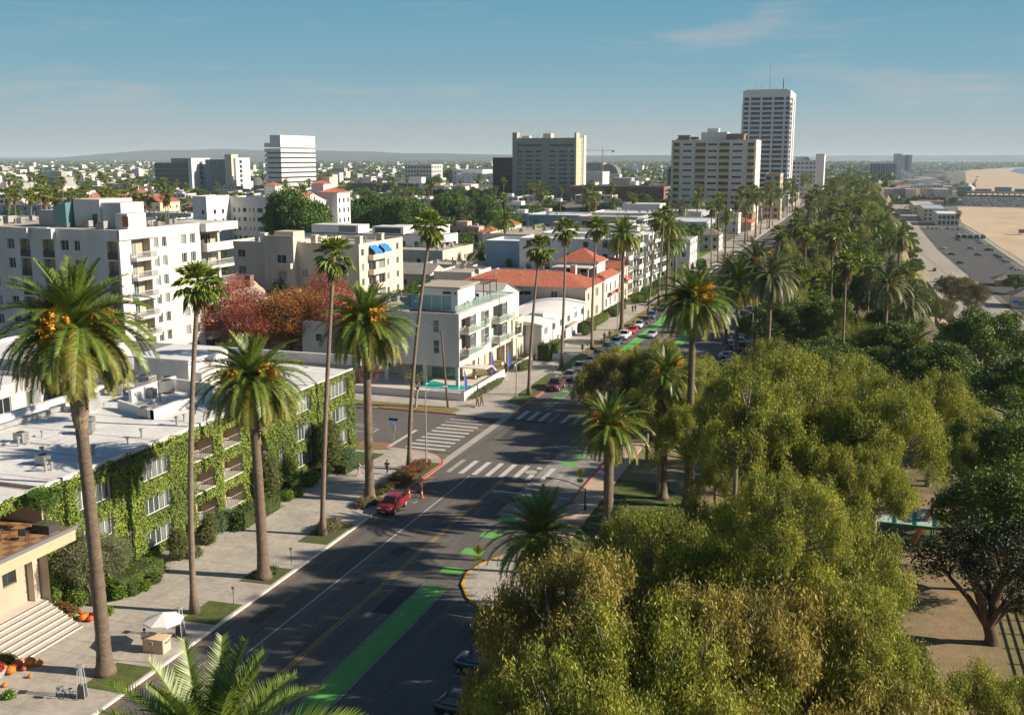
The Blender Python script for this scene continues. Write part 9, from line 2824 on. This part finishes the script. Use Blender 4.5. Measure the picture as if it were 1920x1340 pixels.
tent = thing('striped_tent', 'pointed white circus tent beside the pier', 'tent')
g = G(1815, 362, LOW)
MB().tube([(g[0], g[1], LOW), (g[0], g[1], LOW + 6), (g[0], g[1], LOW + 9), (g[0], g[1], LOW + 17)], [24, 23, 12, 1.2], 16).build('tent_cloth', M('tent_white', (.52, .52, .48), .8), tent)
MB().cyl(g[0], g[1], LOW, LOW + 3.6, 25.5, seg=16).build('side_wall', M('tent_green', (.12, .17, .13), .8), tent)
pier = thing('pier', 'dark low pier running out over the sand across the car park', 'pier')
ga, gb_ = G(1650, 366, LOW), G(2000, 371, LOW)
pd = MB()
pd.add([(ga[0], ga[1], LOW + 5), (gb_[0], gb_[1], LOW + 5), (gb_[0], gb_[1] + 90, LOW + 5), (ga[0], ga[1] + 90, LOW + 5), (ga[0], ga[1], LOW + 6.4), (gb_[0], gb_[1], LOW + 6.4), (gb_[0], gb_[1] + 90, LOW + 6.4), (ga[0], ga[1] + 90, LOW + 6.4)], [(0, 1, 5, 4), (1, 2, 6, 5), (4, 5, 6, 7), (3, 0, 4, 7), (3, 2, 1, 0)])
pd.build('deck', M('pier_timber', (.10, .09, .08), .9, .2, .1), pier)
for i in range(34):
 t = i / 34
 MB().box(-.8, -.8, 0, .8, .8, 5).build('pile', MATS['pier_timber'], pier, (ga[0] + (gb_[0] - ga[0]) * t, ga[1] + (gb_[1] - ga[1]) * t + 2, LOW))
for i in range(6):
 x = ga[0] + 90 + i * 30
 MB().box(x, ga[1] + 30, LOW + 6.4, x + 22, ga[1] + 60, LOW + 11 + (i % 2) * 3).build('pier_shed', (grey_wall, MATS['teal_edge_roof'], tan_wall)[i % 3], pier)
kb = thing('tan_roof_kiosk', 'beach kiosk with brown pyramid roof at the right edge by the highway', 'building')
g = G(1888, 535, LOW)
block(kb, g[0] - 5, g[1] - 4, g[0] + 5, g[1] + 6, LOW, LOW + 3, tan_wall, roof_brown, par=0, roof=False, W=wgrid(10, 3, 1, 1.6, 1.6, 3, .8))
MB().add([(g[0] - 7, g[1] - 6, LOW + 2.9), (g[0] + 7, g[1] - 6, LOW + 2.9), (g[0] + 7, g[1] + 8, LOW + 2.9), (g[0] - 7, g[1] + 8, LOW + 2.9), (g[0], g[1] + 1, LOW + 6.0)], [(0, 1, 4), (1, 2, 4), (2, 3, 4), (3, 0, 4)]).build('roof', roof_brown, kb)
kc = thing('shingle_beach_house', 'white beach house with brown hip roof cut by the right edge', 'house')
g = G(1925, 575, LOW)
block(kc, g[0] - 6, g[1] - 6, g[0] + 10, g[1] + 8, LOW, LOW + 5, white_wall, roof_brown, par=0, roof=False, S=[(2, 1, 4, 3), (8, 1, 11, 3)], W=wgrid(14, 3, 1, 1.6, 1.8, 3, 1.4))
MB().add([(g[0] - 7, g[1] - 7, LOW + 4.9), (g[0] + 11, g[1] - 7, LOW + 4.9), (g[0] + 11, g[1] + 9, LOW + 4.9), (g[0] - 7, g[1] + 9, LOW + 4.9), (g[0] + 2, g[1] + 1, LOW + 9.0)], [(0, 1, 4), (1, 2, 4), (2, 3, 4), (3, 0, 4)]).build('roof', roof_brown, kc)
MB().box(g[0] - 6.3, g[1] - 6.4, LOW + 2.2, g[0] - 4.2, g[1] - 6.05, LOW + 3.2).build('sign_panel', blue_cloth, kc)
for i, (px, py, k, c, lb) in enumerate(((1712, 471, 'sedan', 'steel', 'blue-grey car farthest up the beach highway'), (1752, 508, 'suv', 'black', 'black car on the beach highway above the pair'),
          (1766, 522, 'sedan', 'grey', 'dark car leading the pair on the beach highway'), (1754, 528, 'suv', 'white', 'white car of the pair on the beach highway'),
          (1682, 402, 'suv', 'white', 'white van far along the beach highway'), (1680, 412, 'sedan', 'silver', 'silver car far along the beach highway'),
          (1686, 393, 'sedan', 'black', 'black car in the distant highway queue'), (1697, 391, 'suv', 'grey', 'grey car in the distant highway queue'),
          (1703, 389, 'sedan', 'black', 'second black car in the distant highway queue'), (1700, 396, 'sedan', 'maroon', 'dark red car in the distant highway queue'))):
 car(k, c, G(px, py, LOW + .05), D_ - .1, lb, 'cars driving on the beach highway', False)
for i, (px, py, k, c, rz) in enumerate(((1768, 467, 'suv', 'white', 0), (1784, 478, 'sedan', 'black', 0), (1833, 479, 'sedan', 'black', .1), (1800, 494, 'sedan', 'green', -.1), (1852, 470, 'suv', 'navy', 0), (1796, 451, 'sedan', 'red', 0),
          (1820, 467, 'van', 'silver', 0), (1838, 457, 'sedan', 'steel', 0), (1834, 452, 'sedan', 'silver', 0), (1858, 470, 'suv', 'steel', 0), (1868, 480, 'sedan', 'blue', .1), (1874, 484, 'suv', 'green', .1),
          (1880, 488, 'sedan', 'silver', .1), (1886, 492, 'suv', 'steel', .1), (1900, 504, 'sedan', 'steel', .1), (1908, 506, 'sedan', 'white', .1), (1732, 428, 'sedan', 'white', 1.5), (1740, 428, 'sedan', 'maroon', 1.5),
          (1748, 429, 'sedan', 'red', 1.5), (1756, 430, 'suv', 'grey', 1.5), (1765, 430, 'sedan', 'white', 1.5), (1776, 430, 'suv', 'black', 1.5), (1786, 431, 'sedan', 'steel', 1.5), (1796, 431, 'sedan', 'black', 1.5))):
 car(k, c, G(px, py, LOW + .05), rz, '%s in the beach car park, %s' % (c.replace('steel', 'steel-blue') + ' ' + {'sedan': 'saloon', 'suv': 'crossover', 'van': 'van'}[k], 'by the boardwalk' if i in (4, 7, 8, 9, 10, 11, 12, 13, 14, 15) else ('in the row by the beach building' if i > 15 else 'out in the open lot')), 'cars in the beach car park', False)
scm = []
for c in ('white', 'black', 'silver', 'steel', 'maroon', 'grey'):
 m = MB().box(-2.3, -.9, .3, 2.3, .9, .95).box(-1.3, -.8, .95, 1.1, .8, 1.45, 1, taper=.2)
 scm.append(m.mesh('parked_car', [PAINT[c], car_glass]))
rr_ = random.Random(4)
nc = 0
for row in range(9):
 for k in range(34):
  if rr_.random() < .25 or nc > 235:
   continue
  px = 1745 + k * 5.6 + row * 1.3
  py = 372.5 + row * 1.75
  g = G(px, py, LOW)
  tag(put('parked_car', scm[rr_.randrange(6)], None, g, math.pi / 2), 'tiny car in the packed rows of the pier car park', 'car', 'cars in the pier car park')
  nc += 1
for i, (px, py, s, z) in enumerate(((1790, 560, 1.35, 5), (1825, 570, 1.2, 5), (1765, 590, .9, 4))):
 g = G(px, py, LOW + z)
 tree(tree_parts(200 + i, 6.0, 7.6, 2.5, 10, 700, 30, M('bronze_green_leaf', (.07, .075, .025), .6, col2=(.22, .19, .07), trans=.2, tintattr=True), pale_bark, leaf=.4, width=.14, droop=.4, sig=(.4, .4, .35), small=.36), 'coast_tree', (g[0], g[1], LOW), ('wide brown-green tree beside the highway below the bluff', 'right half of the brown-green tree pair beside the highway', 'small brown-green tree by the ramp wall')[i], s=s, rz=i)
g = G(1905, 530, LOW + 5)
tree(DK[1], 'coast_tree', (g[0], g[1], LOW), 'dark pine-like tree behind the shingle beach house', s=.9)
g = G(1797, 400, LOW + 13)
far_fan_palm((g[0], g[1], LOW), 13, 3, 'lone fan palm at the sand edge by the beach building', None, 1.6)
for i in range(60):
 px, py = rr_.uniform(1560, 1830), rr_.uniform(338, 372)
 if px > 1790 and py > 362:
  continue
 g = G(px, py, LOW + 10)
 if rr_.random() < .45:
  far_fan_palm((g[0], g[1], LOW), 11, i, 'palm among the distant trees behind the pier', 'palms behind the pier', 1.5)
 else:
  tree(FD, 'coast_tree', (g[0], g[1], LOW), 'dark tree of the coast town behind the pier', s=rr_.uniform(1.0, 1.6), rz=i, group='trees behind the pier')
pts = []
for i in range(5200):
 y = 1500 + 9500 * nr.uniform() ** 1.6
 hi = (100 + (y - 1500) * .055) if y < 5200 else (330 + (y - 5200) * .25 if y < 7400 else 3500)
 pts.append((nr.uniform(-40, hi), y, LOW))
pts = np.array(pts)
o = blob_field('coast_tree_cover', pts, nr.uniform(4, 8, len(pts)) * (1 + pts[:, 1] / 5000), euc_dark)
o['label'] = 'uncountable far trees along the coast, fading into haze'
pp_ = pts[nr.uniform(size=len(pts)) < .30] + [8, 8, 0]
o = box_field('coast_town', pp_, np.stack([nr.uniform(10, 34, len(pp_)), nr.uniform(10, 22, len(pp_)), nr.choice([6, 9, 12, 20], len(pp_))], 1), [bright_white, white_wall, cream_wall, grey_wall, roof_white, roof_grey, tile_red])
o['label'] = 'uncountable pale buildings of the far coast town'
for i, (px, py) in enumerate(((1832, 333), (1917, 440))):
 g = G(px, py, LOW)
 hut = thing('lifeguard_hut', ('distant lifeguard hut on the far sand', 'red lifeguard hut on the sand at the right edge')[i], 'hut', (g[0], g[1], LOW))
 MB().box(-3, -3, 1.4, 3, 3, 4.2).build('cabin', (grey_wall, PAINT['red'])[i], hut)
 MB().box(-3.6, -3.6, 4.2, 3.6, 3.6, 4.6).build('roof', roof_grey, hut)
 for sx in (-2.6, 2.4):
  MB().box(sx, -2.8, 0, sx + .25, -2.5, 1.4).box(sx, 2.4, 0, sx + .25, 2.7, 1.4).build('leg', metal_grey, hut)
# ================================================================ AIR
hm = bpy.data.materials.new('haze_air')
hm.use_nodes = True
hm.node_tree.nodes.clear()
pv = hm.node_tree.nodes.new('ShaderNodeVolumePrincipled')
pv.inputs['Density'].default_value = 0.000065
pv.inputs['Color'].default_value = (0.74, 0.88, 1.0, 1)
pv.inputs['Anisotropy'].default_value = 0.0
ho = hm.node_tree.nodes.new('ShaderNodeOutputMaterial')
hm.node_tree.links.new(pv.outputs[0], ho.inputs['Volume'])
hb = MB().box(-23000, -380, -27.5, 23000, 29000, 130).build('haze', hm)
tag(hb, kind='stuff')
